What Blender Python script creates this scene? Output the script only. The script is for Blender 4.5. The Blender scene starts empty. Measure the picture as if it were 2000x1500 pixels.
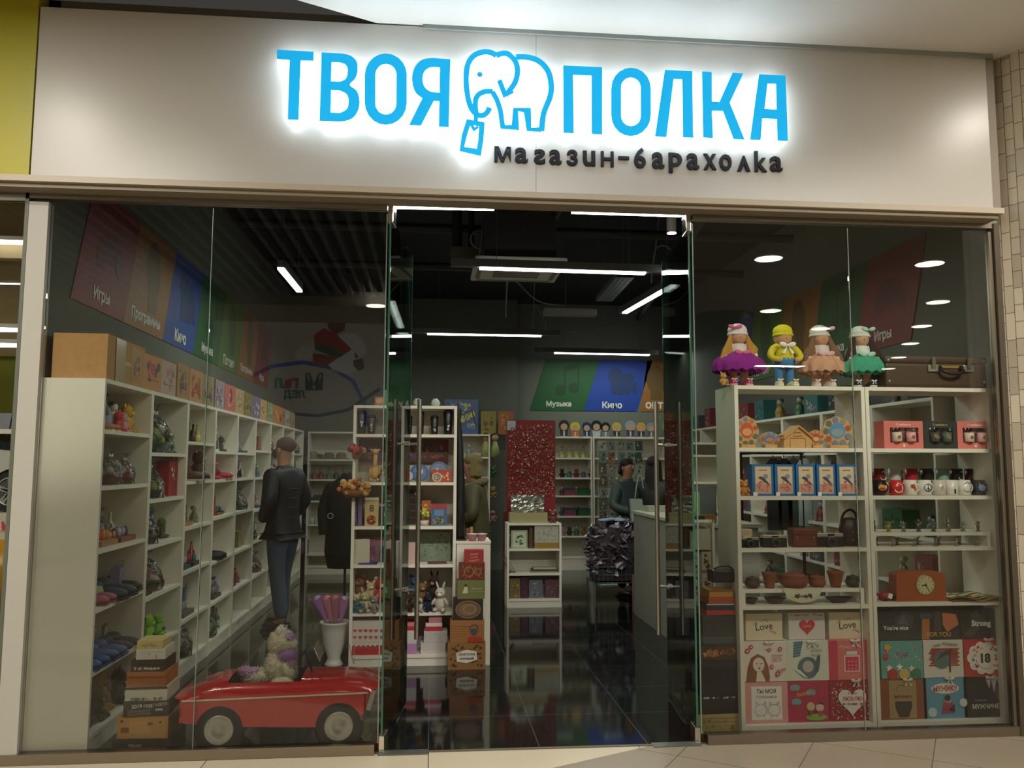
import bpy, bmesh, math, random
from mathutils import Matrix, Vector, noise
PI = math.pi
R = math.radians
SC = bpy.context.scene
COL = SC.collection
random.seed(7)

# ------------------------------------------------------------------ camera
F_PX, YAW, PITCH, ROLL, DIST, EYE = 1628.3, .095, .0969, .003, 4.874, 1.6
cy_, sy_, cp_, sp_ = math.cos(YAW), math.sin(YAW), math.cos(PITCH), math.sin(PITCH)
FW = Vector((sy_*cp_, cy_*cp_, sp_))
RT0 = Vector((cy_, -sy_, 0))
UP0 = RT0.cross(FW)
RT = RT0*math.cos(ROLL) + UP0*math.sin(ROLL)
UP = UP0*math.cos(ROLL) - RT0*math.sin(ROLL)
CAM = Vector((0, -DIST, EYE))
cam_d = bpy.data.cameras.new('camera')
cam = bpy.data.objects.new('camera', cam_d)
COL.objects.link(cam)
cam_d.sensor_width = 36
cam_d.lens = F_PX/2000*36
cam_d.clip_start, cam_d.clip_end = .05, 200
cam.matrix_world = Matrix((( RT.x, UP.x, -FW.x, CAM.x), (RT.y, UP.y, -FW.y, CAM.y), (RT.z, UP.z, -FW.z, CAM.z), (0, 0, 0, 1)))
SC.camera = cam

# where a point seen in the photograph lies on a real surface of the place
def ray(px, py): return FW*F_PX + RT*(px-1000) - UP*(py-750)
def onY(px, py, y=0.0):
    D = ray(px, py); return CAM + D*((y-CAM.y)/D.y)
def onZ(px, py, z=0.0):
    D = ray(px, py); return CAM + D*((z-CAM.z)/D.z)
def onX(px, py, x=0.0):
    D = ray(px, py); return CAM + D*((x-CAM.x)/D.x)

# ------------------------------------------------------------------ world, exposure
SC.view_settings.view_transform = 'Standard'
SC.view_settings.look = 'None'
SC.view_settings.gamma = 1
SC.view_settings.use_curve_mapping = False
SC.view_settings.exposure = 0.0
W = bpy.data.worlds.new('world'); SC.world = W; W.use_nodes = True
W.node_tree.nodes['Background'].inputs[0].default_value = (.9, .85, .75, 1)
W.node_tree.nodes['Background'].inputs[1].default_value = .05
SC.cycles.max_bounces = 8
SC.cycles.transparent_max_bounces = 16
SC.cycles.caustics_reflective = False
SC.cycles.caustics_refractive = False
SC.cycles.sample_clamp_indirect = 3

def area(name, loc, size, power, col=(1, 1, 1), rot=(0, 0, 0), size_y=None, shape=None, spread=PI, parent=None):
    d = bpy.data.lights.new(name, 'AREA'); d.energy = power; d.color = col; d.size = size; d.spread = spread
    if size_y: d.shape = 'RECTANGLE'; d.size_y = size_y
    if shape: d.shape = shape
    o = bpy.data.objects.new(name, d); COL.objects.link(o); o.location = loc; o.rotation_euler = rot
    if parent: o.parent = parent
    return o

MALL_COL = (1.0, .95, .86)
SHOP_COL = (.92, 1.0, .86)
# mall: added fill lights above the corridor to brighten fascia and window goods
MALL = [(-2.8, -3.1, 58, PI), (.8, -3.2, 56, PI), (4.0, -3.1, 52, PI), (-2.6, -3.0, 62, 1.7), (.8, -3.2, 34, 1.7), (3.2, -3.0, 85, 1.7), (-8, -7, 260, PI), (11.5, -7.5, 260, PI), (9, -16, 90, PI)]
for x_, y_, p_, sp_r in MALL:
    area('added_mall_fill', (x_, y_, 4.19), 1.3, p_, MALL_COL, rot=(.55 if sp_r < 2 else 0, 0, 0), size_y=.3, spread=sp_r)

# ------------------------------------------------------------------ materials
def lin(c):
    c /= 255.0
    return c/12.92 if c <= .04045 else ((c+.055)/1.055)**2.4
def rgb(h):
    if isinstance(h, tuple): return h
    h = h.lstrip('#'); return tuple(lin(int(h[i:i+2], 16)) for i in (0, 2, 4))
MC = {}
def mat(h, rough=.5, metal=0.0, emit=0.0, grain=0.0, scale=40, coat=0.0, alpha=None, bump=0.0):
    key = (h, rough, metal, emit, grain, scale, coat, bump)
    if key in MC: return MC[key]
    m = bpy.data.materials.new('surface_%d' % len(MC)); m.use_nodes = True
    nt = m.node_tree; b = nt.nodes['Principled BSDF']; c = rgb(h)
    b.inputs['Base Color'].default_value = (*c, 1); b.inputs['Roughness'].default_value = rough
    b.inputs['Metallic'].default_value = metal
    if coat: b.inputs['Coat Weight'].default_value = coat
    if emit:
        b.inputs['Emission Color'].default_value = (*c, 1); b.inputs['Emission Strength'].default_value = emit
    if grain or bump:
        tc = nt.nodes.new('ShaderNodeTexCoord'); n = nt.nodes.new('ShaderNodeTexNoise')
        n.inputs['Scale'].default_value = scale; n.inputs['Detail'].default_value = 3
        nt.links.new(tc.outputs['Object'], n.inputs['Vector'])
        if grain:
            mx = nt.nodes.new('ShaderNodeMix'); mx.data_type = 'RGBA'
            mx.inputs[6].default_value = (*[v*(1-grain) for v in c], 1)
            mx.inputs[7].default_value = (*[min(1, v*(1+grain)) for v in c], 1)
            nt.links.new(n.outputs['Fac'], mx.inputs[0]); nt.links.new(mx.outputs[2], b.inputs['Base Color'])
        if bump:
            bp = nt.nodes.new('ShaderNodeBump'); bp.inputs['Strength'].default_value = bump; bp.inputs['Distance'].default_value = .01
            nt.links.new(n.outputs['Fac'], bp.inputs['Height']); nt.links.new(bp.outputs['Normal'], b.inputs['Normal'])
    MC[key] = m; return m
def nodemat(name):
    m = bpy.data.materials.new(name); m.use_nodes = True; nt = m.node_tree
    return m, nt, nt.nodes['Principled BSDF']
def film(name, tint, refl=1.0, rough=0.0, bumpy=0.0, mixin=None):
    m = bpy.data.materials.new(name); m.use_nodes = True; nt = m.node_tree; nt.nodes.clear()
    out = nt.nodes.new('ShaderNodeOutputMaterial'); mx = nt.nodes.new('ShaderNodeMixShader')
    tr = nt.nodes.new('ShaderNodeBsdfTransparent'); gl = nt.nodes.new('ShaderNodeBsdfGlossy'); fr = nt.nodes.new('ShaderNodeFresnel')
    ml = nt.nodes.new('ShaderNodeMath'); ml.operation = 'MULTIPLY'; ml.use_clamp = True; ml.inputs[1].default_value = refl
    fr.inputs[0].default_value = 1.5; tr.inputs[0].default_value = (*tint, 1); gl.inputs['Roughness'].default_value = rough
    nt.links.new(fr.outputs[0], ml.inputs[0]); nt.links.new(ml.outputs[0], mx.inputs[0])
    nt.links.new(tr.outputs[0], mx.inputs[1]); nt.links.new(gl.outputs[0], mx.inputs[2]); nt.links.new(mx.outputs[0], out.inputs[0])
    if bumpy:
        n = nt.nodes.new('ShaderNodeTexNoise'); n.inputs['Scale'].default_value = 30
        bp = nt.nodes.new('ShaderNodeBump'); bp.inputs['Strength'].default_value = bumpy; bp.inputs['Distance'].default_value = .02
        tc = nt.nodes.new('ShaderNodeTexCoord'); nt.links.new(tc.outputs['Object'], n.inputs['Vector'])
        nt.links.new(n.outputs[0], bp.inputs['Height']); nt.links.new(bp.outputs[0], gl.inputs['Normal']); nt.links.new(bp.outputs[0], fr.inputs['Normal'])
    return m
GLASS = film('window_glass', (.945, .958, .935), .75)
DOORGLASS = film('door_glass', (.82, .905, .85), .95)
CELLO = film('cellophane', (.95, .96, .96), 1.6, .12, .9)
SHELF = mat('#e8e2d2', .45)
STEEL = mat('#9c9282', .32, 1.0)
CHROME = mat('#e8e4da', .12, 1.0)
BLACK = mat('#0d0d0e', .5)
WHITE = mat('#f2efe6', .5)
KRAFT = mat('#b78a55', .8, grain=.15, scale=30)
LEGS = mat('#9a9a98', .4, .8)

# ------------------------------------------------------------------ tagging
def tag(o, label=None, cat=None, group=None, kind=None):
    if label: o['label'] = label
    if cat: o['category'] = cat
    if group: o['group'] = group
    if kind: o['kind'] = kind
    return o
def thing(name, label, cat, loc=(0, 0, 0), rz=0.0, group=None):
    o = bpy.data.objects.new(name, None); COL.objects.link(o); o.location = loc; o.rotation_euler = (0, 0, rz)
    o.empty_display_size = .05
    return tag(o, label, cat, group)
def dup(root, loc, rz=None, label=None, group=None, scale=None):
    r = root.copy(); COL.objects.link(r); r.location = loc
    if rz is not None: r.rotation_euler = (0, 0, rz)
    if scale: r.scale = (scale,)*3
    if label: r['label'] = label
    if group: r['group'] = group
    for ch in list(root.children):
        c = ch.copy(); COL.objects.link(c); c.parent = r
        for g in list(ch.children):
            d = g.copy(); COL.objects.link(d); d.parent = c
    return r

# ------------------------------------------------------------------ mesh builder
_TXT = {}
def text_mesh(s, bold=.02):
    k = (s, bold)
    if k in _TXT: return _TXT[k]
    c = bpy.data.curves.new('txt', 'FONT'); c.body = s; c.size = 1; c.offset = bold; c.resolution_u = 3
    o = bpy.data.objects.new('txt', c); COL.objects.link(o)
    dg = bpy.context.evaluated_depsgraph_get(); me = bpy.data.meshes.new_from_object(o.evaluated_get(dg))
    vs = [v.co.copy() for v in me.vertices]; fs = [tuple(p.vertices) for p in me.polygons]
    bpy.data.objects.remove(o); bpy.data.curves.remove(c); bpy.data.meshes.remove(me)
    if vs:
        x0 = min(v.x for v in vs); x1 = max(v.x for v in vs); y0 = min(v.y for v in vs); y1 = max(v.y for v in vs)
    else: x0 = x1 = y0 = y1 = 0
    _TXT[k] = (vs, fs, x0, x1, y0, y1); return _TXT[k]
def holes_mesh(loops, depth=0.0):
    """filled 2D outline (first loop) with holes, optionally extruded; returns verts (x,y,z) and faces"""
    c = bpy.data.curves.new('ol', 'CURVE'); c.dimensions = '2D'; c.fill_mode = 'BOTH' if depth else 'FRONT'; c.extrude = depth/2
    for lp in loops:
        sp = c.splines.new('POLY'); sp.points.add(len(lp)-1); sp.use_cyclic_u = True
        for i, p in enumerate(lp): sp.points[i].co = (p[0], p[1], 0, 1)
    o = bpy.data.objects.new('ol', c); COL.objects.link(o)
    dg = bpy.context.evaluated_depsgraph_get(); me = bpy.data.meshes.new_from_object(o.evaluated_get(dg))
    vs = [v.co.copy() for v in me.vertices]; fs = [tuple(p.vertices) for p in me.polygons]
    bpy.data.objects.remove(o); bpy.data.curves.remove(c); bpy.data.meshes.remove(me)
    return vs, fs
def XZ(y=0.0): return Matrix(((1, 0, 0, 0), (0, 0, -1, y), (0, 1, 0, 0), (0, 0, 0, 1)))   # (u,v,w) -> (u, y-w, v)
def T(x=0, y=0, z=0): return Matrix.Translation((x, y, z))
def RX(a): return Matrix.Rotation(a, 4, 'X')
def RY(a): return Matrix.Rotation(a, 4, 'Y')
def RZ(a): return Matrix.Rotation(a, 4, 'Z')

class MB:
    def __init__(s): s.v = []; s.f = []; s.mi = []; s.sm = []; s.mats = []; s.M = Matrix.Identity(4); s.lay = 0
    def add(s, vs, fs, m, smooth=False, M=None):
        if m not in s.mats: s.mats.append(m)
        k = s.mats.index(m); n = len(s.v); X = s.M @ M if M else s.M
        s.v += [X @ Vector(p) for p in vs]
        for f in fs: s.f.append(tuple(i+n for i in f)); s.mi.append(k); s.sm.append(smooth)
        return s
    def box(s, x0, x1, y0, y1, z0, z1, m, M=None, b=0.0):
        if b:
            bm = bmesh.new(); bmesh.ops.create_cube(bm, size=1)
            for v in bm.verts: v.co = Vector(((x0+x1)/2+v.co.x*(x1-x0), (y0+y1)/2+v.co.y*(y1-y0), (z0+z1)/2+v.co.z*(z1-z0)))
            bmesh.ops.bevel(bm, geom=bm.edges[:], offset=b, segments=2, affect='EDGES', profile=.6)
            bm.verts.index_update(); vs = [v.co.copy() for v in bm.verts]; fs = [tuple(v.index for v in f.verts) for f in bm.faces]; bm.free()
            return s.add(vs, fs, m, False, M)
        vs = [(x, y, z) for z in (z0, z1) for y in (y0, y1) for x in (x0, x1)]
        return s.add(vs, [(0, 2, 3, 1), (4, 5, 7, 6), (0, 1, 5, 4), (2, 6, 7, 3), (0, 4, 6, 2), (1, 3, 7, 5)], m, False, M)
    def cyl(s, p0, p1, r0, m, r1=None, n=14, cap=True, smooth=True):
        p0, p1 = Vector(p0), Vector(p1); r1 = r0 if r1 is None else r1; d = (p1-p0).normalized()
        a = d.orthogonal().normalized(); b = d.cross(a); vs = []; fs = []
        for p, r in ((p0, r0), (p1, r1)):
            for i in range(n):
                t = 2*PI*i/n; vs.append(p+a*(r*math.cos(t))+b*(r*math.sin(t)))
        for i in range(n): fs.append((i, (i+1) % n, n+(i+1) % n, n+i))
        s.add(vs, fs, m, smooth)
        if cap: s.add(vs, [tuple(reversed(range(n))), tuple(range(n, 2*n))], m)
        return s
    def tube(s, pts, r, m, n=8, closed=False):
        pts = [Vector(p) for p in pts]; N = len(pts); vs = []; fs = []; up = None
        for i, p in enumerate(pts):
            t = (pts[(i+1) % N if closed else min(i+1, N-1)] - pts[(i-1) % N if closed else max(i-1, 0)]).normalized()
            if up is None: a = t.orthogonal().normalized()
            else:
                a = (up - t*up.dot(t)); a = a.normalized() if a.length > 1e-6 else t.orthogonal().normalized()
            up = a; b = t.cross(a); rr = r[i] if isinstance(r, (list, tuple)) else r
            for k in range(n): vs.append(p+a*(rr*math.cos(2*PI*k/n))+b*(rr*math.sin(2*PI*k/n)))
        for i in range(N if closed else N-1):
            j = (i+1) % N
            for k in range(n): fs.append((i*n+k, i*n+(k+1) % n, j*n+(k+1) % n, j*n+k))
        if not closed: fs += [tuple(reversed(range(n))), tuple(range((N-1)*n, N*n))]
        return s.add(vs, fs, m, True)
    def lathe(s, prof, m, c=(0, 0, 0), n=20, M=None, sx=1, sy=1):
        vs = []; fs = []; k = len(prof)
        for r, z in prof:
            for i in range(n): vs.append((c[0]+sx*r*math.cos(2*PI*i/n), c[1]+sy*r*math.sin(2*PI*i/n), c[2]+z))
        for j in range(k-1):
            for i in range(n): fs.append((j*n+i, j*n+(i+1) % n, (j+1)*n+(i+1) % n, (j+1)*n+i))
        fs += [tuple(reversed(range(n))), tuple(range((k-1)*n, k*n))]
        return s.add(vs, fs, m, True, M)
    def ell(s, c, r, m, M=None, nz=0.0, fr=8, n=14, seed=0):
        if not isinstance(r, (list, tuple)): r = (r, r, r)
        vs = []; fs = []; h = max(6, n*2//3)
        for j in range(1, h):
            for i in range(n):
                a, b = 2*PI*i/n, PI*j/h; d = Vector((math.sin(b)*math.cos(a), math.sin(b)*math.sin(a), math.cos(b)))
                q = 1 + (nz*noise.noise(d*fr+Vector((seed, 0, 0))) if nz else 0)
                vs.append((d.x*r[0]*q, d.y*r[1]*q, d.z*r[2]*q))
        vs += [(0, 0, r[2]), (0, 0, -r[2])]; t, bt = len(vs)-2, len(vs)-1
        for i in range(n):
            fs.append((t, i, (i+1) % n)); fs.append((bt, (h-2)*n+(i+1) % n, (h-2)*n+i))
            for j in range(h-2): fs.append((j*n+i, (j+1)*n+i, (j+1)*n+(i+1) % n, j*n+(i+1) % n))
        return s.add(vs, fs, m, True, T(*c) @ M if M else T(*c))
    def fur(s, c, r, m, n=400, L=.02, seed=1, M=None, w=.004, droop=.3):
        rd = random.Random(seed)
        if not isinstance(r, (list, tuple)): r = (r, r, r)
        vs = []; fs = []
        for i in range(n):
            z = 1-2*(i+.5)/n; a = i*2.39996; q = math.sqrt(1-z*z); d = Vector((q*math.cos(a), q*math.sin(a), z))
            p = Vector((d.x*r[0], d.y*r[1], d.z*r[2])); t = d.orthogonal().normalized()
            t.rotate(Matrix.Rotation(rd.uniform(0, 6.28), 3, d)); b = d.cross(t)
            tip = p + d*L*rd.uniform(.6, 1.2) + t*L*rd.uniform(-.6, .6) + b*L*rd.uniform(-.6, .6) - Vector((0, 0, L*droop))
            k = len(vs); vs += [p-t*w-d*w, p+t*w-d*w, p+b*w-d*w, tip]; fs += [(k, k+1, k+3), (k+1, k+2, k+3), (k+2, k, k+3)]
        return s.add(vs, fs, m, True, T(*c) @ M if M else T(*c))
    def prism(s, pts, y0, y1, m, M=None, smooth=False):      # outline in x,z extruded along y
        n = len(pts); vs = [(p[0], y0, p[1]) for p in pts]+[(p[0], y1, p[1]) for p in pts]
        fs = [tuple(range(n)), tuple(reversed(range(n, 2*n)))]
        s.add(vs, fs, m, False, M)
        return s.add(vs, [(i, n+i, n+(i+1) % n, (i+1) % n) for i in range(n)], m, smooth, M)
    def grid(s, fn, nu, nv, m, smooth=True, M=None, close_u=False):
        vs = [fn(i/(nu if close_u else nu-1), j/(nv-1)) for j in range(nv) for i in range(nu)]; fs = []
        for j in range(nv-1):
            for i in range(nu if close_u else nu-1): fs.append((j*nu+i, j*nu+(i+1) % nu, (j+1)*nu+(i+1) % nu, (j+1)*nu+i))
        return s.add(vs, fs, m, smooth, M)
    # ---- flat art on a face: frame set by face(); u to the right, v up
    def face(s, M, lay=0): s.FM = M; s.lay = lay; return s
    def art(s, pts, m):
        s.lay += 1; w = s.lay*.0006
        return s.add([(p[0], p[1], w) for p in pts], [tuple(range(len(pts)))], m, False, s.FM)
    def a_rect(s, u0, u1, v0, v1, m): return s.art([(u0, v0), (u1, v0), (u1, v1), (u0, v1)], m)
    def a_disc(s, u, v, r, m, n=20, ry=None, a0=0):
        ry = ry or r; return s.art([(u+r*math.cos(2*PI*i/n+a0), v+ry*math.sin(2*PI*i/n+a0)) for i in range(n)], m)
    def a_ring(s, u, v, r, w, m, n=24, ry=None):
        s.lay += 1; z = s.lay*.0006; ry = ry or r; vs = []
        for q in (1, 0):
            for i in range(n): vs.append((u+(r-w*q)*math.cos(2*PI*i/n), v+(ry-w*q)*math.sin(2*PI*i/n), z))
        return s.add(vs, [(i, n+i, n+(i+1) % n, (i+1) % n) for i in range(n)], m, False, s.FM)
    def a_heart(s, u, v, r, m):
        return s.art([(u+r*math.sin(t)**3, v+r*(13*math.cos(t)-5*math.cos(2*t)-2*math.cos(3*t)-math.cos(4*t))/16) for t in [2*PI*i/26 for i in range(26)]][::-1], m)
    def a_star(s, u, v, r, m, n=5, q=.45):
        return s.art([(u+(r if i % 2 == 0 else r*q)*math.sin(PI*i/n), v+(r if i % 2 == 0 else r*q)*math.cos(PI*i/n)) for i in range(2*n)][::-1], m)
    def a_line(s, pts, w, m, closed=False):
        for i in range(len(pts) if closed else len(pts)-1):
            a, b = Vector(pts[i]), Vector(pts[(i+1) % len(pts)]); d = (b-a)
            if d.length < 1e-6: continue
            n = Vector((-d.y, d.x)).normalized()*w/2; e = d.normalized()*w*.3
            s.lay += .02; z = s.lay*.0006
            s.add([(*(a+n-e), z), (*(a-n-e), z), (*(b-n+e), z), (*(b+n+e), z)], [(0, 1, 2, 3)], m, False, s.FM)
        s.lay += 1; return s
    def a_text(s, txt, u, v, h, m, wmax=None, bold=.02, rot=0, fx=1, sx=1.0):
        vs, fs, x0, x1, y0, y1 = text_mesh(txt, bold)
        if not vs: return s
        k = h/max(.3, (y1-y0)); kx = k*sx
        if wmax and (x1-x0)*kx > wmax: kx = wmax/(x1-x0)
        s.lay += 1; cr, sr = math.cos(rot), math.sin(rot); out = []
        for p in vs:
            a, b = (p.x-(x0+x1)/2)*kx*fx, (p.y-(y0+y1)/2)*k
            out.append((u+a*cr-b*sr, v+a*sr+b*cr, s.lay*.0006))
        return s.add(out, fs, m, False, s.FM)
    def speckle(s, u0, u1, v0, v1, cols, n, r, seed=0):
        rd = random.Random(seed); ms = [mat(c) for c in cols]
        for i in range(n):
            q = rd.random(); u, v = rd.uniform(u0+r, u1-r), rd.uniform(v0+r, v1-r); rr = r*rd.uniform(.4, 1)
            s.lay += .1
            z = s.lay*.0006; k = rd.choice((3, 4, 5, 6)); a = rd.random()*6
            s.add([(u+rr*math.cos(a+2*PI*i/k), v+rr*math.sin(a+2*PI*i/k), z) for i in range(k)], [tuple(range(k))], rd.choice(ms), False, s.FM)
        s.lay += 1; return s
    def build(s, name, parent=None, loc=None):
        me = bpy.data.meshes.new(name); me.from_pydata([tuple(v) for v in s.v], [], s.f)
        for m in s.mats: me.materials.append(m)
        me.polygons.foreach_set('material_index', s.mi); me.polygons.foreach_set('use_smooth', s.sm); me.update()
        o = bpy.data.objects.new(name, me); COL.objects.link(o)
        if parent: o.parent = parent
        if loc is not None: o.location = loc
        return o
def struct(name, mb, label=None): return tag(mb.build(name), label, None, None, 'structure')
def fix_normals(o):
    bm = bmesh.new(); bm.from_mesh(o.data); bmesh.ops.recalc_face_normals(bm, faces=bm.faces[:]); bm.to_mesh(o.data); bm.free(); return o
def crm(pts, k=6, closed=False):
    P = [Vector(p) for p in pts]; n = len(P); out = []
    for i in range(n if closed else n-1):
        a, b, c, d = (P[(i-1) % n] if closed or i else P[0]), P[i], P[(i+1) % n], (P[(i+2) % n] if closed or i+2 < n else P[-1])
        for j in range(k):
            t = j/k; out.append(.5*((2*b)+(c-a)*t+(2*a-5*b+4*c-d)*t*t+(3*b-a-3*c+d)*t**3))
    if not closed: out.append(P[-1])
    return out
def skin(name, verts, edges, m, parent=None, sub=2, root=0, loc=None):
    me = bpy.data.meshes.new(name); me.from_pydata([v[:3] for v in verts], edges, [])
    o = bpy.data.objects.new(name, me); COL.objects.link(o)
    if parent: o.parent = parent
    if loc is not None: o.location = loc
    sk = o.modifiers.new('Skin', 'SKIN'); sk.use_smooth_shade = True
    for i, v in enumerate(verts):
        r = v[3]; me.skin_vertices[0].data[i].radius = r if isinstance(r, tuple) else (r, r)
        me.skin_vertices[0].data[i].use_root = (i == root)
    o.modifiers.new('Subdivision', 'SUBSURF').levels = sub; o.modifiers['Subdivision'].render_levels = sub
    me.materials.append(m); return o
# ================================================================== THE SETTING
FASC = mat('#b9b4ab', .33, grain=.02, scale=3)
def brickmat(name, c1, c2, cm, w, h, ms, rough=.2, offset=0.0, rot=(0, 0, 0), sc=1, squash=1.0, sf=2, bias=0, rn=0):
    m, nt, b = nodemat(name); tc = nt.nodes.new('ShaderNodeTexCoord'); mp = nt.nodes.new('ShaderNodeMapping'); br = nt.nodes.new('ShaderNodeTexBrick')
    mp.inputs['Rotation'].default_value = rot; br.offset = offset; br.squash = squash; br.squash_frequency = sf
    for k, c in (('Color1', c1), ('Color2', c2), ('Mortar', cm)): br.inputs[k].default_value = (*rgb(c), 1)
    br.inputs['Scale'].default_value = sc; br.inputs['Brick Width'].default_value = w; br.inputs['Row Height'].default_value = h
    br.inputs['Mortar Size'].default_value = ms; br.inputs['Bias'].default_value = bias; br.inputs['Mortar Smooth'].default_value = .1
    nt.links.new(tc.outputs['Object'], mp.inputs[0]); nt.links.new(mp.outputs[0], br.inputs[0]); nt.links.new(br.outputs['Color'], b.inputs['Base Color'])
    b.inputs['Roughness'].default_value = rough
    bp = nt.nodes.new('ShaderNodeBump'); bp.inputs['Strength'].default_value = .3; bp.inputs['Distance'].default_value = .002; bp.invert = True
    nt.links.new(br.outputs['Fac'], bp.inputs['Height']); nt.links.new(bp.outputs[0], b.inputs['Normal'])
    return m
SHOPFLOOR = brickmat('black_tiles', '#111212', '#161716', '#4a4a45', .63, .63, .0025, .07)
MALLFLOOR = brickmat('beige_tiles', '#b5aa93', '#b0a48d', '#5a5246', 1.2, .6, .003, .22)
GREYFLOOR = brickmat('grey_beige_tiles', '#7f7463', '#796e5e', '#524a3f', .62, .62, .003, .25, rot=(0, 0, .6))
q = MB(); q.box(-2.2, 3.9, 0.0, 8.4, -.05, 0, SHOPFLOOR); struct('floor', q, 'black polished tile floor of the shop')
q = MB(); q.box(-6, 16, -26, -.001, -.06, -.002, MALLFLOOR); q.box(-6, -2.2, -.001, 5, -.06, -.002, MALLFLOOR); struct('floor_mall', q, 'beige polished stone floor of the corridor outside')
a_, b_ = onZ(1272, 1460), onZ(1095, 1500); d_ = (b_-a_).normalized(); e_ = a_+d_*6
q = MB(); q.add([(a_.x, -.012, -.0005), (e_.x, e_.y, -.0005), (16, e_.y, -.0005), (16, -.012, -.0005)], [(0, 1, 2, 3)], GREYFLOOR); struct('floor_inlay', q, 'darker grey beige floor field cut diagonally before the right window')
# shop shell
WALLG = mat('#62655c', .8, grain=.03, scale=8); DARKC = mat('#151715', .9)
q = MB(); q.box(-2.3, -2.195, .0, 8.4, 0, 4.3, WALLG); struct('wall_left', q)
q = MB(); q.box(3.8, 3.9, 0.02, 8.4, 0, 4.3, WALLG); struct('wall_right', q)
q = MB(); q.box(-2.2, 1.32, 8.1, 8.4, 0, 4.3, WALLG); q.box(1.32, 3.8, 8.35, 8.4, 0, 4.3, mat('#666a60', .8)); struct('wall_back', q)
q = MB(); q.box(-2.3, 3.9, 0.02, 8.4, 4.2, 4.3, DARKC); struct('ceiling', q, 'dark open ceiling of the shop')
# front: fascia panel over the shopfront
xs_ = onY(1047, 300, -.12).x
q = MB(); q.box(-2.25, xs_-.001, -.12, .0, 3.19, 4.19, FASC); q.box(xs_+.001, 3.46, -.12, .0, 3.19, 4.19, FASC)
q.box(-2.24, 3.45, -.112, -.01, 3.2, 4.18, mat('#4a463f', .8)); struct('wall_front', q, 'warm white fascia panel above the shop windows')
q = MB(); q.box(-2.9, 3.9, -.0, .02, 3.15, 4.3, mat('#5a564e')); struct('wall_lintel', q)
LEDGE = mat('#b3a692', .45)
q = MB(); q.box(-3.4, 3.5, -.165, .0, 3.155, 3.19, LEDGE); q.box(-3.4, 3.48, -.135, .0, 3.13, 3.155, mat('#8d806c', .5)); struct('trim_1', q, 'beige ledge along the bottom of the fascia')
q = MB(); q.box(-2.6, -.28, -.03, .03, 3.1, 3.15, STEEL); q.box(1.57, 3.55, -.03, .03, 3.1, 3.15, STEEL); q.box(-.28, 1.57, -.03, .0, 3.145, 3.155, STEEL); struct('trim_2', q, 'brushed steel head channel above the window glass')
q = MB(); q.box(-3.4, -.30, -.035, .035, 0, .055, STEEL); struct('trim_3', q, 'brushed steel base channel under the left windows')
q = MB(); q.box(1.60, 3.56, -.035, .035, 0, .055, STEEL); struct('trim_4', q, 'brushed steel base channel under the right windows')
q = MB(); q.box(-.30, 1.60, -.012, .012, -.001, .003, mat('#6f685a', .4, .6)); struct('trim_5', q, 'thin threshold strip across the entrance')
# frames at both ends
q = MB(); q.box(-2.29, -2.185, -.03, .04, 0.055, 3.08, mat('#a5a196', .5)); struct('trim_6', q, 'white post between the neighbouring shop and the left window')
q = MB(); q.box(3.515, 3.56, -.04, .03, .0, 3.13, mat('#5d5446', .4, .6)); q.box(3.49, 3.51, -.02, .02, .055, 3.08, mat('#8f8471', .35, .9)); struct('trim_7', q, 'brown metal jamb at the right end of the glass')
q = MB(); q.box(3.46, 3.52, -.11, .0, 3.19, 4.2, mat('#8a7f72', .6)); struct('trim_8', q)
# tiled splay wall at the right
TILES = brickmat('stone_mosaic', '#c2b59c', '#8c7f6c', '#5a5247', .17, .055, .0022, .35, .37, squash=.62, sf=2, bias=-.25)
q = MB(); q.box(0, 4.4, 0, 1.5, -.1, 0, TILES)
o = struct('wall_right_tiled', q, 'wall clad in narrow upright beige and brown stone tiles'); 
o.matrix_world = Matrix(((0, .47, -.88, 3.53), (0, -.88, -.47, 0), (1, 0, 0, 0), (0, 0, 0, 1)))
# mall ceiling: white board on the right with a slanting edge, darker and higher on the left
c1, c2 = onZ(735, 45, 4.2), onZ(580, 0, 4.2); dd = (c2-c1).normalized(); c3 = c1+dd*3.2; c0 = c1-dd*.25
CEILW = mat('#dcd6cb', .7)
q = MB(); poly = [(c0.x, -.05), (c1.x, c1.y), (c3.x, c3.y), (c3.x, -3.4), (1.2, -3.4), (1.2, -8.9), (-9, -8.9), (-9, -26), (16, -26), (16, -.05)]; N_ = len(poly)
q.add([(x, y, 4.2) for x, y in poly]+[(x, y, 4.45) for x, y in poly], [tuple(range(N_)), tuple(reversed(range(N_, 2*N_)))]+[(i, N_+i, N_+(i+1) % N_, (i+1) % N_) for i in range(N_)], CEILW)
fix_normals(struct('ceiling_mall', q, 'white plasterboard ceiling outside with a slanting edge'))
q = MB(); q.box(c0.x+.05, 3.5, -.135, -.121, 4.175, 4.2, mat('#8e918c', .6)); struct('trim_9', q)
q = MB(); q.box(-9, 1, -3.4, .0, 4.42, 4.5, mat('#b0a08a', .8)); struct('ceiling_left', q, 'brown grey higher ceiling over the left of the shopfront')
# slatted ceiling further out in the mall
q = MB(); q.box(-9, 1.2, -8.9, -3.4, 4.75, 4.8, mat('#16171a', .9))
sl = mat('#9a9aa0', .5)
for i in range(51): q.box(-8.6+i*.19, -8.54+i*.19, -8.85, -3.45, 4.35, 4.47, sl)
struct('ceiling_slats', q, 'dark ceiling with long parallel grey slats over the corridor')
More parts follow.
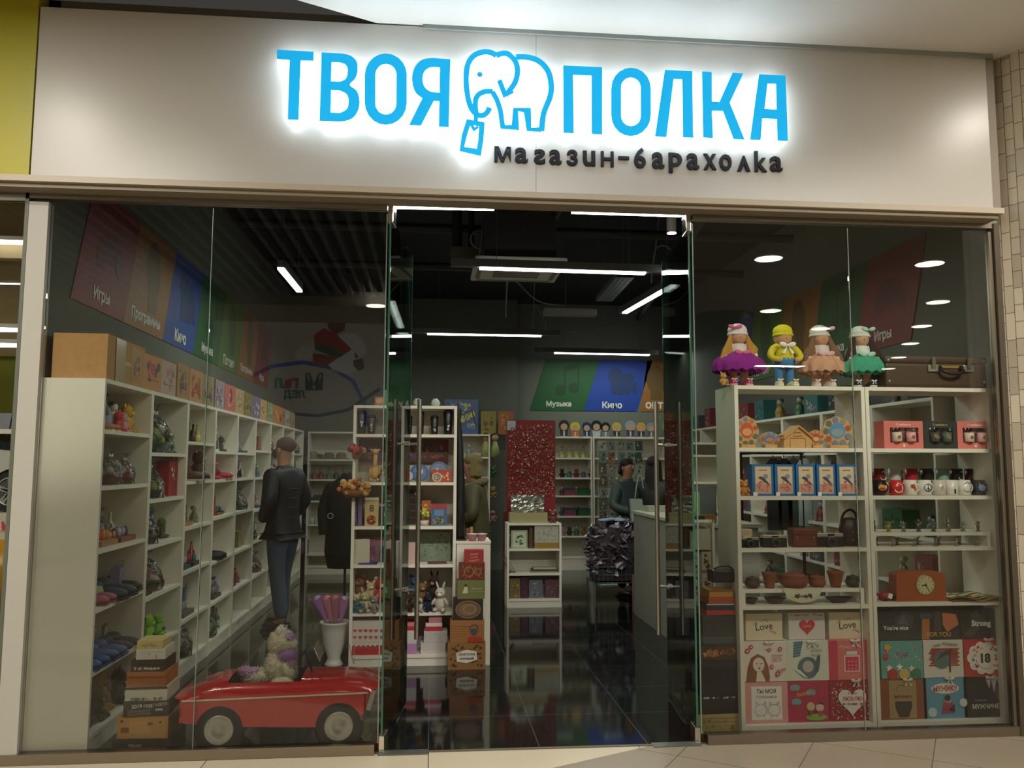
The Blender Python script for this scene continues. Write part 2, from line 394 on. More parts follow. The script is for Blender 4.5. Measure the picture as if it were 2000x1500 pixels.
# far walls of the mall, behind the camera
q = MB(); q.box(-7, 2.6, -10.8, -10.6, 0, 4.8, mat('#a89b8a', .7)); q.box(2.5, 2.6, -25, -10.6, 0, 4.8, mat('#8a7f70', .7)); q.box(2.6, 16, -25.2, -25, 0, 4.8, mat('#6f6a62', .7))
q.box(16, 16.1, -25, 0, 0, 4.8, mat('#7d766c', .7)); q.box(-9.1, -9, -25, 0, 0, 4.8, mat('#8a8478', .7)); q.box(4.05, 16, -.99, -.9, 0, 4.4, mat('#847b6c', .7))
struct('wall_mall', q, 'walls on the far side of the corridor')
cl = onY(1362, 650, 9); cr = onY(1468, 650, 9)
q = MB(); q.cyl(((cl.x+cr.x)/2, -9, 0), ((cl.x+cr.x)/2, -9, 4.2), (cr.x-cl.x)/2, mat('#4b3a2c', .5, grain=.5, scale=14), n=28); struct('column_1', q, 'round brown timber clad column in the corridor')
# lime panel of the neighbouring shop
q = MB(); q.box(-3.6, -2.262, -.115, .0, 3.19, 4.42, mat('#a8a11c', .45, grain=.06, scale=2)); q.face(XZ(-.116))
q.art([(-2.99+.5*math.cos(t), 3.62+.55*math.sin(t)) for t in [2*PI*i/30 for i in range(30)]], mat('#b0a93e', .45)); struct('wall_front_lime', q, 'lime green fascia panel of the neighbouring shop')

# ---- glass panes
def pane(name, x0, x1, label, m=GLASS):
    q = MB(); q.box(x0, x1, -.005, .005, .055, 3.1, m); return struct(name, q, label)
xA, xB = onY(418, 390, 0).x, onY(1667, 800, 0).x
pane('window_1', -2.18, xA-.003, 'window pane before the wall shelves at the left end')
pane('window_2', xA+.003, -.285, 'window pane in front of the red pedal car')
pane('window_3', 1.575, xB-.003, 'window pane in front of the doll shelf beside the entrance')
pane('window_4', xB+.003, 3.49, 'window pane in front of the suitcase and clock shelf')
EDGE = mat('#6a7a70', .25)
for n_, x_ in ((10, xA), (11, xB)):
    q = MB(); q.box(x_-.002, x_+.002, -.006, .006, .055, 3.08, EDGE); struct('trim_%d' % n_, q)
q = MB(); q.box(-.285, -.279, -.006, .006, .055, 3.08, EDGE); struct('trim_12', q)
q = MB(); q.box(1.569, 1.575, -.006, .006, .055, 3.08, EDGE); struct('trim_13', q)

# ---- open glass doors, swung inward
def glass_door(name, hx, ex, label, s):
    L = .92; ang = math.atan2(ex-hx, L)
    root = bpy.data.objects.new(name, None); COL.objects.link(root); root.location = (hx, .01, 0); root.rotation_euler = (0, 0, -ang)
    tag(root, label, None, None, 'structure')
    q = MB(); q.box(-.005, .005, 0, L, .02, 3.07, DOORGLASS); q.build('door_leaf', root)
    eg = mat('#2e5a44', .2, emit=.02)
    q = MB(); q.box(-.0055, .0055, L, L+.004, .02, 3.07, eg); q.box(-.0055, .0055, -.004, 0, .02, 3.07, eg); q.build('glass_edge', root)
    for z0, z1 in ((0.004, .09), (3.03, 3.145)):
        q = MB(); q.box(-.016, .016, -.01, .12, z0, z1, CHROME, b=.004); q.build('pivot_clamp', root)
    zt, zb = onY(790, 780, .8).z, onY(790, 1248, .8).z
    for sx in (-1, 1):
        q = MB(); q.cyl((sx*.085, L-.13, zb), (sx*.085, L-.13, zt), .016, mat('#c8c2b6', .28, 1.0), n=16)
        for z in (zb+.32, zt-.3):
            q.cyl((0, L-.13, z), (sx*.085, L-.13, z), .009, CHROME); q.cyl((sx*.006, L-.13, z), (sx*.02, L-.13, z), .022, CHROME)
        q.build('pull_handle', root)
    return root
glass_door('door_1', -.262, onY(799, 900, .92).x, 'left leaf of the open glass entrance door', 1)
glass_door('door_2', 1.552, onY(1300, 900, .92).x, 'right leaf of the open glass entrance door', -1)
for nm, x0, x1 in (('threshold_plate', -.28, .0), ('threshold_plate', 1.28, 1.56)):
    q = MB(); q.box(x0, x1, -.045, .03, 0, .004, mat('#7c8078', .3, .8)); o = q.build(nm)
    tag(o, 'grey metal floor plate under the %s glass door pivot' % ('left' if x0 < 0 else 'right'), 'floor plate')

# ---- round recessed downlights of the corridor ceiling
DL = mat('#fff4e0', .5, emit=28)
dl_px = [(1501, 505), (1816, 515), (1505, 607), (1832, 590), (1800, 637), (1603, 642), (1778, 671), (1755, 698), (1735, 720), (1915, 655), (735, 597)]
extra = []
for i, (x, y) in enumerate(dl_px):
    p = onZ(x, y, 4.19); extra.append((p.x, -p.y))
extra += [(-2.72, -1.72), (4.07, -1.07)]
first = None
for i, (x, y) in enumerate(extra):
    zc = 4.197
    if first is None:
        first = thing('downlight', 'round recessed ceiling downlight over the corridor', 'ceiling light', (x, y, zc), 0, 'corridor downlights')
        q = MB(); q.cyl((0, 0, 0), (0, 0, -.012), .17, DL, n=28); q.build('diffuser', first)
        q = MB(); q.tube([(.175*math.cos(2*PI*k/28), .175*math.sin(2*PI*k/28), -.006) for k in range(28)], .008, WHITE, 6, True); q.build('rim', first)
    else: first_ = dup(first, (x, y, zc))
    if i >= len(dl_px): area('downlight_light', (0, 0, -.02), .3, 26, MALL_COL, shape='DISK', parent=first_)
# ================================================================== THE SIGN
YF = -.12
BLUE = mat('#00a6e4', .7, emit=.74); LIT = mat('#e0f2ff', .4, emit=7.0); DARKTXT = mat('#040408', .8)
def S1(x, y): return (500+x*.3, 80+y*.3)
def S2(x, y): return (1080+x*.26, 100+y*.26)
def wp(p, y): v = onY(p[0], p[1], y); return (v.x, v.z)
def stadium(x0, x1, y0, y1, S, k=10):
    r = (x1-x0)/2; ry = r*1.05; cx = (x0+x1)/2; o = []
    for i in range(k+1): a = PI+PI*i/k; o.append(S(cx+r*math.cos(a), y0+ry+ry*math.sin(a)))
    for i in range(k+1): a = PI*i/k; o.append(S(cx+r*math.cos(a), y1-ry+ry*math.sin(a)))
    return o
def rnd(pts, S, k=4):
    """curve through points flagged with a third element, corners stay sharp"""
    out = []; n = len(pts)
    for i in range(n):
        a = pts[i]; out.append(S(a[0], a[1])); b = pts[(i+1) % n]
        if len(a) > 2 and len(b) > 2:
            p = pts[i-1]; d = pts[(i+2) % n]; P = [Vector(v[:2]) for v in (p if len(p) > 2 else a, a, b, d if len(d) > 2 else b)]
            for j in range(1, k):
                t = j/k; v = .5*((2*P[1])+(P[2]-P[0])*t+(2*P[0]-5*P[1]+4*P[2]-P[3])*t*t+(3*P[1]-P[0]-3*P[2]+P[3])*t**3); out.append(S(v.x, v.y))
    return out
def ribbon(pts, w, S, closed=False, k=5, smooth=True):
    P = crm([(*p, 0) for p in pts], k, closed) if smooth else [Vector((*p, 0)) for p in pts]
    n = len(P); L = []; Rr = []
    for i in range(n):
        a = P[(i-1) % n] if closed or i else P[i]; b = P[(i+1) % n] if closed or i < n-1 else P[i]
        d = (b-a).normalized(); nn = Vector((-d.y, d.x, 0))
        q = 1.0
        if 0 < i < n-1 or closed:
            d1 = (P[i]-a).normalized() if (P[i]-a).length else d; q = 1/max(.5, abs(Vector((-d1.y, d1.x, 0)).dot(nn)))
        L.append(P[i]+nn*w/2*q); Rr.append(P[i]-nn*w/2*q)
    return [S(v.x, v.y) for v in L], [S(v.x, v.y) for v in Rr]
YB0, YB1 = YF-.03, YF-.095     # lit white body, standing off the fascia
def letter(root, ch, loops):
    L = [[wp(p, YB1) for p in lp] for lp in loops]
    vs, fs = holes_mesh(L, YB0-YB1)
    q = MB(); q.add(vs, fs, LIT, False, XZ((YB0+YB1)/2)); b = q.build('letter', root); tag(b, 'glowing white letter body %s with a blue face' % ch)
    vs, fs = holes_mesh(L, .004); q = MB(); q.add(vs, fs, BLUE, False, XZ(YB1-.004)); f = q.build('letter_face', b); tag(f, 'bright blue letter face')
T1 = thing('word_sign', 'large glowing blue four-letter word left of the elephant on the white fascia', 'sign', (0, 0, 0))
T2 = thing('word_sign', 'large glowing blue five-letter word right of the elephant on the white fascia', 'sign', (0, 0, 0))
letter(T1, 'Т', [[S1(*p) for p in [(137, 60), (378, 73), (376, 132), (292, 129), (278, 516), (208, 514), (220, 126), (137, 120)]]])
letter(T1, 'В', [rnd([(428, 78), (560, 84, 1), (620, 100, 1), (657, 140, 1), (663, 195, 1), (648, 245, 1), (612, 288, 1), (655, 325, 1), (674, 380, 1), (670, 440, 1), (643, 492, 1), (600, 518, 1), (550, 527, 1), (415, 522)], S1),
    rnd([(493, 140), (545, 142, 1), (585, 158, 1), (597, 200, 1), (585, 248, 1), (545, 268, 1), (490, 265)], S1), rnd([(490, 322), (545, 325, 1), (588, 347, 1), (603, 392, 1), (592, 445, 1), (545, 472, 1), (487, 468)], S1)])
letter(T1, 'О', [stadium(708, 983, 84, 548, S1), stadium(778, 914, 152, 482, S1)])
letter(T1, 'Я', [rnd([(1265, 122), (1255, 563), (1190, 560), (1193, 395), (1158, 392), (1075, 553), (997, 550), (1083, 375, 1), (1040, 340, 1), (1018, 280, 1), (1020, 210, 1), (1045, 155, 1), (1090, 122, 1), (1150, 113, 1)], S1),
    rnd([(1196, 175), (1195, 338), (1140, 335, 1), (1100, 305, 1), (1085, 255, 1), (1095, 205, 1), (1125, 178, 1), (1160, 172, 1)], S1)])
letter(T2, 'П', [[S2(*p) for p in [(75, 110), (368, 123), (368, 628), (290, 624), (288, 186), (150, 181), (155, 620), (78, 614)]]])
letter(T2, 'О', [stadium(436, 733, 127, 640, S2), stadium(510, 658, 200, 566, S2)])
letter(T2, 'Л', [[S2(*p) for p in [(838, 143), (1044, 153), (1052, 652), (975, 650), (970, 214), (905, 211), (850, 648), (765, 642)]]])
letter(T2, 'К', [[S2(*p) for p in [(1117, 155), (1190, 159), (1192, 380), (1248, 383), (1345, 165), (1427, 170), (1325, 390), (1437, 667), (1355, 662), (1275, 452), (1192, 450), (1199, 655), (1126, 650)]]])
letter(T2, 'А', [[S2(*p) for p in [(1545, 177), (1745, 185), (1762, 678), (1684, 674), (1680, 512), (1570, 507), (1557, 668), (1478, 667)]], [S2(*p) for p in [(1610, 246), (1673, 248), (1678, 440), (1587, 436)]]])
# elephant emblem
EL = thing('elephant_emblem', 'glowing outline elephant emblem with a hanging price tag', 'sign', (0, 0, 0))
sil = [(1565, 85), (1520, 62), (1470, 58), (1405, 85), (1362, 140), (1350, 220), (1352, 300), (1368, 395), (1390, 460), (1432, 502), (1490, 502), (1520, 470), (1560, 440), (1588, 575), (1700, 580), (1708, 462), (1752, 465), (1758, 592), (1870, 594), (1893, 480), (1932, 370), (1938, 280), (1912, 185), (1850, 120), (1765, 92), (1685, 90), (1640, 68), (1600, 68)]
tg = [(1380, 512), (1484, 530), (1478, 640), (1462, 745), (1322, 718), (1340, 620)]
q = MB()
for lp in (sil, tg, [(1418, 495), (1445, 495), (1442, 530), (1415, 530)]):
    vs, fs = holes_mesh([[wp(S1(*p), YB1) for p in lp]], YB0-YB1); q.add(vs, fs, LIT, False, XZ((YB0+YB1)/2))
eb = q.build('emblem_body', EL); tag(eb, 'glowing white elephant shaped body')
q = MB(); lay = [0]
def rib(pts, w=37, closed=False, smooth=True, k=5):
    a, b = ribbon(pts, w, S1, closed, k, smooth); n = len(a); lay[0] += 1; y = YB1-.003-lay[0]*.0004
    vs = [(*wp(p, YB1), 0) for p in a]+[(*wp(p, YB1), 0) for p in b]
    q.add(vs, [(i, n+i, n+(i+1) % n, (i+1) % n) for i in range(n if closed else n-1)], BLUE, False, XZ(y))
rib([(1565, 98), (1530, 78), (1480, 74), (1420, 97), (1382, 148), (1369, 220), (1370, 300), (1383, 385), (1405, 445), (1440, 482), (1480, 485), (1508, 462), (1520, 434)])
rib([(1562, 98), (1600, 84), (1640, 88), (1685, 130), (1702, 190), (1690, 262), (1655, 318), (1622, 356)])
rib([(1583, 256), (1622, 358), (1672, 326)], 34, smooth=False)
rib([(1432, 478), (1428, 400), (1445, 355), (1490, 332), (1543, 330)], 36)
rib([(1538, 332), (1568, 385), (1590, 450), (1606, 562), (1688, 566), (1690, 448), (1766, 452), (1777, 578), (1858, 580)], 34, smooth=False)
rib([(1858, 590), (1872, 475), (1912, 370), (1921, 290), (1900, 200), (1842, 135), (1765, 109), (1690, 108)], 38)
rib([(1433, 484), (1430, 532)], 30, smooth=False)
rib([(1384, 530), (1470, 545), (1464, 640), (1450, 728), (1340, 706), (1356, 620)], 34, closed=True, smooth=False)
rib([(1400, 545), (1420, 580), (1445, 560)], 22, smooth=False)
c = wp(S1(1457, 220), YB1); q.add([(c[0]+.0165*math.cos(2*PI*i/18), c[1]+.0165*math.sin(2*PI*i/18), 0) for i in range(18)], [tuple(range(18))], BLUE, False, XZ(YB1-.004))
tag(q.build('emblem_lines', EL), 'blue lines of the elephant drawing')
# tagline
TL = thing('word_sign', 'small dark unlit lettering line below the glowing words', 'sign', (0, 0, 0))
for ch, x0, x1, y0, y1, fx, fy in [('м', 965.6, 998, 286, 316, 1, 1), ('a', 1006, 1031, 288, 318, 1, 1), ('s', 1043, 1065, 291, 320, -1, 1), ('a', 1073, 1097, 292, 321, 1, 1), ('з', 1107, 1129, 292, 323, 1, 1), ('u', 1139, 1163, 294, 324, 1, 1), ('H', 1174, 1199, 295, 325, 1, 1), ('-', 1208, 1229, 305, 311, 1, 1), ('6', 1239, 1262, 288, 328, 1, 1), ('a', 1274, 1298, 297, 329, 1, 1), ('p', 1307, 1333, 298, 337, 1, 1), ('a', 1342, 1366, 299, 331, 1, 1), ('x', 1375, 1400, 300, 331, 1, 1), ('o', 1406, 1430, 301, 333, 1, 1), ('v', 1441, 1466, 304, 334, 1, -1), ('k', 1475, 1499, 295, 335, 1, 1), ('a', 1505, 1529, 305, 335, 1, 1)]:
    vs, fs, a0, a1, b0, b1 = text_mesh(ch, .022)
    A = wp(((x0+x1)/2, y1), YF-.014); B = wp(((x0+x1)/2, y0), YF-.014); l = wp((x0, y1), YF-.014)[0]; r = wp((x1, y1), YF-.014)[0]
    out = []
    for v in vs:
        t = (v.x-a0)/(a1-a0); s_ = (v.y-b0)/(b1-b0); t = t if fx > 0 else 1-t; s_ = s_ if fy > 0 else 1-s_
        out.append((l+(r-l)*t, A[1]+(B[1]-A[1])*s_))
    q = MB(); n = len(out)
    q.add([(x, YF-.014, z) for x, z in out]+[(x, YF-.001, z) for x, z in out], list(fs)+[tuple(i+n for i in f) for f in fs], DARKTXT)
    ed = {}
    for f in fs:
        for i in range(len(f)):
            e = (f[i], f[(i+1) % len(f)]); ed[tuple(sorted(e))] = ed.get(tuple(sorted(e)), 0)+1
    q.add([(x, YF-.014, z) for x, z in out]+[(x, YF-.001, z) for x, z in out], [(a, b, b+n, a+n) for (a, b), c in ed.items() if c == 1], DARKTXT)
    q.build('letter', TL)
# ================================================================== SHOP LAMPS, CEILING GEAR, BANNERS
LAMP = mat('#ffffff', .4, emit=9); HOUS = mat('#5a5d5a', .5)
def linear_lamp(p0, p1, label, tail0=.0, tail1=.0, power=11, drop=.85):
    p0, p1 = Vector(p0), Vector(p1); d = (p1-p0); L = d.length; a = math.atan2(d.y, d.x); c = (p0+p1)/2
    t = thing('pendant_lamp', label, 'lamp', (c.x, c.y, p0.z), a, 'linear pendant lamps')
    q = MB(); q.box(-L/2-tail0, L/2+tail1, -.035, .035, .012, .085, HOUS, b=.008); q.build('housing', t)
    q = MB(); q.box(-L/2, L/2, -.028, .028, -.004, .012, LAMP); q.build('diffuser', t)
    for x in (-L/2*.8, L/2*.8):
        q = MB(); q.cyl((x, 0, .085), (x, 0, .9), .0025, HOUS, n=6); q.build('hanging_wire', t)
    area('lamp_light', (0, 0, -.012), L, power, SHOP_COL, size_y=.05, parent=t)
    return t
def L2(a, b, label, z=3.3, **k): return linear_lamp(onZ(*a, z), onZ(*b, z), label, **k)
L2((937, 525), (1260, 535), 'long white pendant lamp hanging across the view under the ceiling cassette', tail0=.25, tail1=.25)
L2((835, 653), (1057, 657), 'white pendant lamp above the rear shelves left of centre', tail0=.2, tail1=.25)
L2((1083, 690), (1268, 694), 'white pendant lamp furthest back over the green and blue banner', tail0=.3, tail1=.15)
L2((1220, 612), (1315, 558), 'pendant lamp slanting towards the right glass door', tail0=.12)
L2((785, 640), (767, 590), 'pendant lamp pointing inwards seen beside the left glass door edge', tail1=.1)
L2((585, 570), (548, 525), 'short bright pendant lamp over the left shelving wall', power=10)
L2((760, 404), (965, 408), z=3.27, label='pendant lamp close behind the head channel on the left of the doorway', power=10)
L2((1117, 414), (1345, 421), z=3.27, label='pendant lamp close behind the head channel on the right of the doorway', power=10)
L2((1299, 530), (1338, 532), 'short pendant lamp seen through the right door glass, higher one', power=5)
L2((1299, 689), (1336, 691), 'short pendant lamp seen through the right door glass, lower one', power=5)
L2((779, 652), (798, 652), 'short pendant lamp seen through the left door glass', power=5)
# cassette air conditioner with its dark box above
cx_ = .72
t = thing('air_conditioner', 'white ceiling cassette air conditioner with slotted grille', 'air conditioner', (cx_+.06, 2.86, 3.42))
ACW = mat('#c8c8b4', .5)
q = MB(); q.box(-.42, .42, -.42, .42, 0, .05, ACW, b=.015); q.build('front_panel', t)
q = MB()
for i in range(6): q.box(-.22, .22, -.2+i*.075, -.165+i*.075, -.004, .002, mat('#4b4b42'))
q.build('grille', t)
q = MB(); q.box(-.33, .33, -.33, .33, .05, .5, mat('#2e2f2e', .8)); q.build('casing', t)
q = MB()
for s in (-1, 1): q.box(-.36, .36, s*.36-.02, s*.36+.02, -.003, .003, mat('#6a6a5e'))
for s in (-1, 1): q.box(s*.36-.02, s*.36+.02, -.3, .3, -.003, .003, mat('#6a6a5e'))
q.build('air_slot', t)
PIPE = mat('#232423', .6)
q = MB(); q.cyl((.22, 3.2, 3.7), (.22, 3.2, 4.2), .05, PIPE); q.cyl((.36, 3.2, 3.7), (.36, 3.2, 4.2), .03, PIPE); q.box(.16, .42, 3.1, 3.25, 3.55, 3.72, mat('#55574f', .7)); tag(q.build('duct_box'), 'dark vertical duct pipes ending in a grey box left of the cassette', 'duct')
q = MB(); q.tube([(.42+.085*math.cos(a), 2.75, 3.7+.085*math.sin(a)) for a in [2*PI*i/24 for i in range(30)]]+[(.42, 2.75, 3.52)], .009, mat('#77796f')); tag(q.build('hose_coil'), 'coiled pale hose hanging beside the cassette', 'hose')
for i, (a, b, l) in enumerate([((-1.9, 3.3, 3.95), (3.7, 3.3, 3.95), 'dark pipe running crosswise behind the cassette'), ((-1.9, 4.7, 3.9), (3.7, 4.7, 3.9), 'second dark pipe crossing the ceiling further back'), ((2.2, .4, 3.9), (3.2, 7.8, 3.9), 'dark duct running inwards at the right of the ceiling'), ((1.1, 1.8, 3.9), (1.1, 3.1, 3.9), 'short dark pipe above the cassette')]):
    q = MB(); q.cyl(a, b, .045, PIPE); tag(q.build('ceiling_pipe'), l, 'pipe')
t = thing('cable_tray', 'perforated grey cable tray slanting below the dark ceiling', 'cable tray', (1.91, 3.75, 3.46), R(88))
q = MB(); q.box(-.6, .6, -.09, .09, 0, .006, mat('#5c6a60', .5, .3)); q.box(-.6, .6, -.095, -.085, 0, .05, mat('#5c6a60', .5, .3)); q.box(-.6, .6, .085, .095, 0, .05, mat('#5c6a60', .5, .3)); q.build('tray', t)
q = MB()
for i in range(18):
    for s in (-.045, .0, .045): q.box(-.57+i*.065, -.54+i*.065, s-.012, s+.012, -.002, -.0005, mat('#1c211e'))
q.build('slot', t)
for x_ in (-.5, .5):
    q = MB(); q.cyl((x_, 0, .0), (x_, 0, .74), .004, HOUS, n=6); q.build('hanging_rod', t)
q = MB(); q.box(1.25, 1.85, 4.35, 4.5, 3.3, 3.37, mat('#7e8276', .5)); q.cyl((1.5, 4.42, 3.37), (1.5, 4.42, 4.2), .005, HOUS); tag(q.build('emergency_lamp'), 'small unlit grey box lamp below the dark ceiling', 'lamp')
for i, pts in enumerate([[(.85, 4.6, 4.2), (.83, 4.6, 3.3), (.85, 4.6, 3.7), (.95, 4.7, 3.75), (1.2, 4.6, 3.5), (1.5, 4.45, 3.42)], [(1.35, 6.1, 4.2), (1.33, 6.1, 3.42), (1.35, 6.1, 3.75), (1.5, 6.1, 3.5), (1.6, 6.1, 3.38), (2.6, 6.1, 3.5)], [(2.3, 3.3, 4.2), (2.2, 3.3, 3.45), (2.25, 3.3, 3.8), (2.4, 3.3, 3.8), (2.42, 3.3, 3.5)]]):
    q = MB(); q.tube(crm(pts, 6), .007, mat('#8b8d80')); tag(q.build('lamp_cable'), ['pale cable looping up over the left rear lamp', 'pale cable trailing over the furthest lamp', 'pale cable loop over the slanting lamp'][i], 'cable')
# cylinder spotlight at top right of the doorway
p = onZ(1312, 455, 3.3); t = thing('spotlight', 'small white cylinder spotlight beside the right door top', 'lamp', (p.x, p.y, 3.3))
q = MB(); q.cyl((0, 0, .0), (0, 0, .3), .035, mat('#b5b5aa')); q.cyl((0, 0, .3), (0, 0, .9), .006, mat('#55554f')); q.build('body', t); q = MB(); q.cyl((0, 0, -.004), (0, 0, .0), .033, LAMP); q.build('lens', t)

# genre banners high on the walls
def banner(name, M, w, h, sh, col, txt, label, icon, dark):
    q = MB(); c = mat(col, .6); vs = [(0, 0), (w, 0), (w+sh, h), (sh, h)]
    q.add([(a, b, 0) for a, b in vs]+[(a, b, -.004) for a, b in vs], [(0, 1, 2, 3), (7, 6, 5, 4)]+[(i, (i+1) % 4+0, (i+1) % 4+4, i+4) for i in range(4)], c, False, M)
    q.face(M); dk = mat(dark, .6); cx = w/2+sh*.58; cy = h*.56
    if icon == 'pad': q.a_disc(cx, cy, .2, dk, ry=.11); q.a_disc(cx-.16, cy-.08, .08, dk); q.a_disc(cx+.16, cy-.08, .08, dk)
    elif icon == 'notes': q.a_disc(cx-.1, cy-.14, .09, dk); q.a_disc(cx+.12, cy-.1, .09, dk); q.a_rect(cx-.04, cx-.01, cy-.14, cy+.22, dk); q.a_rect(cx+.18, cx+.21, cy-.1, cy+.26, dk); q.art([(cx-.04, cy+.18), (cx+.21, cy+.22), (cx+.21, cy+.3), (cx-.04, cy+.25)], dk)
    elif icon == 'reel': q.a_disc(cx-.06, cy+.1, .13, dk); q.a_disc(cx+.14, cy+.06, .1, dk); q.a_rect(cx-.14, cx+.16, cy-.2, cy, dk); q.art([(cx+.16, cy-.12), (cx+.28, cy-.2), (cx+.28, cy+.02), (cx+.16, cy-.06)], dk)
    else: q.a_disc(cx, cy+.05, .16, dk, ry=.24); q.a_rect(cx-.1, cx+.1, cy-.28, cy-.1, dk)
    q.a_text(txt, w*.5+.03, .1, .11, mat('#d8d8d0', .6), wmax=w*.8, bold=.03)
    return tag(q.build(name), label, 'banner', 'genre banners')
def MX(x, y, z): return Matrix(((0, 0, 1, x), (1, 0, 0, y), (0, 1, 0, z), (0, 0, 0, 1)))     # on the left wall facing +X, u runs inwards
def MXr(x, y, z): return Matrix(((0, 0, -1, x), (-1, 0, 0, y), (0, 1, 0, z), (0, 0, 0, 1)))  # on the right wall facing -X
cols = [('#7e2026', '#611a1e', 'Игры', 'pad', 'red'), ('#8f5c18', '#63481c', 'Программы', 'p', 'orange'), ('#1a3f86', '#12305f', 'Кино', 'reel', 'blue'), ('#195226', '#153c1e', 'Музыка', 'notes', 'dark green'), ('#456f1e', '#345219', 'Поэзия', 'p', 'lime green'), ('#8f5c18', '#63481c', 'Программы', 'p', 'second orange'), ('#7e2026', '#611a1e', 'Игры', 'pad', 'second red')]
for i, (c, dk, tx, ic, nm) in enumerate(cols):
    banner('wall_banner', MX(-2.19, .33+.87*i, 2.6), .868, .8, .27, c, tx, '%s slanted banner reading %s on the left wall' % (nm, tx), ic, dk)
rc = [('#7e2026', '#611a1e', 'Игры', 'pad', 'red'), ('#195226', '#153c1e', 'Музыка', 'notes', 'dark green'), ('#8f5c18', '#63481c', 'Программы', 'p', 'orange'), ('#456f1e', '#345219', 'Поэзия', 'p', 'lime green'), ('#1a3f86', '#12305f', 'Кино', 'reel', 'blue')]
for i, (c, dk, tx, ic, nm) in enumerate(rc):
    banner('wall_banner', MXr(3.79, 2.25+.87*i, 2.6), .868, .8, .27, c, tx, '%s slanted banner reading %s on the right wall' % (nm, tx), ic, dk)
a = onY(1025, 800, 8.34); b = onY(1130, 800, 8.34)
for i, (c, dk, tx, ic, nm) in enumerate([('#195226', '#153c1e', 'Музыка', 'notes', 'green'), ('#0c3a94', '#12305f', 'Кино', 'reel', 'bright blue')]):
    banner('wall_banner', XZ(8.34) @ T(1.55+.87*i, 2.47, 0), .868, .83, .27, c, tx, '%s slanted banner reading %s on the rear wall' % (nm, tx), ic, dk)
banner('wall_banner', XZ(8.34) @ T(3.35, 2.47, 0), .4, .83, .12, '#8f5c18', 'опт', 'orange narrow banner at the right of the rear wall', 'p', '#63481c')
# ice rink advertisement, a lit poster across the corridor (seen mirrored in the left windows)
def vm(px, py, D=10.55): v = onY(px, py, D); return (-v.x, v.z)
ad = thing('lit_poster', 'bright backlit poster of a bending skater with a blue arc on the corridor wall', 'poster', (0, -10.59, 0))
PB = mat('#d8cdc0', .5, emit=.45); q = MB(); q.box(-4.0, -.7, -.05, 0, 1.6, 4.5, PB); o_ = q.build('lightbox', ad)
q = MB(); M_ = Matrix(((-1, 0, 0, 0), (0, 0, 1, 0), (0, 1, 0, 0), (0, 0, 0, 1))); q.face(M_)
def em(h): return mat(h, .5, emit=.5)
q.a_line([vm(x, y) for x, y in [(490, 735), (530, 715), (590, 707), (650, 718), (690, 745), (712, 790), (715, 830)]], .07, em('#3a66c8'))
q.a_line([vm(x, y) for x, y in [(575, 808), (620, 812), (680, 800), (740, 760)]], .06, em('#27357a'))
def ap(pts, h): q.art([vm(*p) for p in pts][::-1], em(h))
ap([(612, 655), (632, 640), (680, 662), (705, 690), (690, 702), (650, 690), (615, 680)], '#b8473c'); ap([(614, 672), (650, 678), (690, 702), (676, 706), (640, 692), (614, 682)], '#4e7a58')
ap([(610, 690), (650, 694), (664, 705), (640, 715), (612, 710)], '#b8473c'); ap([(640, 622), (660, 615), (675, 628), (672, 645), (655, 652), (640, 640)], '#8a5038')
ap([(660, 655), (690, 648), (712, 668), (716, 690), (700, 695), (680, 675)], '#f0ece4'); ap([(640, 712), (690, 680), (698, 720), (680, 732), (650, 722)], '#f4f0ea'); ap([(575, 688), (595, 672), (612, 678), (606, 700), (580, 700)], '#e6e0d8')
ap([(690, 703), (708, 700), (712, 718), (700, 724), (690, 715)], '#6a5a4a')
ap([(628, 602), (650, 598), (660, 612), (642, 618)], '#5a4034')
v = vm(613, 752); 
for s_, px, py, h, c in (('М', 613, 745, .32, '#20254a'), ('гa', 568, 748, .2, '#b04030'), ('л', 545, 748, .2, '#3a8a50'), ('ЛЕД', 575, 771, .18, '#4a4a55')):
    u_, v_ = vm(px, py); q.a_text(s_, u_, v_, h, em(c), bold=.05)
q.build('printed_picture', ad)
# shop display gondola far behind for reflections: none
# ================================================================== FURNITURE AND GOODS
def shelf_unit(name, label, loc, w, depth, levels, top, rz=0.0, back=False, plinth=True, group=None, t=.024, bottom=None):
    """front faces local -Y, x from 0 to w, y from 0 to depth"""
    r = thing(name, label, 'shelving', loc, rz, group)
    for x in (0, w-t):
        q = MB(); q.box(x, x+t, 0, depth, 0, top, SHELF); q.build('side_panel', r)
    q = MB(); q.box(t, w-t, 0, depth, top-t, top, SHELF); q.build('top_panel', r)
    for z in levels:
        q = MB(); q.box(t, w-t, .002, depth-.004, z-t, z, SHELF); q.build('shelf', r)
    if plinth:
        q = MB(); q.box(t, w-t, .01, .025, 0, min(levels)-t, SHELF); q.build('plinth', r)
    if back:
        q = MB(); q.box(t, w-t, depth-.008, depth, 0, top-t, mat('#cfc9ba', .6)); q.build('back_panel', r)
    return r
def FB(q, w, h, d, lift=.0): return q.face(XZ(-d/2-lift) @ T(0, 0, 0))
def bx(w, h, d, m, b=.0): q = MB(); q.box(-w/2, w/2, -d/2, d/2, 0, h, m, b=b); return q
def solo(q, name, label, cat, loc, rz=0.0, group=None):
    o = q.build(name); o.location = loc; o.rotation_euler = (0, 0, rz); return tag(o, label, cat, group)
def bow(q, c, s, m, tails=True):
    x, y, z = c
    for k in (-1, 1):
        q.ell((x+k*s*.5, y, z+s*.1), (s*.5, s*.14, s*.28), m, RY(-k*.3), n=10)
        if tails: q.add([(x, y-.002, z), (x+k*s*.75, y-.004, z-s*.85), (x+k*s*.4, y-.004, z-s*.95)], [(0, 1, 2)], m)
    q.ell((x, y-.004, z), (s*.15, s*.15, s*.17), m, n=8); return q
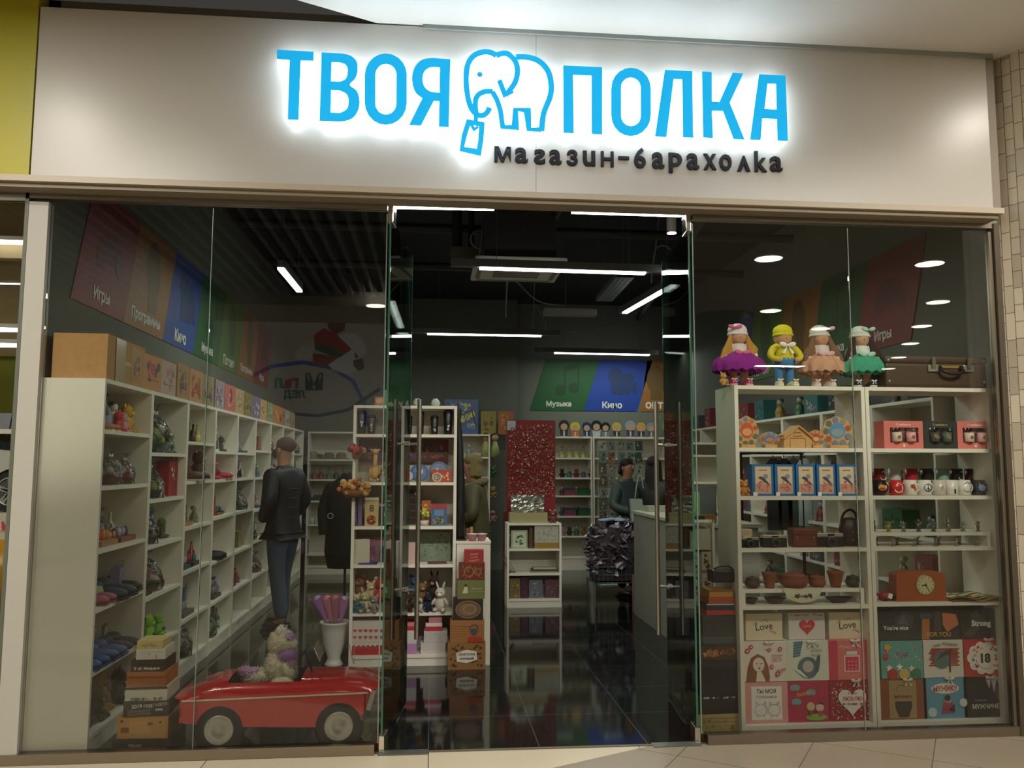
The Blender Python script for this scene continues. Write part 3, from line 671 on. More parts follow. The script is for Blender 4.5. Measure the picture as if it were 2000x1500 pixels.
def plushq(s, body, accent, seed=0, ears='round', n=12):
    """small seated soft toy about s tall, facing -Y"""
    q = MB(); m, a = mat(body, .95, bump=.6, scale=120), mat(accent, .95)
    q.ell((0, 0, s*.3), (s*.24, s*.2, s*.3), m, n=n, nz=.12, seed=seed); q.ell((0, -s*.03, s*.72), (s*.23, s*.2, s*.22), m, n=n, nz=.1, seed=seed+1)
    q.ell((0, -s*.2, s*.67), (s*.1, s*.08, s*.08), a, n=8)
    for k in (-1, 1):
        if ears == 'round': q.ell((k*s*.17, 0, s*.93), (s*.08, s*.04, s*.08), a, n=8)
        else: q.ell((k*s*.13, .0, s*1.02), (s*.05, s*.03, s*.17), m, RY(k*.3), n=8)
        q.ell((k*s*.26, -s*.08, s*.38), (s*.08, s*.1, s*.18), m, RY(-k*.5), n=8); q.ell((k*s*.17, -s*.22, s*.08), (s*.1, s*.18, s*.09), m, n=8)
        q.ell((k*s*.08, -s*.21, s*.77), s*.022, BLACK, n=6)
    return q
def figurineq(s, c1, c2, c3, seed=0):
    q = MB(); rd = random.Random(seed)
    q.lathe([(s*.26, 0), (s*.28, s*.04), (s*.2, s*.1), (s*.24, s*.25), (s*.15, s*.5), (s*.07, s*.6)], mat(c1, .4), n=12)
    q.ell((0, 0, s*.72), (s*.13, s*.13, s*.15), mat(c2, .5), n=10); q.ell((0, .01, s*.8), (s*.14, s*.14, s*.11), mat(c3, .6), n=10)
    for k in (-1, 1): q.ell((k*s*.19, -s*.04, s*.4), (s*.06, s*.06, s*.16), mat(c1, .4), RY(-k*.5), n=8)
    return q
def bundle(s, label, loc, cols, seed=0, rz=0.0, group=None):
    """gift basket wrapped in clear film with a tuft and ribbon"""
    r = thing('gift_bundle', label, 'gift basket', loc, rz, group); rd = random.Random(seed)
    q = MB(); q.lathe([(s*.3, 0), (s*.36, s*.2), (s*.38, s*.21), (s*.33, s*.19), (s*.2, s*.1)], mat(cols[0], .8), n=14); q.build('basket', r)
    q = MB()
    for i in range(9): q.ell((rd.uniform(-.2, .2)*s, rd.uniform(-.2, .15)*s, s*rd.uniform(.2, .42)), s*rd.uniform(.07, .13), mat(cols[1+i % (len(cols)-1)], .5), n=8, nz=.2, seed=i)
    q.build('filling', r)
    q = MB(); pr = [(.38, 0), (.42, .2), (.36, .45), (.2, .68), (.06, .78), (.05, .8), (.17, .95), (.24, 1.02)]
    def fn(u, v):
        k = v*(len(pr)-1); i = min(int(k), len(pr)-2); f = k-i; rr = pr[i][0]*(1-f)+pr[i+1][0]*f; z = pr[i][1]*(1-f)+pr[i+1][1]*f
        rr *= 1+.3*noise.noise(Vector((math.cos(u*2*PI)*4+seed, math.sin(u*2*PI)*4, z*7))); return (rr*s*math.cos(u*2*PI), rr*s*math.sin(u*2*PI), z*s)
    q.grid(fn, 22, 14, CELLO, False, close_u=True); q.build('clear_wrapping', r)
    q = MB(); bow(q, (0, -s*.07, s*.79), s*.16, mat(cols[-1], .4)); q.build('ribbon', r); return r
def mugq(s, c, art=None):
    q = MB(); m = mat(c, .25)
    q.lathe([(s*.38, 0), (s*.42, s*.04), (s*.42, s), (s*.385, s), (s*.38, s*.1), (0.001, s*.08)], m, n=20)
    q.tube([(s*.4+s*.22*math.sin(a), 0, s*.5+s*.28*math.cos(a)) for a in [PI*i/8 for i in range(9)]], s*.05, m, 6); return q
def potq(prof, m, n=24): q = MB(); q.lathe(prof, m, n=n); return q
# ================================================================== RIGHT WINDOW: TWO OPEN SHELVING UNITS
YS = .12
U1X0, U1X1, U2X0, U2X1 = 1.86, 2.705, 2.709, 3.558
def rshelf(label, x0, x1, lv): return shelf_unit('open_shelving_unit', label, (x0, YS, 0), x1-x0, .35, lv, 2.097, plinth=False)
rshelf('white open shelving unit below the dolls, holding blue boxes and clay pots', U1X0, U1X1, [1.711, 1.414, 1.099, .754, .051])
rshelf('white open shelving unit below the suitcase, holding mugs and the clock', U2X0, U2X1, [1.711, 1.417, 1.101, .764, .051])
# little riser benches
def riser(label, x0, x1, z, h):
    t = thing('riser_shelf', label, 'display riser', ((x0+x1)/2, YS+.16, z)); w = x1-x0
    q = MB(); q.box(-w/2, w/2, -.13, .13, h-.022, h, SHELF); q.build('top', t)
    for k in (-1, 1): q = MB(); q.box(k*(w/2-.011)-.011, k*(w/2-.011)+.011, -.13, .13, 0, h-.022, SHELF); q.build('leg', t)
riser('low white riser carrying the clay pots', U1X0+.03, U1X1-.035, .754, .095)
riser('low white riser carrying the metal figurines', U2X0+.03, U2X1-.04, 1.101, .088)
YI = YS+.10
def sx(px, py, y=YI): return onY(px, py, y)
def spot(px0, px1, py, y=YI): a, b = sx(px0, py, y), sx(px1, py, y); return (a.x+b.x)/2, b.x-a.x
# ---- row of five blue picture boxes
for i, (a, b) in enumerate([(1463, 1505), (1507, 1546), (1548, 1586), (1588, 1625), (1627, 1665)]):
    x, w = spot(a, b, 940); h = .195; d = .1; q = bx(w*.98, h, d, mat('#2a6ea6', .4)); FB(q, w, h, d)
    pp = mat('#d8b98c', .5); q.a_rect(-w*.36, w*.38, h*.07, h*.93, pp); q.a_rect(-w*.33, w*.35, h*.1, h*.9, mat('#dcc6a4', .5)); q.a_rect(-w*.33, w*.35, h*.1, h*.38, mat('#cf9a86', .5))
    q.a_rect(-w*.2, w*.2, h*.8, h*.83, mat('#9a6a60')); q.art([(-w*.22, h*.58), (-w*.05, h*.5), (w*.28, h*.33), (w*.3, h*.37), (w*.05, h*.56), (-w*.1, h*.62)], mat('#4a4656')); q.a_disc(w*.12, h*.62, w*.12, mat('#8c93a0'), ry=h*.07)
    q.speckle(-w*.3, w*.32, h*.12, h*.5, ['#c86a6a', '#d98a6a', '#b85a66'], 26, w*.05, i); q.a_rect(-w*.47, -w*.28, .0, h*.12, mat('#e8e4d8')); 
    solo(q, 'picture_box', 'blue box with a bird picture, %s in the row of five' % ['leftmost', 'second from left', 'middle one', 'second from right', 'rightmost'][i], 'box', (x, YI, 1.4145), 0, 'blue bird picture boxes')
x, w = spot(1441, 1458, 950); solo(plushq(.1, '#c8823a', '#e0a860'), 'plush_toy', 'tiny orange plush beside the blue picture boxes', 'toy', (x, YI-.03, 1.4145))
x, w = spot(1668, 1682, 950); q = bx(w, .12, .06, mat('#b8742a', .5)); FB(q, w, .12, .06); q.a_disc(0, .07, w*.3, mat('#5a3218')); q.a_rect(-w*.3, w*.3, .02, .035, mat('#e8c870')); solo(q, 'small_box', 'narrow orange brown box at the right end of the blue boxes', 'box', (x, YI, 1.4145))
# ---- souvenir magnets and stands, top row
WOOD = mat('#c79a5e', .6, grain=.12, scale=20)
def souvenir(px0, px1, py0, py1, label, c1, c2, seed, oval=True):
    a = sx(px0, py1, YI-.03); b = sx(px1, py0, YI-.03); w = b.x-a.x; h = b.z-a.z; z0 = 1.712; rd = random.Random(seed)
    t = thing('wooden_souvenir', label, 'souvenir', ((a.x+b.x)/2, YI-.03, z0))
    q = MB(); q.prism([(w/2*math.cos(a_)*(1+.05*math.cos(8*a_)), h*.52+h*.48*math.sin(a_)*(1+.04*math.cos(8*a_))) for a_ in [2*PI*i/40 for i in range(40)]], -.006, .006, WOOD); q.box(-w*.3, w*.3, -.03, .03, 0, .02, WOOD)
    q.face(XZ(-.0062)); n = 9
    for i in range(n): a_ = 2*PI*i/n+.3; q.a_disc(w*.38*math.cos(a_), h*.52+h*.38*math.sin(a_), w*.1, mat(rd.choice(['#6b7f9c', '#a8563c', '#8c8a80', '#5d6a58', '#c0743c'])), 12)
    q.build('wooden_plate', t); q = MB(); q.face(XZ(-.0075)); q.a_disc(0, h*.55, w*.27, mat(c1), 22, h*.25); q.a_disc(0, h*.5, w*.2, mat(c2), 18, h*.12); q.a_rect(-w*.2, w*.2, h*.14, h*.22, mat('#c08a3a')); q.build('round_picture', t)
souvenir(1436, 1480, 812, 873, 'tall carved wooden souvenir plate with orange picture, far left of its shelf', '#c8562c', '#d9a06a', 1)
souvenir(1484, 1521, 842, 873, 'small wooden souvenir with blue round picture left of the toy house', '#4a7ba8', '#d8742c', 2)
souvenir(1578, 1608, 838, 873, 'small wooden souvenir with red boat picture right of the toy house', '#a8483a', '#d0b070', 3)
souvenir(1606, 1662, 812, 873, 'largest carved wooden souvenir plate with blue round picture', '#5a8fb8', '#8c9aa0', 4)
a, b = sx(1525, 872), sx(1577, 832); t = thing('wooden_toy_house', 'small wooden house with lettered gable between the souvenirs', 'toy house', ((a.x+b.x)/2, YI, 1.712)); w = b.x-a.x; h = .135
q = MB(); q.prism([(-w/2, 0), (w/2, 0), (w/2, h*.6), (0, h), (-w/2, h*.6)], -.05, .05, WOOD); q.face(XZ(-.0505)); q.a_text('ДОМИК', 0, h*.7, .011, mat('#3a2510')); q.a_text('ДЛЯ КЛЮЧЕЙ', 0, h*.55, .01, mat('#3a2510')); q.a_line([(-w*.28, 0), (-w*.28, h*.45), (w*.28, h*.45), (w*.28, 0)], .002, mat('#6b4420')); q.build('walls', t)
for k in (-1, 1): q = MB(); q.box(0, .122, -.065, .065, 0, .008, WOOD, M=T(0, 0, h+.002) @ RY(PI*.215 if k > 0 else PI-PI*.215)); q.build('roof', t)
# ---- cameras and bags
def camera_(px0, px1, label, body='#191614', topc='#a9a493', case=False):
    x, w = spot(px0, px1, 1050, YI-.03); t = thing('film_camera', label, 'camera', (x, YI-.03, 1.1)); h = w*.5
    q = MB(); q.box(-w/2, w/2, -.025, .025, 0, h*.7, mat(body, .7, grain=.2, scale=90), b=.006); q.build('body', t)
    q = MB(); q.box(-w*.48, w*.48, -.023, .023, h*.7, h*.95, mat(topc, .3, .8), b=.004); q.cyl((w*.3, 0, h*.95), (w*.3, 0, h*1.1), .01, mat(topc, .3, .8)); q.cyl((-w*.35, 0, h*.95), (-w*.35, 0, h*1.06), .012, mat(topc, .3, .8)); q.box(-w*.1, w*.14, -.026, -.02, h*.76, h*.9, mat('#1b1b1e', .2)); q.build('top_plate', t)
    q = MB(); q.cyl((0, -.02, h*.38), (0, -.05, h*.38), h*.34, mat('#8d8a80', .3, .8)); q.cyl((0, -.05, h*.38), (0, -.058, h*.38), h*.28, mat('#2a2a2c', .3)); q.cyl((0, -.058, h*.38), (0, -.0585, h*.38), h*.14, mat('#101522', .05)); q.build('lens', t)
camera_(1441, 1480, 'old film camera with chrome lens ring at the left of its shelf')
camera_(1486, 1534, 'old film camera with wide silver top, half out of its leather case', topc='#c5bfa8')
camera_(1592, 1645, 'old silver topped camera right of the brown leather case', topc='#c8c2ae')
x, w = spot(1541, 1587, 1048); t = thing('leather_case', 'reddish brown leather camera case between two cameras', 'case', (x, YI-.02, 1.1)); LE = mat('#6a3222', .5, grain=.15, scale=30)
q = MB(); q.box(-w/2, w/2, -.045, .045, 0, .1, LE, b=.012); q.build('body', t); q = MB(); q.box(-w/2-.003, w/2+.003, -.049, .045, .07, .115, LE, b=.01); q.build('flap', t)
[MB().ell((k*w*.34, -.05, .06), .005, CHROME, n=8).build('press_stud', t) for k in (-1, 1)]
x, w = spot(1640, 1678, 1040, YI+.02); t = thing('leather_bag', 'dark brown leather camera bag with strap handle at the right end', 'bag', (x, YI+.02, 1.1)); LD = mat('#2e1a15', .45, grain=.2, scale=20)
q = MB(); q.lathe([(w*.5, 0), (w*.53, .03), (w*.53, .1), (w*.42, .16), (w*.2, .175)], LD, sy=.7); q.build('body', t)
q = MB(); q.tube(crm([(-w*.4, 0, .15), (-w*.3, -.01, .2), (0, -.015, .225), (w*.3, -.01, .2), (w*.4, 0, .15)], 5), .008, LD); q.build('handle', t)
[MB().ell((k, -w*.36, z), .004, CHROME, n=8).build('press_stud', t) for k, z in ((-.02, .15), (0, .09), (0, .04))]
x, w = spot(1447, 1468, 1030, YI+.08); q = bx(w, .1, .06, mat('#c8b28a', .8)); FB(q, w, .1, .06); q.a_rect(-w*.3, w*.3, .03, .06, mat('#e2d6b8')); solo(q, 'small_box', 'small cream carton standing behind the leftmost camera', 'box', (x, YI+.1, 1.1))
x, w = spot(1445, 1470, 1000, YI+.08)
# ---- clay pots
CL = mat('#8a4a32', .7, grain=.12, scale=18); CLD = mat('#4d3a30', .6, grain=.15, scale=18)
def pot(px0, px1, py0, label, kind, m, z=.85, y=YI-.02, name='clay_pot', cat='pot'):
    x, w = spot(px0, px1, 1140, y); h = sx((px0+px1)/2, py0, y).z - z; r = w/2
    t = thing(name, label, cat, (x, y, z+.001)); q = MB()
    P = {'cup': [(r*.55, 0), (r*.6, h*.1), (r*.85, h*.8), (r, h*.97), (r*.97, h), (r*.85, h*.95), (r*.5, h*.1), (.001, h*.08)], 'jar': [(r*.6, 0), (r*.95, h*.2), (r, h*.45), (r*.8, h*.68), (r*.85, h*.74), (r*.78, h*.74), (r*.7, h*.6), (.001, h*.5)], 'bowl': [(r*.5, 0), (r*.8, h*.3), (r, h*.9), (r, h), (r*.93, h*.92), (r*.5, h*.2), (.001, h*.15)], 'tureen': [(r*.5, 0), (r*.85, h*.15), (r, h*.42), (r*.92, h*.6), (r*.96, h*.63), (r*.85, h*.63), (.001, h*.6)]}[kind]
    q.lathe(P, m, n=26); q.build('bowl_body', t)
    if kind in ('jar', 'tureen'): z1 = h*(.74 if kind == 'jar' else .63); q = MB(); q.lathe([(r*.86, z1), (r*.7, z1+h*.12), (r*.15, z1+h*.2), (r*.13, z1+h*.26), (.001, z1+h*.28)], m, n=20); q.build('lid', t)
pot(1455, 1484, 1125, 'lidded brown clay pot at the left end of the riser', 'jar', CLD)
pot(1488, 1518, 1118, 'tapered clay cup second from the left on the riser', 'cup', CL)
pot(1522, 1578, 1112, 'wide lidded clay tureen in the middle of the riser', 'tureen', CL)
pot(1580, 1612, 1122, 'round bellied clay jug right of the tureen', 'jar', CL)
pot(1616, 1648, 1116, 'tall tapered clay beaker on the right of the riser', 'cup', CL)
pot(1652, 1680, 1122, 'dark green brown lidded pot at the right end of the riser', 'jar', mat('#3c3a2c', .6))
for a, b, l in ((1452, 1478, 'small dark bowl under the left end of the riser'), (1490, 1532, 'dark footed bowl under the riser left of the embroidered cloth'), (1608, 1662, 'long dark shallow dish under the riser right of the cloth')):
    x, w = spot(a, b, 1170); q = MB(); q.lathe([(w*.25, 0), (w*.3, .006), (w*.48, .032), (w*.5, .036), (w*.44, .03), (.001, .012)], mat('#35241d', .5), sy=.35 if w > .14 else .8); solo(q, 'clay_bowl', l, 'bowl', (x, YI-.02, .7545))
q = MB(); CR = mat('#cfc8a8', .9); a, b = sx(1528, 1152, YS+.028), sx(1606, 1180, YS+.028); w = b.x-a.x; dz = .085
q.grid(lambda u, v: (-w/2+w*(.0+u)*(1-.2*v)+w*.1*v, -.002-.012*math.sin(v*2)+.004*math.sin(u*14)*v, .001-dz*v*(1-.35*abs(2*u-1)**2)), 18, 8, CR, True); q.box(-w/2, w/2, -.002, .08, .0, .003, CR)
q.face(XZ(-.016)); q.speckle(-w*.25, w*.25, -.06, -.025, ['#2c2c26', '#4a3a30'], 24, .009, 3); o = solo(q, 'embroidered_cloth', 'cream embroidered cloth hanging over the edge of the clay pot riser', 'cloth', ((a.x+b.x)/2, YS+.026, .851))
# ---- gift boxes 3 x 3 on the bottom shelves
def gift(px0, px1, py0, py1, label, base, art, y=YS+.13, d=.16, ribbon=None, side=None):
    a = onY(px0, py1, y-d/2); b = onY(px1, py0, y-d/2); w, h = b.x-a.x, b.z-a.z; z = GZ[0]
    q = bx(w, h, d, mat(side or base, .55), b=.002); q2 = MB(); q2.box(-w/2, w/2, -d/2-.0012, -d/2, 0, h, mat(base, .5)); FB(q2, w, h, d, .0014); art(q2, w, h)
    t = thing('gift_box', label, 'gift box', ((a.x+b.x)/2, y, z), 0, 'stacked cube gift boxes in the right window'); q.build('box_body', t); q2.build('printed_front', t)
    if ribbon: 
        q3 = MB(); q3.face(XZ(-d/2-.004)); bow(q3, (w*.1, -d/2-.01, h-.006), .035, mat(ribbon, .35)); q3.build('ribbon_bow', t)
    GZ[1] = z+h
GZ = [.052, 0]
H = lambda s: mat(s, .55)
def a_love(q, w, h): q.a_text('Love', 0, h*.52, h*.26, H('#4a4642'), bold=.01, rot=.1); [q.a_disc(w*(.18+.06*i), h*(.36-.05*i), w*.035, H('#c8a0a0')) for i in range(3)]; q.a_line([(-w*.3, h*.6), (-w*.2, h*.7), (-w*.22, h*.5)], .003, H('#6a665c')); q.a_line([(-.02, h*.7), (.01, h*.8), (.02, h*.7)], .003, H('#6a665c'))
def a_heartb(q, w, h): q.speckle(-w*.48, w*.48, h*.86, h, ['#b85a60', '#8a8a80'], 40, .006, 2); q.a_heart(0, h*.5, w*.22, H('#c62a30')); q.a_text('Love', 0, h*.52, h*.12, H('#e8a090')); q.a_text('love', w*.3, h*.75, h*.08, H('#b8a8a8'))
def a_girl(q, w, h):
    hr = H('#8a5a32'); q.art([(-w*.42, 0), (-w*.38, h*.35), (-w*.3, h*.6), (-w*.15, h*.7), (0, h*.62), (w*.08, h*.4), (w*.12, h*.12), (w*.1, 0)], hr); q.a_disc(-w*.13, h*.43, w*.13, H('#e8d8c4'), ry=h*.18); q.art([(-w*.2, 0), (-w*.17, h*.25), (-w*.07, h*.25), (w*.02, 0)], H('#e8d8c4'))
    q.a_line([(-w*.2, h*.46), (-w*.15, h*.45)], .003, H('#3a2a22')); q.a_line([(-w*.1, h*.45), (-w*.05, h*.46)], .003, H('#3a2a22')); q.a_disc(-w*.12, h*.34, w*.02, H('#b0383c'))
    for u, v, r in ((-.38, .78, .06), (-.3, .88, .05), (.1, .8, .04), (.35, .82, .05), (.15, .38, .05), (.28, .2, .06)): q.a_disc(w*u, h*v, w*r, H('#c8405a'), 6); q.a_disc(w*u, h*v, w*r*.4, H('#f2d8d8'), 8)
    q.a_text('Красивая', w*.27, h*.66, h*.06, H('#b83a52'), wmax=w*.4); q.a_text('как ты', w*.27, h*.56, h*.05, H('#b83a52')); q.a_text('love', w*.36, h*.3, h*.1, H('#c0407a'), rot=.3)
def a_cat(q, w, h):
    q.art([(-w*.32, h*.98), (-w*.1, h), (-w*.18, h*.62), (-w*.34, h*.58)], H('#4f7486')); [q.a_line([(-w*.32, h*(.64+.07*i)), (-w*.16, h*(.68+.07*i))], .002, H('#c8d4d4')) for i in range(5)]
    q.a_disc(0, h*.33, w*.24, H('#57707c')); q.a_disc(0, h*.36, w*.13, H('#c6b4a8')); q.art([(w*.15, h*.2), (w*.22, h*.6), (w*.3, h*.66), (w*.28, h*.4), (w*.24, h*.22)], H('#46606c')); q.art([(-w*.34, h*.3), (-w*.1, h*.1), (.0, h*.06), (-w*.2, h*.28)], H('#e6ece8'))
    q.a_text('Самой', w*.12, h*.88, h*.08, H('#55605c'), bold=0); q.a_text('лучшей', w*.2, h*.76, h*.08, H('#55605c'), bold=0); q.a_text('Мурр', w*.18, h*.64, h*.08, H('#55605c'), bold=0)
def a_jar(q, w, h):
    q.a_rect(-w/2, -w*.3, 0, h, H('#d23c58')); q.a_rect(w*.34, w/2, 0, h, H('#d23c58')); q.a_text('Прекрасной', 0, h*.82, h*.1, H('#f2c8c4'), wmax=w*.55); q.a_rect(-w*.16, w*.2, h*.2, h*.62, H('#e9d2cc')); q.a_rect(-w*.13, w*.17, h*.23, h*.58, H('#d8405e')); q.a_rect(-w*.1, w*.14, h*.63, h*.72, H('#eadad0')); [q.a_disc(w*(-.06+.08*(i % 3)), h*(.28+.09*(i//3)), w*.032, H('#f06a86')) for i in range(9)]
def a_pigs(q, w, h):
    q.a_rect(-w*.34, w*.36, h*.08, h*.9, H('#efe8de')); q.a_text('ТЫ МОЯ', 0, h*.78, h*.11, H('#4a4644'), wmax=w*.45); q.a_text('половинка', 0, h*.64, h*.06, H('#8a8480'), bold=0)
    ln = H('#6a6664')
    for u in (-.13, .17): q.a_line([(w*(u+.14*math.cos(a)), h*(.32+.14*math.sin(a))) for a in [2*PI*i/16 for i in range(16)]], .0018, ln, True); [q.a_line([(w*(u+k*.1), h*.42), (w*(u+k*.11), h*.52), (w*(u+k*.03), h*.45)], .0018, ln) for k in (-1, 1)]; [q.a_line([(w*(u+k*.07), h*.2), (w*(u+k*.07), h*.12)], .0018, ln) for k in (-1, 1)]
def a_kids(q, w, h):
    for u, v in ((-.32, .84), (.06, .72), (-.3, .5)): [q.a_disc(w*(u+d_*.05), h*(v+.015*(i % 2)), w*.07, H('#7aa0a4'), 12) for i, d_ in enumerate((-1, 0, 1))]
    q.a_text('Люблю', -w*.12, h*.7, h*.09, H('#e0b040'), rot=.2); q.a_disc(w*.18, h*.12, w*.26, H('#8cae3c'), ry=h*.08); q.a_disc(.04*w, h*.38, w*.1, H('#d8b880')); q.a_disc(w*.26, h*.36, w*.1, H('#e4c4b0')); q.art([(w*.16, h*.42), (w*.3, h*.5), (w*.4, h*.38), (w*.28, h*.44)], H('#4a2018')); q.a_rect(w*.0, w*.05, h*.14, h*.3, H('#5a7a3a')); q.a_rect(w*.22, w*.3, h*.14, h*.28, H('#b8506a'))
def a_whiteheart(q, w, h): q.speckle(-w*.48, w*.48, h*.03, h*.97, ['#f0dcd8', '#e8c4c4'], 110, .006, 5); q.a_heart(0, h*.5, w*.32, H('#efe2dc')); q.a_text('Я тебя', 0, h*.68, h*.06, H('#b0303a')); q.a_text('ЛЮБЛЮ', 0, h*.55, h*.1, H('#b0303a'), wmax=w*.45); q.a_text('очень', 0, h*.42, h*.06, H('#b0303a')); [q.a_heart(w*k*.2, h*.42, w*.03, H('#b0303a')) for k in (-1, 1)]
def a_nice(q, w, h): q.art([(-w*.1, h*.35), (w*.35, h*.4), (w*.42, h*.75), (w*.2, h*.95), (-w*.05, h*.75)], H('#3c3c44')); q.art([(w*.0, h*.55), (w*.15, h*.9), (w*.3, h*.5)], H('#55525a')); q.a_text("You're nice", -w*.05, h*.42, h*.15, H('#e8e4dc'), wmax=w*.8)
def a_foryou(q, w, h): q.art([(-w*.4, h*.0), (-w*.22, 0), (-w*.2, h*.7), (-w*.38, h*.7)], H('#b06a38')); q.a_rect(-w*.42, -w*.15, h*.72, h*.9, H('#3f444c')); q.art([(w*.1, h*.5), (w*.2, h*.25), (w*.48, h*.5), (w*.42, h*.85), (w*.1, h*.9)], H('#c07048')); q.a_rect(-w*.1, w*.06, h*.3, h*.95, H('#443d44')); q.a_text('FOR YOU', 0, h*.18, h*.15, H('#c8a040'), wmax=w*.65)
def a_strong(q, w, h): q.art([(-w*.42, h*.12), (-w*.2, h*.1), (w*.1, h*.6), (-w*.1, h*.98), (-w*.25, h*.8), (-w*.2, h*.5)], H('#4a4442')); q.a_text('Strong', 0, h*.5, h*.26, H('#eae6de'), wmax=w*.85, bold=.03)
def a_party(q, w, h): q.speckle(-w*.45, w*.45, h*.4, h*.95, ['#e8e0c8', '#d8a848', '#c86858', '#7aa8d0'], 34, .008, 8); q.a_text('Ура!', 0, h*.62, h*.17, H('#a05aa0'), rot=.1); [q.a_star(w*u, h*v, w*.09, H(c)) for u, v, c in ((-.32, .28, '#f0ece0'), (-.08, .3, '#f0ece0'), (.2, .26, '#e0d8c0'))]; [q.a_disc(w*u, h*.12, w*.12, H(c), 14) for u, c in ((-.25, '#b8382c'), (.02, '#d8b060'), (.3, '#3c7a4c'))]; q.a_disc(-w*.36, h*.84, w*.07, H('#e0a838')); q.a_disc(-w*.4, h*.6, w*.07, H('#c84848'))
def a_bday(q, w, h):
    for i in range(9): q.a_rect(-w*(.36-.03*(i % 3)), w*(.38-.04*(i % 2)), h*(.3+.055*i), h*(.34+.055*i), H('#a8382e'))
    q.a_disc(-w*.05, h*.48, w*.2, H('#5c7872')); q.art([(-w*.2, h*.45), (w*.1, h*.62), (w*.2, h*.7), (w*.2, h*.78), (-w*.05, h*.66)], H('#4e4238')); q.a_rect(w*.12, w*.15, h*.14, h*.66, H('#3c3430')); q.a_text('С ДНЁМ', -w*.18, h*.86, h*.07, H('#3a3430'), rot=.15); q.a_text('РОЖДЕНИЯ', w*.15, h*.88, h*.07, H('#3a3430'), rot=-.12)
def a_18(q, w, h):
    for k in range(10): a = 2*PI*k/10; q.a_disc(w*.3*math.cos(a), h*(.5+.3*math.sin(a)), w*.12, H('#efe4d8'), 14)
    q.a_disc(0, h*.5, w*.32, H('#efe4d8')); q.speckle(-w*.34, w*.34, h*.2, h*.85, ['#d88a30', '#b83a38', '#5a86a8', '#e0b040'], 44, .013, 3); q.a_disc(0, h*.5, w*.22, H('#efe4d8')); q.a_text('18', 0, h*.5, h*.26, H('#4a3a2c'), bold=.05)
def a_barrel(q, w, h): q.a_rect(-w*.3, w*.28, h*.03, h*.97, H('#a8885a')); q.art([(-w*.1, h*.05), (w*.1, h*.05), (w*.18, h*.3), (w*.18, h*.45), (-w*.18, h*.45), (-w*.18, h*.3)], H('#3c3226')); q.a_text('МУЖИКА', 0, h*.56, h*.08, H('#3a2c1c'), wmax=w*.45); q.a_line([(-w*.15, h*.7), (-w*.1, h*.85), (w*.1, h*.85)], .003, H('#5c4628'))
def a_super(q, w, h): q.a_disc(0, h*.74, w*.32, H('#e8e0d8'), ry=h*.13); q.a_text('МУЖИКУ', 0, h*.74, h*.14, H('#b8383a'), wmax=w*.56, bold=.04); q.a_disc(w*.05, h*.45, w*.07, H('#d8b09a')); q.art([(-w*.1, h*.12), (w*.2, h*.12), (w*.16, h*.38), (-w*.06, h*.4)], H('#a83c54')); q.art([(w*.05, h*.2), (w*.2, h*.15), (w*.2, h*.35)], H('#2c3044')); q.a_disc(w*.04, h*.5, w*.07, H('#241c1c'), 10); q.a_disc(w*.4, h*.38, w*.09, H('#d0dcd8')); q.a_disc(-w*.32, h*.16, w*.1, H('#c0d4d4'))
def a_real(q, w, h): q.a_text('Самому', -w*.12, h*.42, h*.08, H('#a8a49c'), bold=0); q.a_text('МУЖЧИНЕ', -w*.02, h*.27, h*.12, H('#dcd8d0'), wmax=w*.6); q.art([(w*.0, h*.95), (w*.08, h*.7), (w*.12, h*.95), (w*.18, h*.6), (w*.25, h*.95), (w*.38, h*.55), (w*.36, h), (w*.0, h)], H('#c8c4bc'))
G = [[('pink gift box with two drawn cats and lettering ТЫ МОЯ, bottom left', 1455, 1538, '#dc9c98', a_pigs, None), ('crimson gift box with two cartoon children, bottom middle', 1540, 1618, '#b81c4a', a_kids, None), ('red speckled gift box with a white heart, bottom right', 1622, 1705, '#9c1c28', a_whiteheart, '#d8ccc4')],
     [('white gift box with a brown haired lady print, middle row left', 1450, 1535, '#e8dcd0', a_girl, '#e8d8d0'), ('cream gift box with a blue cat print, centre of the stack', 1537, 1617, '#dcdcc8', a_cat, '#e6e2da'), ('pink gift box with a jar of sweets print, middle row right', 1620, 1703, '#e07c78', a_jar, '#e8e0d8')],
     [('cream gift box reading Love, top left of the pink stack', 1457, 1527, '#dfd0b0', a_love, None), ('white gift box with a red heart, top middle', 1541, 1610, '#d8d0cc', a_heartb, None), ('cream gift box reading Love, top right of the pink stack', 1620, 1690, '#e2d4b6', a_love, None)]]
ROWY = [(1335, 1417), (1253, 1332), (1197, 1250)]
GZ = [.0525, 0]
for r_, row in enumerate(G):
    for (l, a, b, c, art, rb) in row: gift(a, b, *ROWY[r_], l, c, art, ribbon=rb, y=YS+.13+.03*(r_ == 2), side=None)
    GZ[0] = GZ[1]+.0015
G = [[('brown barrel print gift box, bottom left of the right hand stack', 1720, 1808, '#8a4a26', a_barrel, '#d8c8a8'), ('light blue gift box with a red lettered cloud', 1806, 1887, '#5f9ab4', a_super, '#d8d4cc'), ('black gift box with white zigzag and lettering', 1885, 1967, '#1d191b', a_real, '#c8c0b4')],
     [('turquoise party gift box with stars and balloons', 1722, 1802, '#66a49a', a_party, None), ('white birthday gift box with red brush strokes', 1804, 1881, '#ddd6c6', a_bday, None), ('red gift box with a big number 18', 1883, 1962, '#c23e3c', a_18, '#d8a8a0')],
     [("dark gift box reading You're nice", 1715, 1790, '#262224', a_nice, None), ('dark gift box reading FOR YOU', 1792, 1872, '#241e20', a_foryou, None), ('dark gift box reading Strong', 1876, 1955, '#221f20', a_strong, None)]]
ROWY = [(1327, 1408), (1250, 1325), (1188, 1247)]
GZ = [.0525, 0]
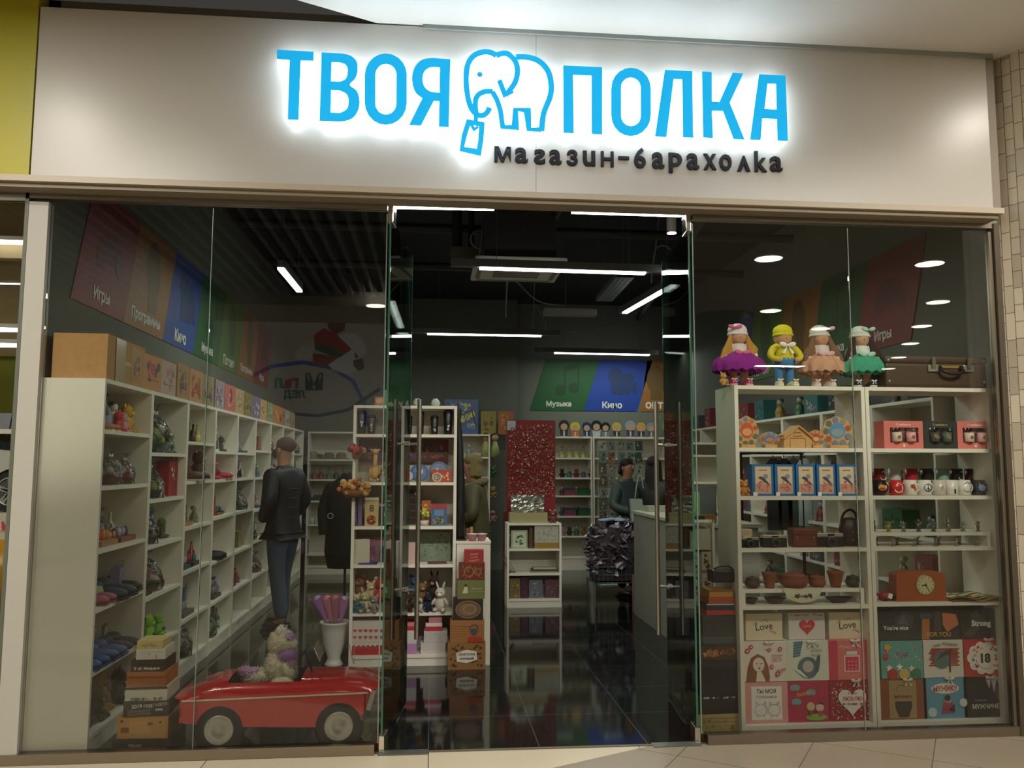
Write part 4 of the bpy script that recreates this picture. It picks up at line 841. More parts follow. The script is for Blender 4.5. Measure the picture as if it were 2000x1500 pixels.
for r_, row in enumerate(G):
    for (l, a, b, c, art, rb) in row: gift(a, b, *ROWY[r_], l, c, art, ribbon=rb)
    GZ[0] = GZ[1]+.0015
# ---- mug sets in window boxes
def mugset(px0, px1, label, col, inner, dark=False):
    a, b = sx(px0, 873), sx(px1, 817); w, h, d = b.x-a.x, b.z-a.z-.012, .12; t = thing('mug_gift_box', label, 'gift box', ((a.x+b.x)/2, YI, 1.7125)); m = mat(col, .5)
    q = MB(); u0, u1, v0, v1 = -w*.35, w*.38, h*.22, h*.76
    q.box(-w/2, w/2, -d/2+.03, d/2, 0, h, mat(inner, .7)); q.box(-w/2, u0, -d/2, -d/2+.03, 0, h, m); q.box(u1, w/2, -d/2, -d/2+.03, 0, h, m); q.box(u0, u1, -d/2, -d/2+.03, 0, v0, m); q.box(u0, u1, -d/2, -d/2+.03, v1, h, m)
    q.box(-w/2-.001, -w/2, -d/2, d/2, 0, h, mat(col, .5)); q.face(XZ(-d/2-.0006)); q.a_text('С любовью', 0, h*.87, h*.08, mat('#f4e8dc' if not dark else '#c8a860'), wmax=w*.5); q.a_disc(0, h*.1, h*.05, mat('#f0d0c0' if not dark else '#3c4440')); q.build('carton', t)
    for k, c in ((-1, '#d8c4b0' if not dark else '#50483c'), (1, '#e0a8a0' if not dark else '#4a6450')):
        q = MB(); q.lathe([(.026, 0), (.03, .005), (.03, .06), (.027, .06), (.026, .01)], mat(c, .4), c=(k*w*.18, -d/2+.0-.0+.0, h*.24)); q.face(XZ(-d/2-.031)); q.a_disc(k*w*.18, h*.24+.03, .012, mat('#8a6a40' if k < 0 else '#b05a5a')); q.M = T(0, .0, 0); o = q.build('boxed_mug', t)
    q = MB(); q.box(u0, u1, -d/2-.0008, -d/2-.0004, v0, v1, CELLO); q.build('clear_window', t)
mugset(1718, 1791, 'pink gift box with two mugs behind its window, left of three', '#d8766c', '#c8807a')
mugset(1795, 1856, 'dark gift box with mugs in shiny film between the pink ones', '#2f3531', '#262a28', True)
mugset(1860, 1925, 'pink gift box with two mugs behind its window, right of three', '#d8766c', '#c8807a')
# ---- mugs two rows
def pic_face(kind):
    def f(q, s):
        M = XZ(-s*.425); q.face(M)
        if kind == 'peace': q.a_ring(0, s*.5, s*.27, s*.045, BLACK); q.a_rect(-s*.02, s*.02, s*.24, s*.76, BLACK); q.a_line([(0, s*.5), (-s*.18, s*.3)], s*.04, BLACK); q.a_line([(0, s*.5), (s*.18, s*.3)], s*.04, BLACK)
        elif kind == 'smile': q.a_line([(s*.24*math.cos(a), s*.42+s*.2*math.sin(a)) for a in [PI+PI*i/8 for i in range(9)]], s*.03, BLACK); q.a_line([(-s*.2, s*.75), (0, s*.88), (s*.2, s*.75)], s*.03, BLACK)
        elif kind == 'wsmile': q.a_line([(s*.26*math.cos(a), s*.38+s*.18*math.sin(a)) for a in [PI+PI*i/8 for i in range(9)]], s*.05, WHITE); q.a_line([(-s*.15, s*.72), (0, s*.8), (s*.18, s*.7)], s*.04, WHITE)
        elif kind == 'red': q.art([(-s*.2, s*.7), (s*.05, s*.75), (s*.18, s*.4), (s*.1, s*.25), (-.0, s*.45), (-s*.15, s*.5)], mat('#b8402c'))
        elif kind == 'cat': q.a_rect(-s*.05, s*.05, s*.1, s*.3, BLACK); q.a_disc(0, s*.34, s*.07, BLACK)
        elif kind == 'oval': q.a_disc(0, s*.5, s*.28, mat('#e0a030'), ry=s*.2); q.a_disc(0, s*.42, s*.24, mat('#b03c28'), ry=s*.1)
        elif kind == 'blue': q.a_disc(-s*.05, s*.5, s*.25, mat('#6a8ab0'), ry=s*.2)
        elif kind == 'line': q.a_line([(-s*.1, s*.3), (0, s*.6), (s*.1, s*.35)], s*.03, mat('#77736a'))
    return f
mr = [(1702, 1731, '#7a1c20', 'wsmile', 'dark red mug with white smile, back row'), (1732, 1764, '#b9bcb8', 'line', 'grey white mug in the back row'), (1765, 1796, '#b02430', 'red', 'crimson mug in the back row'), (1798, 1824, '#26211f', '', 'black mug in the back row'), (1826, 1856, '#87a894', 'line', 'mint green mug in the back row'), (1857, 1880, '#1d1b1c', 'wsmile', 'black mug with white mark in the back row'), (1882, 1913, '#4e1c2a', '', 'wine red mug at the right of the back row')]
fr = [(1702, 1731, '#1a1718', 'oval', 'black mug with orange oval picture, front row'), (1733, 1764, '#c02a28', 'wsmile', 'bright red mug with white smile, front row'), (1765, 1790, '#d8d4c8', 'red', 'white mug with red squirrel print, front row'), (1791, 1820, '#dad7cd', 'peace', 'white mug with a peace sign'), (1821, 1846, '#c9bcb0', 'line', 'pale beige mug with small print, front row'), (1847, 1868, '#d6d2c6', 'cat', 'white mug with a tiny black cat'), (1869, 1895, '#dad6cb', 'smile', 'white mug with a black smile line'), (1897, 1925, '#1c1a20', 'blue', 'round black pot mug at the right end')]
for rowi, (row, y, z0, z1) in enumerate(((mr, YI+.13, None, None), (fr, YI-.035, None, None))):
    for (a, b, c, k, l) in row:
        x, w = spot(a, b, 950, y); s = .092 if rowi == 0 else .095; z = 1.418 + (.075 if rowi == 0 else 0)
        q = mugq(s, c); 
        if k: pic_face(k)(q, s)
        o = solo(q, 'mug', l, 'mug', (x, y, z), R(0 if rowi else 20), 'mugs on the right shelf')
x0, x1 = U2X0+.03, U2X1-.03; q = MB(); q.box(x0, x1, YI+.07, YI+.2, 1.418, 1.492, SHELF); tag(q.build('display_step'), 'low white step lifting the back row of mugs', 'display step')
# ---- pewter figurines on and under the riser
rd = random.Random(11); PW = ['#8d8c86', '#77756e', '#9c9a90', '#6b6a66']
fig = []
for i in range(24):
    up = i < 14; k = i if up else i-14; n = 14 if up else 10
    x = U2X0+.07+(U2X1-U2X0-.15)*(k+.5)/n; y = YI+(-.05 if k % 2 else .03); z = 1.19 if up else 1.102; s = (.06+.03*rd.random()) if up else .055
    q = MB(); m = mat(rd.choice(PW) if not (up and k in (1, 2)) else '#a8a040', .35, .6)
    q.lathe([(.014, 0), (.015, .004), (.006, .008)], m, n=10); q.ell((0, 0, s*.35), (s*.16, s*.14, s*.28), m, n=8, nz=.3, seed=i); q.ell((0, 0, s*.75), s*.12, m, n=8)
    for t_ in range(4): a = rd.uniform(0, 6.28); q.cyl((0, 0, s*.5), (s*.35*math.cos(a), s*.2*math.sin(a), s*rd.uniform(.5, 1)), .0025, m, n=5)
    solo(q, 'metal_figurine', 'tiny grey metal figurine %s the small riser, number %s from the left' % ('on top of' if up else 'under', ['one', 'two', 'three', 'four', 'five', 'six', 'seven', 'eight', 'nine', 'ten', 'eleven', 'twelve', 'thirteen', 'fourteen'][k]), 'figurine', (x, y, z+.0005), rd.uniform(-.6, .6), 'tiny metal figurines')
# ---- mantel clock
a, b = sx(1744, 1175, YI-.02), sx(1838, 1113, YI-.02); w, h, d = b.x-a.x, b.z-.766, .09; t = thing('mantel_clock', 'orange brown wooden mantel clock with round cream dial', 'clock', ((a.x+b.x)/2, YI-.02, .765)); CW = mat('#a4501f', .35, grain=.18, scale=6, coat=.4)
q = MB(); n = 10; pts = [(-w*.5, 0), (w*.5, 0), (w*.49, h*.82)]+[(w*.49-w*.08*(1-math.cos(i/n*PI/2)), h*.82+h*.14*math.sin(i/n*PI/2)) for i in range(1, n)]+[(w*.2, h), (-w*.2, h)]+[(-w*.41-w*.08*math.sin(i/n*PI/2), h*.96-h*.14*(1-math.cos(i/n*PI/2))) for i in range(n)]+[(-w*.49, h*.82)]
q.prism(pts, -d/2, d/2, CW); q.box(-w*.53, w*.53, -d*.55, d*.55, 0, .01, CW); q.build('case', t)
q = MB(); q.lathe([(h*.3, 0), (h*.34, .006), (h*.36, .0)], mat('#c8a860', .25, .9), M=T(w*.08, -d/2, h*.54) @ RX(PI/2), n=32); q.build('bezel', t)
q = MB(); q.face(XZ(-d/2-.003) @ T(w*.08, h*.54, 0)); q.a_disc(0, 0, h*.31, mat('#cfc79c', .4), 32)
for i in range(12): a_ = PI*i/6; q.a_line([(h*.24*math.sin(a_), h*.24*math.cos(a_)), (h*.285*math.sin(a_), h*.285*math.cos(a_))], .004, mat('#5c4a26'))
q.build('dial', t); q = MB(); q.face(XZ(-d/2-.006) @ T(w*.08, h*.54, 0)); q.a_line([(0, 0), (h*.12, -h*.2)], .004, mat('#3a2c18')); q.a_line([(0, 0), (-h*.14, -h*.02)], .005, mat('#3a2c18')); q.a_disc(0, 0, .008, mat('#3a2c18')); q.build('hand', t)
# striped scarf and small red bauble
a, b = sx(1840, 1172, YI), sx(1950, 1160, YI); w = b.x-a.x; q = MB()
for k, c in enumerate(['#a8742c', '#6f8a4a', '#c8a24a', '#8a5a24', '#5a7050']):
    q.grid(lambda u, v, k=k: (w*u*.97, -.08+.035*(k+v), .012+.014*math.sin(u*9+.5*k)+.004*k*(1-u)+.02*(1-u)*(.3+.1*k)), 24, 2, mat(c, .9), True); q.grid(lambda u, v, k=k: (w*u*.97, -.08+.035*(k+1-v), .001+.004*math.sin(u*9+.5*k)+.002), 24, 2, mat(c, .9), True)
solo(q, 'striped_scarf', 'folded striped ochre and green scarf beside the mantel clock', 'scarf', (a.x, YI-.03, .766))
x, w = spot(1712, 1738, 1165); t = thing('wrapped_sweets', 'small red and black wrapped sweets left of the clock', 'sweets', (x, YI-.02, .7645)); q = MB(); q.ell((0, 0, .03), (.05, .04, .03), mat('#8a1c28', .4), nz=.4, n=12); q.ell((.03, 0, .025), (.03, .03, .025), mat('#1c1418', .4), nz=.3, n=10); q.build('wrapper', t); q = MB(); q.box(-.012, .014, -.045, -.04, .02, .05, WHITE, M=RY(.3)); q.build('price_tag', t)
# ---- suitcase
a, b = onY(1731, 750, .14), onY(1926, 697, .14); w, h = b.x-a.x, b.z-2.099; t = thing('suitcase', 'old dark brown suitcase with two locks lying on the shelf', 'suitcase', ((a.x+b.x)/2, .30, 2.0985)); SB = mat('#47311f', .6, grain=.2, scale=25)
q = MB(); q.box(-w/2, w/2, -.16, .16, .0, h*.78, SB, b=.02); q.build('body', t); q = MB(); q.box(-w/2-.004, w/2+.004, -.164, .164, h*.76, h, SB, b=.018); q.build('lid', t)
for u in (-.08, .62):
    q = MB(); x = w*(u-.0)*.5; q.box(x-.035, x+.035, -.172, -.16, h*.5, h*.72, mat('#b8b4a4', .3, .9), b=.003); q.box(x-.012, x+.012, -.18, -.17, h*.6, h*.95, mat('#8a8678', .3, .9)); q.build('lock', t)
q = MB(); q.tube(crm([(w*.03, -.165, h*.66), (w*.035, -.2, h*.5), (w*.13, -.21, h*.42), (w*.225, -.2, h*.5), (w*.23, -.165, h*.66)], 5), .011, mat('#1c120c', .5)); q.box(w*.03, w*.23, -.168, -.16, h*.62, h*.7, mat('#a88c48', .4, .7)); q.build('handle', t)
q = MB()
for k in (-1, 1):
    for z in (.04, h-.03): q.ell((k*(w/2-.02), -.16, z), .01, mat('#c8c4b8', .3, .9), n=8)
q.build('corner_stud', t)
# ---- four rag dolls
SKINC = mat('#c99a76', .8)
def doll(px, label, hat, dress, skirt, hair, shoes, side=1, trousers=None, bowc=None, long_=True, puff=.13):
    x = onY(px, 740, .26).x; t = thing('rag_doll', label, 'doll', (x, .26, 2.098)); H0 = .36
    for k in (-1, 1):
        q = MB(); q.cyl((k*.033, 0, .025), (k*.03, 0, .15), .021, mat(trousers, .9) if trousers else SKINC, .026, n=12); q.build('leg', t)
    for k in (-1, 1):
        q = MB(); q.ell((k*.04, -.02, .018), (.026, .045, .02), mat(shoes[0], .7), RZ(k*.25), n=12); q.ell((k*.045, -.035, .012), (.024, .03, .012), mat(shoes[1], .7), n=10); bow(q, (k*.045, -.055, .04), .018, mat(shoes[1], .6)); q.build('shoe', t)
    q = MB(); q.lathe([(.055, .13), (.06, .16), (.05, .21), (.035, .245), (.02, .25)], mat(dress, .85), n=18); 
    for k in (-1, 1): q.tube(crm([(k*.035, 0, .235), (k*.075, -.01, .21), (k*.085, -.03, .17), (k*.05, -.06, .155)], 4), [.022]*4+[.019]*4+[.015]*5, mat(dress, .85), 10); q.ell((k*.048, -.064, .153), .013, SKINC, n=8)
    q.build('body', t)
    if not trousers:
        q = MB()
        for L_ in range(3):
            q.grid(lambda u, v, L_=L_: ((.042+(puff-.016*L_-.04)*math.sin(min(v*1.25, 1.12)*PI/2))*math.cos(2*PI*u)*(1+.04*math.sin(u*2*PI*13+L_)), (.038+(puff*.8-.013*L_-.03)*math.sin(min(v*1.25, 1.12)*PI/2))*math.sin(2*PI*u)*(1+.04*math.sin(u*2*PI*13+L_)), .205-.115*v**1.15-.008*L_+.005*v*math.sin(u*2*PI*17)), 80, 8, mat(skirt, .9, grain=.2, scale=50), True, close_u=True)
        q.lathe([(.045, .195), (puff*.7, .14), (puff*.75, .1), (puff*.6, .095), (.03, .12)], mat(skirt, .9), n=26); q.build('tulle_skirt', t)
    else:
        q = MB(); q.lathe([(.05, .11), (.062, .13), (.06, .165), (.05, .17)], mat(trousers, .9), n=16); q.build('waistband', t)
    q = MB(); bow(q, (0, -.075 if not trousers else -.06, .185 if not trousers else .235), .05, mat(bowc or '#e8e2dc', .5)); q.build('sash_bow', t)
    q = MB(); q.ell((0, -.005, .285), (.045, .045, .05), SKINC, n=18); q.ell((0, -.05, .28), (.006, .006, .006), SKINC, n=6); q.build('head', t)
    q = MB(); hm = mat(hair, .9, grain=.2, scale=60); q.ell((0, .012, .287), (.05, .045, .052), hm, n=14)
    if long_:
        for k in (-1, 1):
            for s_ in range(4): q.tube(crm([(k*.04, .0-.004*s_, .3), (k*(.052+.004*s_), -.02, .25), (k*(.055+.012*s_), -.03, .2), (k*(.05+.02*s_*(side if k > 0 else 1)), -.035, .15)], 4), .012, hm, 7)
    q.build('hair', t)
    q = MB(); hh = mat(hat, .9, bump=.4, scale=80); q.ell((0, .008, .32), (.055, .052, .045), hh, n=18, nz=.08); q.tube([(.05*math.cos(2*PI*k/20), .004+.048*math.sin(2*PI*k/20), .302) for k in range(20)], .009, hh, 8, True); q.build('knitted_hat', t)
    if bowc: q = MB(); bow(q, (side*.03, -.045, .335), .042, mat(bowc, .6), False); q.build('hat_bow', t)
    t.scale = (1.13, 1.13, 1.13); return t
d1 = doll(1443, 'rag doll in a purple tulle skirt with long blonde hair', '#e6dcdc', '#dcd0cc', '#8a1f84', '#b8883a', ('#a82a58', '#e2a8b4'), side=-1, bowc='#d8608c', puff=.145)
d2 = doll(1532, 'rag doll in a yellow hat and jumper with blue trousers', '#d8cc20', '#cfc22a', '', '#caa45e', ('#d8cc9a', '#e6deba'), trousers='#3c78a8', long_=False, bowc=None)
d3 = doll(1604, 'rag doll in a peach tulle skirt and white hat with pink bow', '#d8cfc8', '#d6c6c4', '#c89878', '#7a5a3c', ('#d2b8b0', '#e0d2ca'), bowc='#d8aeb0')
d4 = doll(1683, 'rag doll in a mint green tulle skirt with dark hair', '#d4d6cc', '#cfd8cf', '#3f9c7c', '#2e1c16', ('#1c2030', '#dcdcd8'), bowc='#a8d0b8', puff=.135)
x = onY(1412, 715, .2).x; q = plushq(.09, '#c89a4a', '#dcb46a', 3); o = solo(q, 'plush_toy', 'small golden teddy held by the purple skirted doll', 'toy', (x, .2, 2.0985), .3)
# ================================================================== LEFT SHELVING WALL (front faces +X)
XF = -1.85; BW = .823; ORD = ['nearest the glass', 'second from the glass', 'third from the glass', 'fourth from the glass', 'fifth from the glass', 'sixth from the glass', 'seventh from the glass', 'eighth from the glass', 'ninth from the glass']
LV = [[1.795, 1.474, 1.12, .793, .451, .111], [1.677, 1.364, 1.06, .723, .38, .111], [1.775, 1.469, 1.119, .786, .422, .111], [1.714, 1.465, 1.142, .766, .418, .111], [1.70, 1.42, 1.1, .76, .41, .111], [1.75, 1.46, 1.12, .79, .42, .111], [1.75, 1.46, 1.12, .79, .42, .111], [1.75, 1.46, 1.12, .79, .42, .111], [1.75, 1.46, 1.12, .79, .42, .111]]
SN = ['top', 'second', 'third', 'fourth', 'fifth', 'lowest']
for k in range(9):
    if k == 4: LV[k] = LV[3]
    y0 = .03+BW*k
    shelf_unit('shelving_unit', 'white wall shelving bay %s on the left' % ORD[k], (XF, y0, 0), BW-.002, .335, LV[k], 2.083, PI/2, back=True, group='left wall shelving bays')
def lp(bay, u, lvl, dx=.15): return (XF-dx, .03+BW*bay+BW*u, (2.084 if lvl < 0 else LV[bay][lvl])+.001)
RZL = PI/2
def wh(b, l): return '%s shelf, left bay %s' % (SN[l], ORD[b].replace('from the', 'from'))
def small(kind, b, u, l, txt, s=.1, c=('#a04040', '#d8c8a0', '#30302c'), dx=.15, rz=0, seed=0):
    lab = txt+' '+wh(b, l); dx = max(dx, .1); L = lp(b, u, l, dx); a = RZL+rz; s *= 1.28 if b < 4 else 1.15
    s = min(s, ((LV[b][l-1] if l else 2.08)-LV[b][l]-.03)/1.05)
    if kind == 'plush': return solo(plushq(s, c[0], c[1], seed), 'plush_toy', lab, 'toy', L, a)
    if kind == 'fig': return solo(figurineq(s, c[0], c[1], c[2], seed), 'figurine', lab, 'figurine', L, a)
    if kind == 'bundle': return bundle(s, lab, L, list(c), seed, a)
    if kind == 'bottle': q = MB(); q.lathe([(s*.16, 0), (s*.17, s*.03), (s*.17, s*.5), (s*.06, s*.68), (s*.06, s*.95), (.001, s)], mat(c[0], .2), n=14); q.lathe([(s*.172, s*.12), (s*.173, s*.4), (s*.16, s*.4)], mat(c[1], .6), n=14); return solo(q, 'bottle', lab, 'bottle', L, a)
    if kind == 'bag':
        q = MB(); q.box(-s*.4, s*.4, -s*.18, s*.18, 0, s, mat(c[0], .6)); q.face(XZ(-s*.181)); q.speckle(-s*.36, s*.36, s*.1, s*.9, [c[1], c[2]], 14, s*.08, seed)
        q.tube(crm([(-s*.2, -s*.18, s), (-s*.15, -s*.19, s*1.25), (s*.15, -s*.19, s*1.25), (s*.2, -s*.18, s)], 4), s*.012, mat(c[2], .6), 5); return solo(q, 'gift_bag', lab, 'gift bag', L, a)
    if kind == 'frame':
        q = MB(); q.M = RX(-.12); q.box(-s*.4, s*.4, -.01, .01, 0, s, mat(c[0], .5)); q.face(XZ(-.011)); q.a_rect(-s*.33, s*.33, s*.08, s*.92, mat(c[1], .6)); q.speckle(-s*.3, s*.3, s*.12, s*.85, [c[2], c[0]], 16, s*.08, seed); return solo(q, 'framed_picture', lab, 'picture frame', L, a)
    if kind == 'shoe':
        q = MB()
        for k in (-1, 1): q.ell((k*s*.3, -s*.1, s*.14), (s*.22, s*.5, s*.15), mat(c[0], .6), n=12); q.ell((k*s*.3, s*.2, s*.28), (s*.17, s*.24, s*.16), mat(c[0], .6), n=10); q.box(k*s*.3-s*.21, k*s*.3+s*.21, -s*.55, s*.4, 0, s*.05, mat(c[1], .7))
        return solo(q, 'knitted_slippers', lab, 'slippers', L, a)
    if kind == 'soap':
        q = MB(); q.box(-s*.5, s*.5, -s*.25, s*.25, 0, s*.12, mat(c[2], .6)); rd = random.Random(seed)
        for i in range(6): q.ell((s*(-.38+.15*i), rd.uniform(-.1, .1)*s, s*.22), (s*.07, s*.07, s*.13), mat(c[i % 2], .4), n=10, nz=.15, seed=i)
        return solo(q, 'tray_of_trinkets', lab, 'tray', L, a)
    if kind == 'book': q = MB(); q.box(-s*.36, s*.36, -s*.06, s*.06, 0, s, mat(c[0], .5)); q.face(XZ(-s*.061)); q.a_rect(-s*.3, s*.3, s*.55, s*.9, mat(c[1])); q.a_disc(0, s*.3, s*.16, mat(c[2])); return solo(q, 'book', lab, 'book', L, a)
    if kind == 'hat': q = MB(); q.lathe([(s*.5, 0), (s*.52, s*.02), (s*.28, s*.05), (s*.27, s*.2), (s*.2, s*.3), (.001, s*.31)], mat(c[0], .9, grain=.2), n=22); return solo(q, 'hat', lab, 'hat', L, a)
    if kind == 'car':
        q = MB(); q.box(-s*.5, s*.5, -s*.2, s*.2, s*.08, s*.25, mat(c[0], .3), b=s*.04); q.box(-s*.25, s*.2, -s*.17, s*.17, s*.25, s*.42, mat(c[1], .3), b=s*.04)
        for k in (-1, 1):
            for j in (-1, 1): q.cyl((k*s*.3, j*s*.2, s*.1), (k*s*.3, j*s*.24, s*.1), s*.1, BLACK)
        return solo(q, 'toy_car', lab, 'toy car', L, a)
    if kind == 'dolls': return solo(figurineq(s, c[0], c[1], c[2], seed), 'doll', lab, 'doll', L, a)
# bay 0
small('plush', 0, .22, 0, 'mint green soft toy', .16, ('#5f8f80', '#9ab8a8'), seed=1); small('shoe', 0, .3, 0, 'pair of peach slippers', .12, ('#c8906a', '#e0c0a0'), .07)
small('bottle', 0, .5, 0, 'slim patterned vase bottle', .2, ('#3a3648', '#9c98b0')); small('fig', 0, .66, 0, 'snowman figurine in a black hat', .17, ('#e4dcd6', '#e8e0d8', '#1c1a1a'))
small('plush', 0, .6, 0, 'coral red round plush', .11, ('#d8484a', '#e87870'), .06, seed=4); small('plush', 0, .84, 0, 'yellow knitted chick plush', .15, ('#d8a832', '#e8c860'), .12, seed=5); small('plush', 0, .72, 0, 'pale pink bunny', .1, ('#d8a8b0', '#e8ccd0'), .05, seed=6)
small('frame', 0, .62, 1, 'black framed picture', .2, ('#1f1c1a', '#c8c4ba', '#8a8478'), .22); small('bundle', 0, .45, 1, 'film wrapped set of white and red sweets', .17, ('#a87048', '#d8d0c4', '#c8483a', '#e0d8cc'), .1, seed=2)
small('bundle', 0, .74, 1, 'film wrapped red trinkets', .15, ('#8a5038', '#d84a38', '#e06048', '#c0c8c4'), .1, seed=3); small('soap', 0, .2, 1, 'tray of green trinkets', .16, ('#4a6a48', '#30402c', '#2a2420')); small('fig', 0, .9, 1, 'brown hedgehog figurine', .1, ('#6a4c38', '#8a6a50', '#4a3426'))
small('soap', 0, .35, 2, 'tray of orange red trinkets', .2, ('#d8562c', '#e07a48', '#a87850'), .1); small('soap', 0, .72, 2, 'tray of purple and silver trinkets', .2, ('#6a4878', '#b8b4bc', '#8a5040'), .1, seed=4)
small('bundle', 0, .25, 2, 'film wrapped green soap set', .15, ('#3a4a30', '#56704c', '#708c64', '#a8b8a8'), .22, seed=5); small('bundle', 0, .7, 2, 'film wrapped dark green set', .16, ('#2c3a2c', '#3c5a44', '#507058', '#b8b0a0'), .22, seed=6)
small('soap', 0, .55, 2, 'tray of lime and peach soaps', .16, ('#8aa848', '#d8906a', '#3a3028'), .05, seed=7)
small('hat', 0, .4, 3, 'pale green knitted hat', .26, ('#a0a878',)); small('shoe', 0, .55, 3, 'navy blue slippers', .2, ('#1c2c48', '#141820'), .08); small('shoe', 0, .3, 3, 'pink knitted slippers', .15, ('#b05a74', '#8a4458'), .05); small('shoe', 0, .8, 3, 'black fur slippers', .18, ('#1c1a1c', '#2c2828'), .12); small('hat', 0, .75, 3, 'grey olive knitted cap', .2, ('#5c5a46',), .22)
small('plush', 0, .35, 4, 'grey bear soft toy', .2, ('#5a5450', '#787068'), .16, seed=9); small('shoe', 0, .5, 4, 'bright blue slippers', .17, ('#27508a', '#1c3c6c'), .06); small('shoe', 0, .78, 4, 'dark navy sneakers', .17, ('#1c2436', '#c8c4bc'), .08); small('shoe', 0, .2, 4, 'mid blue slippers at the front edge', .16, ('#2a5c98', '#204a80'), .05)
small('plush', 0, .25, 5, 'brown monkey soft toy', .22, ('#5c3a2a', '#7c5038'), seed=11); small('plush', 0, .6, 5, 'mustard yellow soft toy', .2, ('#9c7a28', '#5a4420'), seed=12); small('plush', 0, .42, 5, 'dark olive soft toy', .16, ('#3c3c28', '#56543c'), .08, seed=13); small('plush', 0, .85, 5, 'chocolate bear soft toy', .17, ('#3c281c', '#5c4030'), .1, seed=14)
# bay 1
small('bundle', 1, .55, 0, 'tall film wrapped gift basket with silver ribbon', .34, ('#4a5c4a', '#5f8a50', '#a0b848', '#4a4470', '#c8ccc8'), .15, seed=8); small('bag', 1, .15, 0, 'pale green gift bag', .16, ('#8a9c88', '#c8583c', '#d8ccb0'), .1); small('plush', 1, .12, 0, 'dark red soft toy', .2, ('#6a1c20', '#8a3030'), .24, seed=2); small('fig', 1, .85, 0, 'orange beaked green figurine', .15, ('#4a7850', '#c8643c', '#3a5c40'), .08)
small('bundle', 1, .4, 1, 'film wrapped basket of yellow green flowers', .28, ('#4a4028', '#8a9c40', '#a0a850', '#6a7c38', '#c8c0a0'), .12, seed=9); small('bag', 1, .84, 1, 'red gift bag with white rings', .2, ('#9c1c24', '#e0ccc4', '#7a1018'), .08); small('fig', 1, .65, 1, 'small glass angel figurine', .12, ('#a8aca8', '#c0c0b8', '#909490'), .06)
small('bag', 1, .45, 2, 'blue and purple patterned bag', .18, ('#3c4878', '#8a70a8', '#b8bcd0')); small('bundle', 1, .3, 2, 'small clear wrapped green bundle', .18, ('#3c4c34', '#50684a', '#8a9c80', '#a8b0a8'), .1, seed=3); small('book', 1, .8, 2, 'small brown wooden box book', .07, ('#6a5040', '#4a3c38', '#8a7058'), .08)
small('bundle', 1, .5, 3, 'film wrapped basket with brown leaves and silver curls', .3, ('#4a2c20', '#6a3c28', '#4c6040', '#8a3430', '#d0d0cc'), .14, seed=12); small('plush', 1, .2, 3, 'reddish brown soft toy', .17, ('#5c2c1c', '#7a4430'), .1, seed=3)
small('plush', 1, .2, 4, 'orange yellow soft toy', .2, ('#c8702a', '#d8a840'), .12, seed=4); small('plush', 1, .5, 4, 'bright lime green frog toy', .14, ('#86c42c', '#a8d850'), .04, seed=5); small('plush', 1, .75, 4, 'second lime green toy lying forward', .12, ('#7ab828', '#a0d048'), .05, seed=6); small('plush', 1, .45, 4, 'blue grey soft toy', .17, ('#2c4c6a', '#446888'), .22, seed=7)
small('soap', 1, .5, 5, 'tray of dark trinkets', .2, ('#4a4844', '#38342f', '#2a2624'))
# bay 2
small('fig', 2, .2, 0, 'brown wooden mushroom figurine', .14, ('#4a2c20', '#5c3a2a', '#3c241a')); small('fig', 2, .4, 0, 'dark brown wooden man figurine', .17, ('#3c2418', '#54382a', '#2c1a12')); small('bottle', 2, .6, 0, 'dark brown small bottle', .12, ('#2a1c14', '#50382a'), .08); small('bottle', 2, .74, 0, 'yellow small bottle', .12, ('#b8a03c', '#d8c468'), .07)
small('plush', 2, .25, 1, 'dark brown dog toy', .25, ('#2c1e18', '#4a3428'), .2, seed=2); small('shoe', 2, .5, 1, 'brown and white fur slippers', .2, ('#5a3c2c', '#c8c0b4'), .1); small('plush', 2, .8, 1, 'brown and white dog toy', .2, ('#54382c', '#b8b0a4'), .1, seed=5)
small('soap', 2, .3, 2, 'tray of tan wooden toys', .2, ('#b89468', '#8a6a44', '#a08050'), .08); small('book', 2, .2, 2, 'small cream card', .1, ('#c0b498', '#8a7c60', '#9a8a68'), .1); small('fig', 2, .75, 2, 'small olive glass figurine', .12, ('#70704c', '#8a8860', '#5c5c40'), .06)
small('soap', 2, .35, 3, 'tray of blue and white trinkets', .2, ('#3c6a98', '#c0c4c8', '#2c3c50'), .08); small('soap', 2, .6, 3, 'tray of red and teal trinkets', .2, ('#a8303a', '#3c8a90', '#402c30'), .06, seed=3); small('soap', 2, .4, 4, 'tray of grey pink trinkets', .22, ('#8a7078', '#a8a09c', '#585450'), .08); small('bag', 2, .2, 4, 'black gift bag', .18, ('#1c1a1c', '#38343a', '#4a464a'))
small('bundle', 2, .4, 5, 'film wrapped brown set', .2, ('#38281e', '#5a4434', '#6c5846', '#a8a49c'), .1, seed=3); small('fig', 2, .65, 5, 'grey stone owl figurine', .15, ('#6a6a60', '#7c7c70', '#5a5a50'), .1); small('fig', 2, .25, 5, 'pale rabbit figurine', .11, ('#a0a090', '#b0b0a0', '#8a8a7c'), .08)
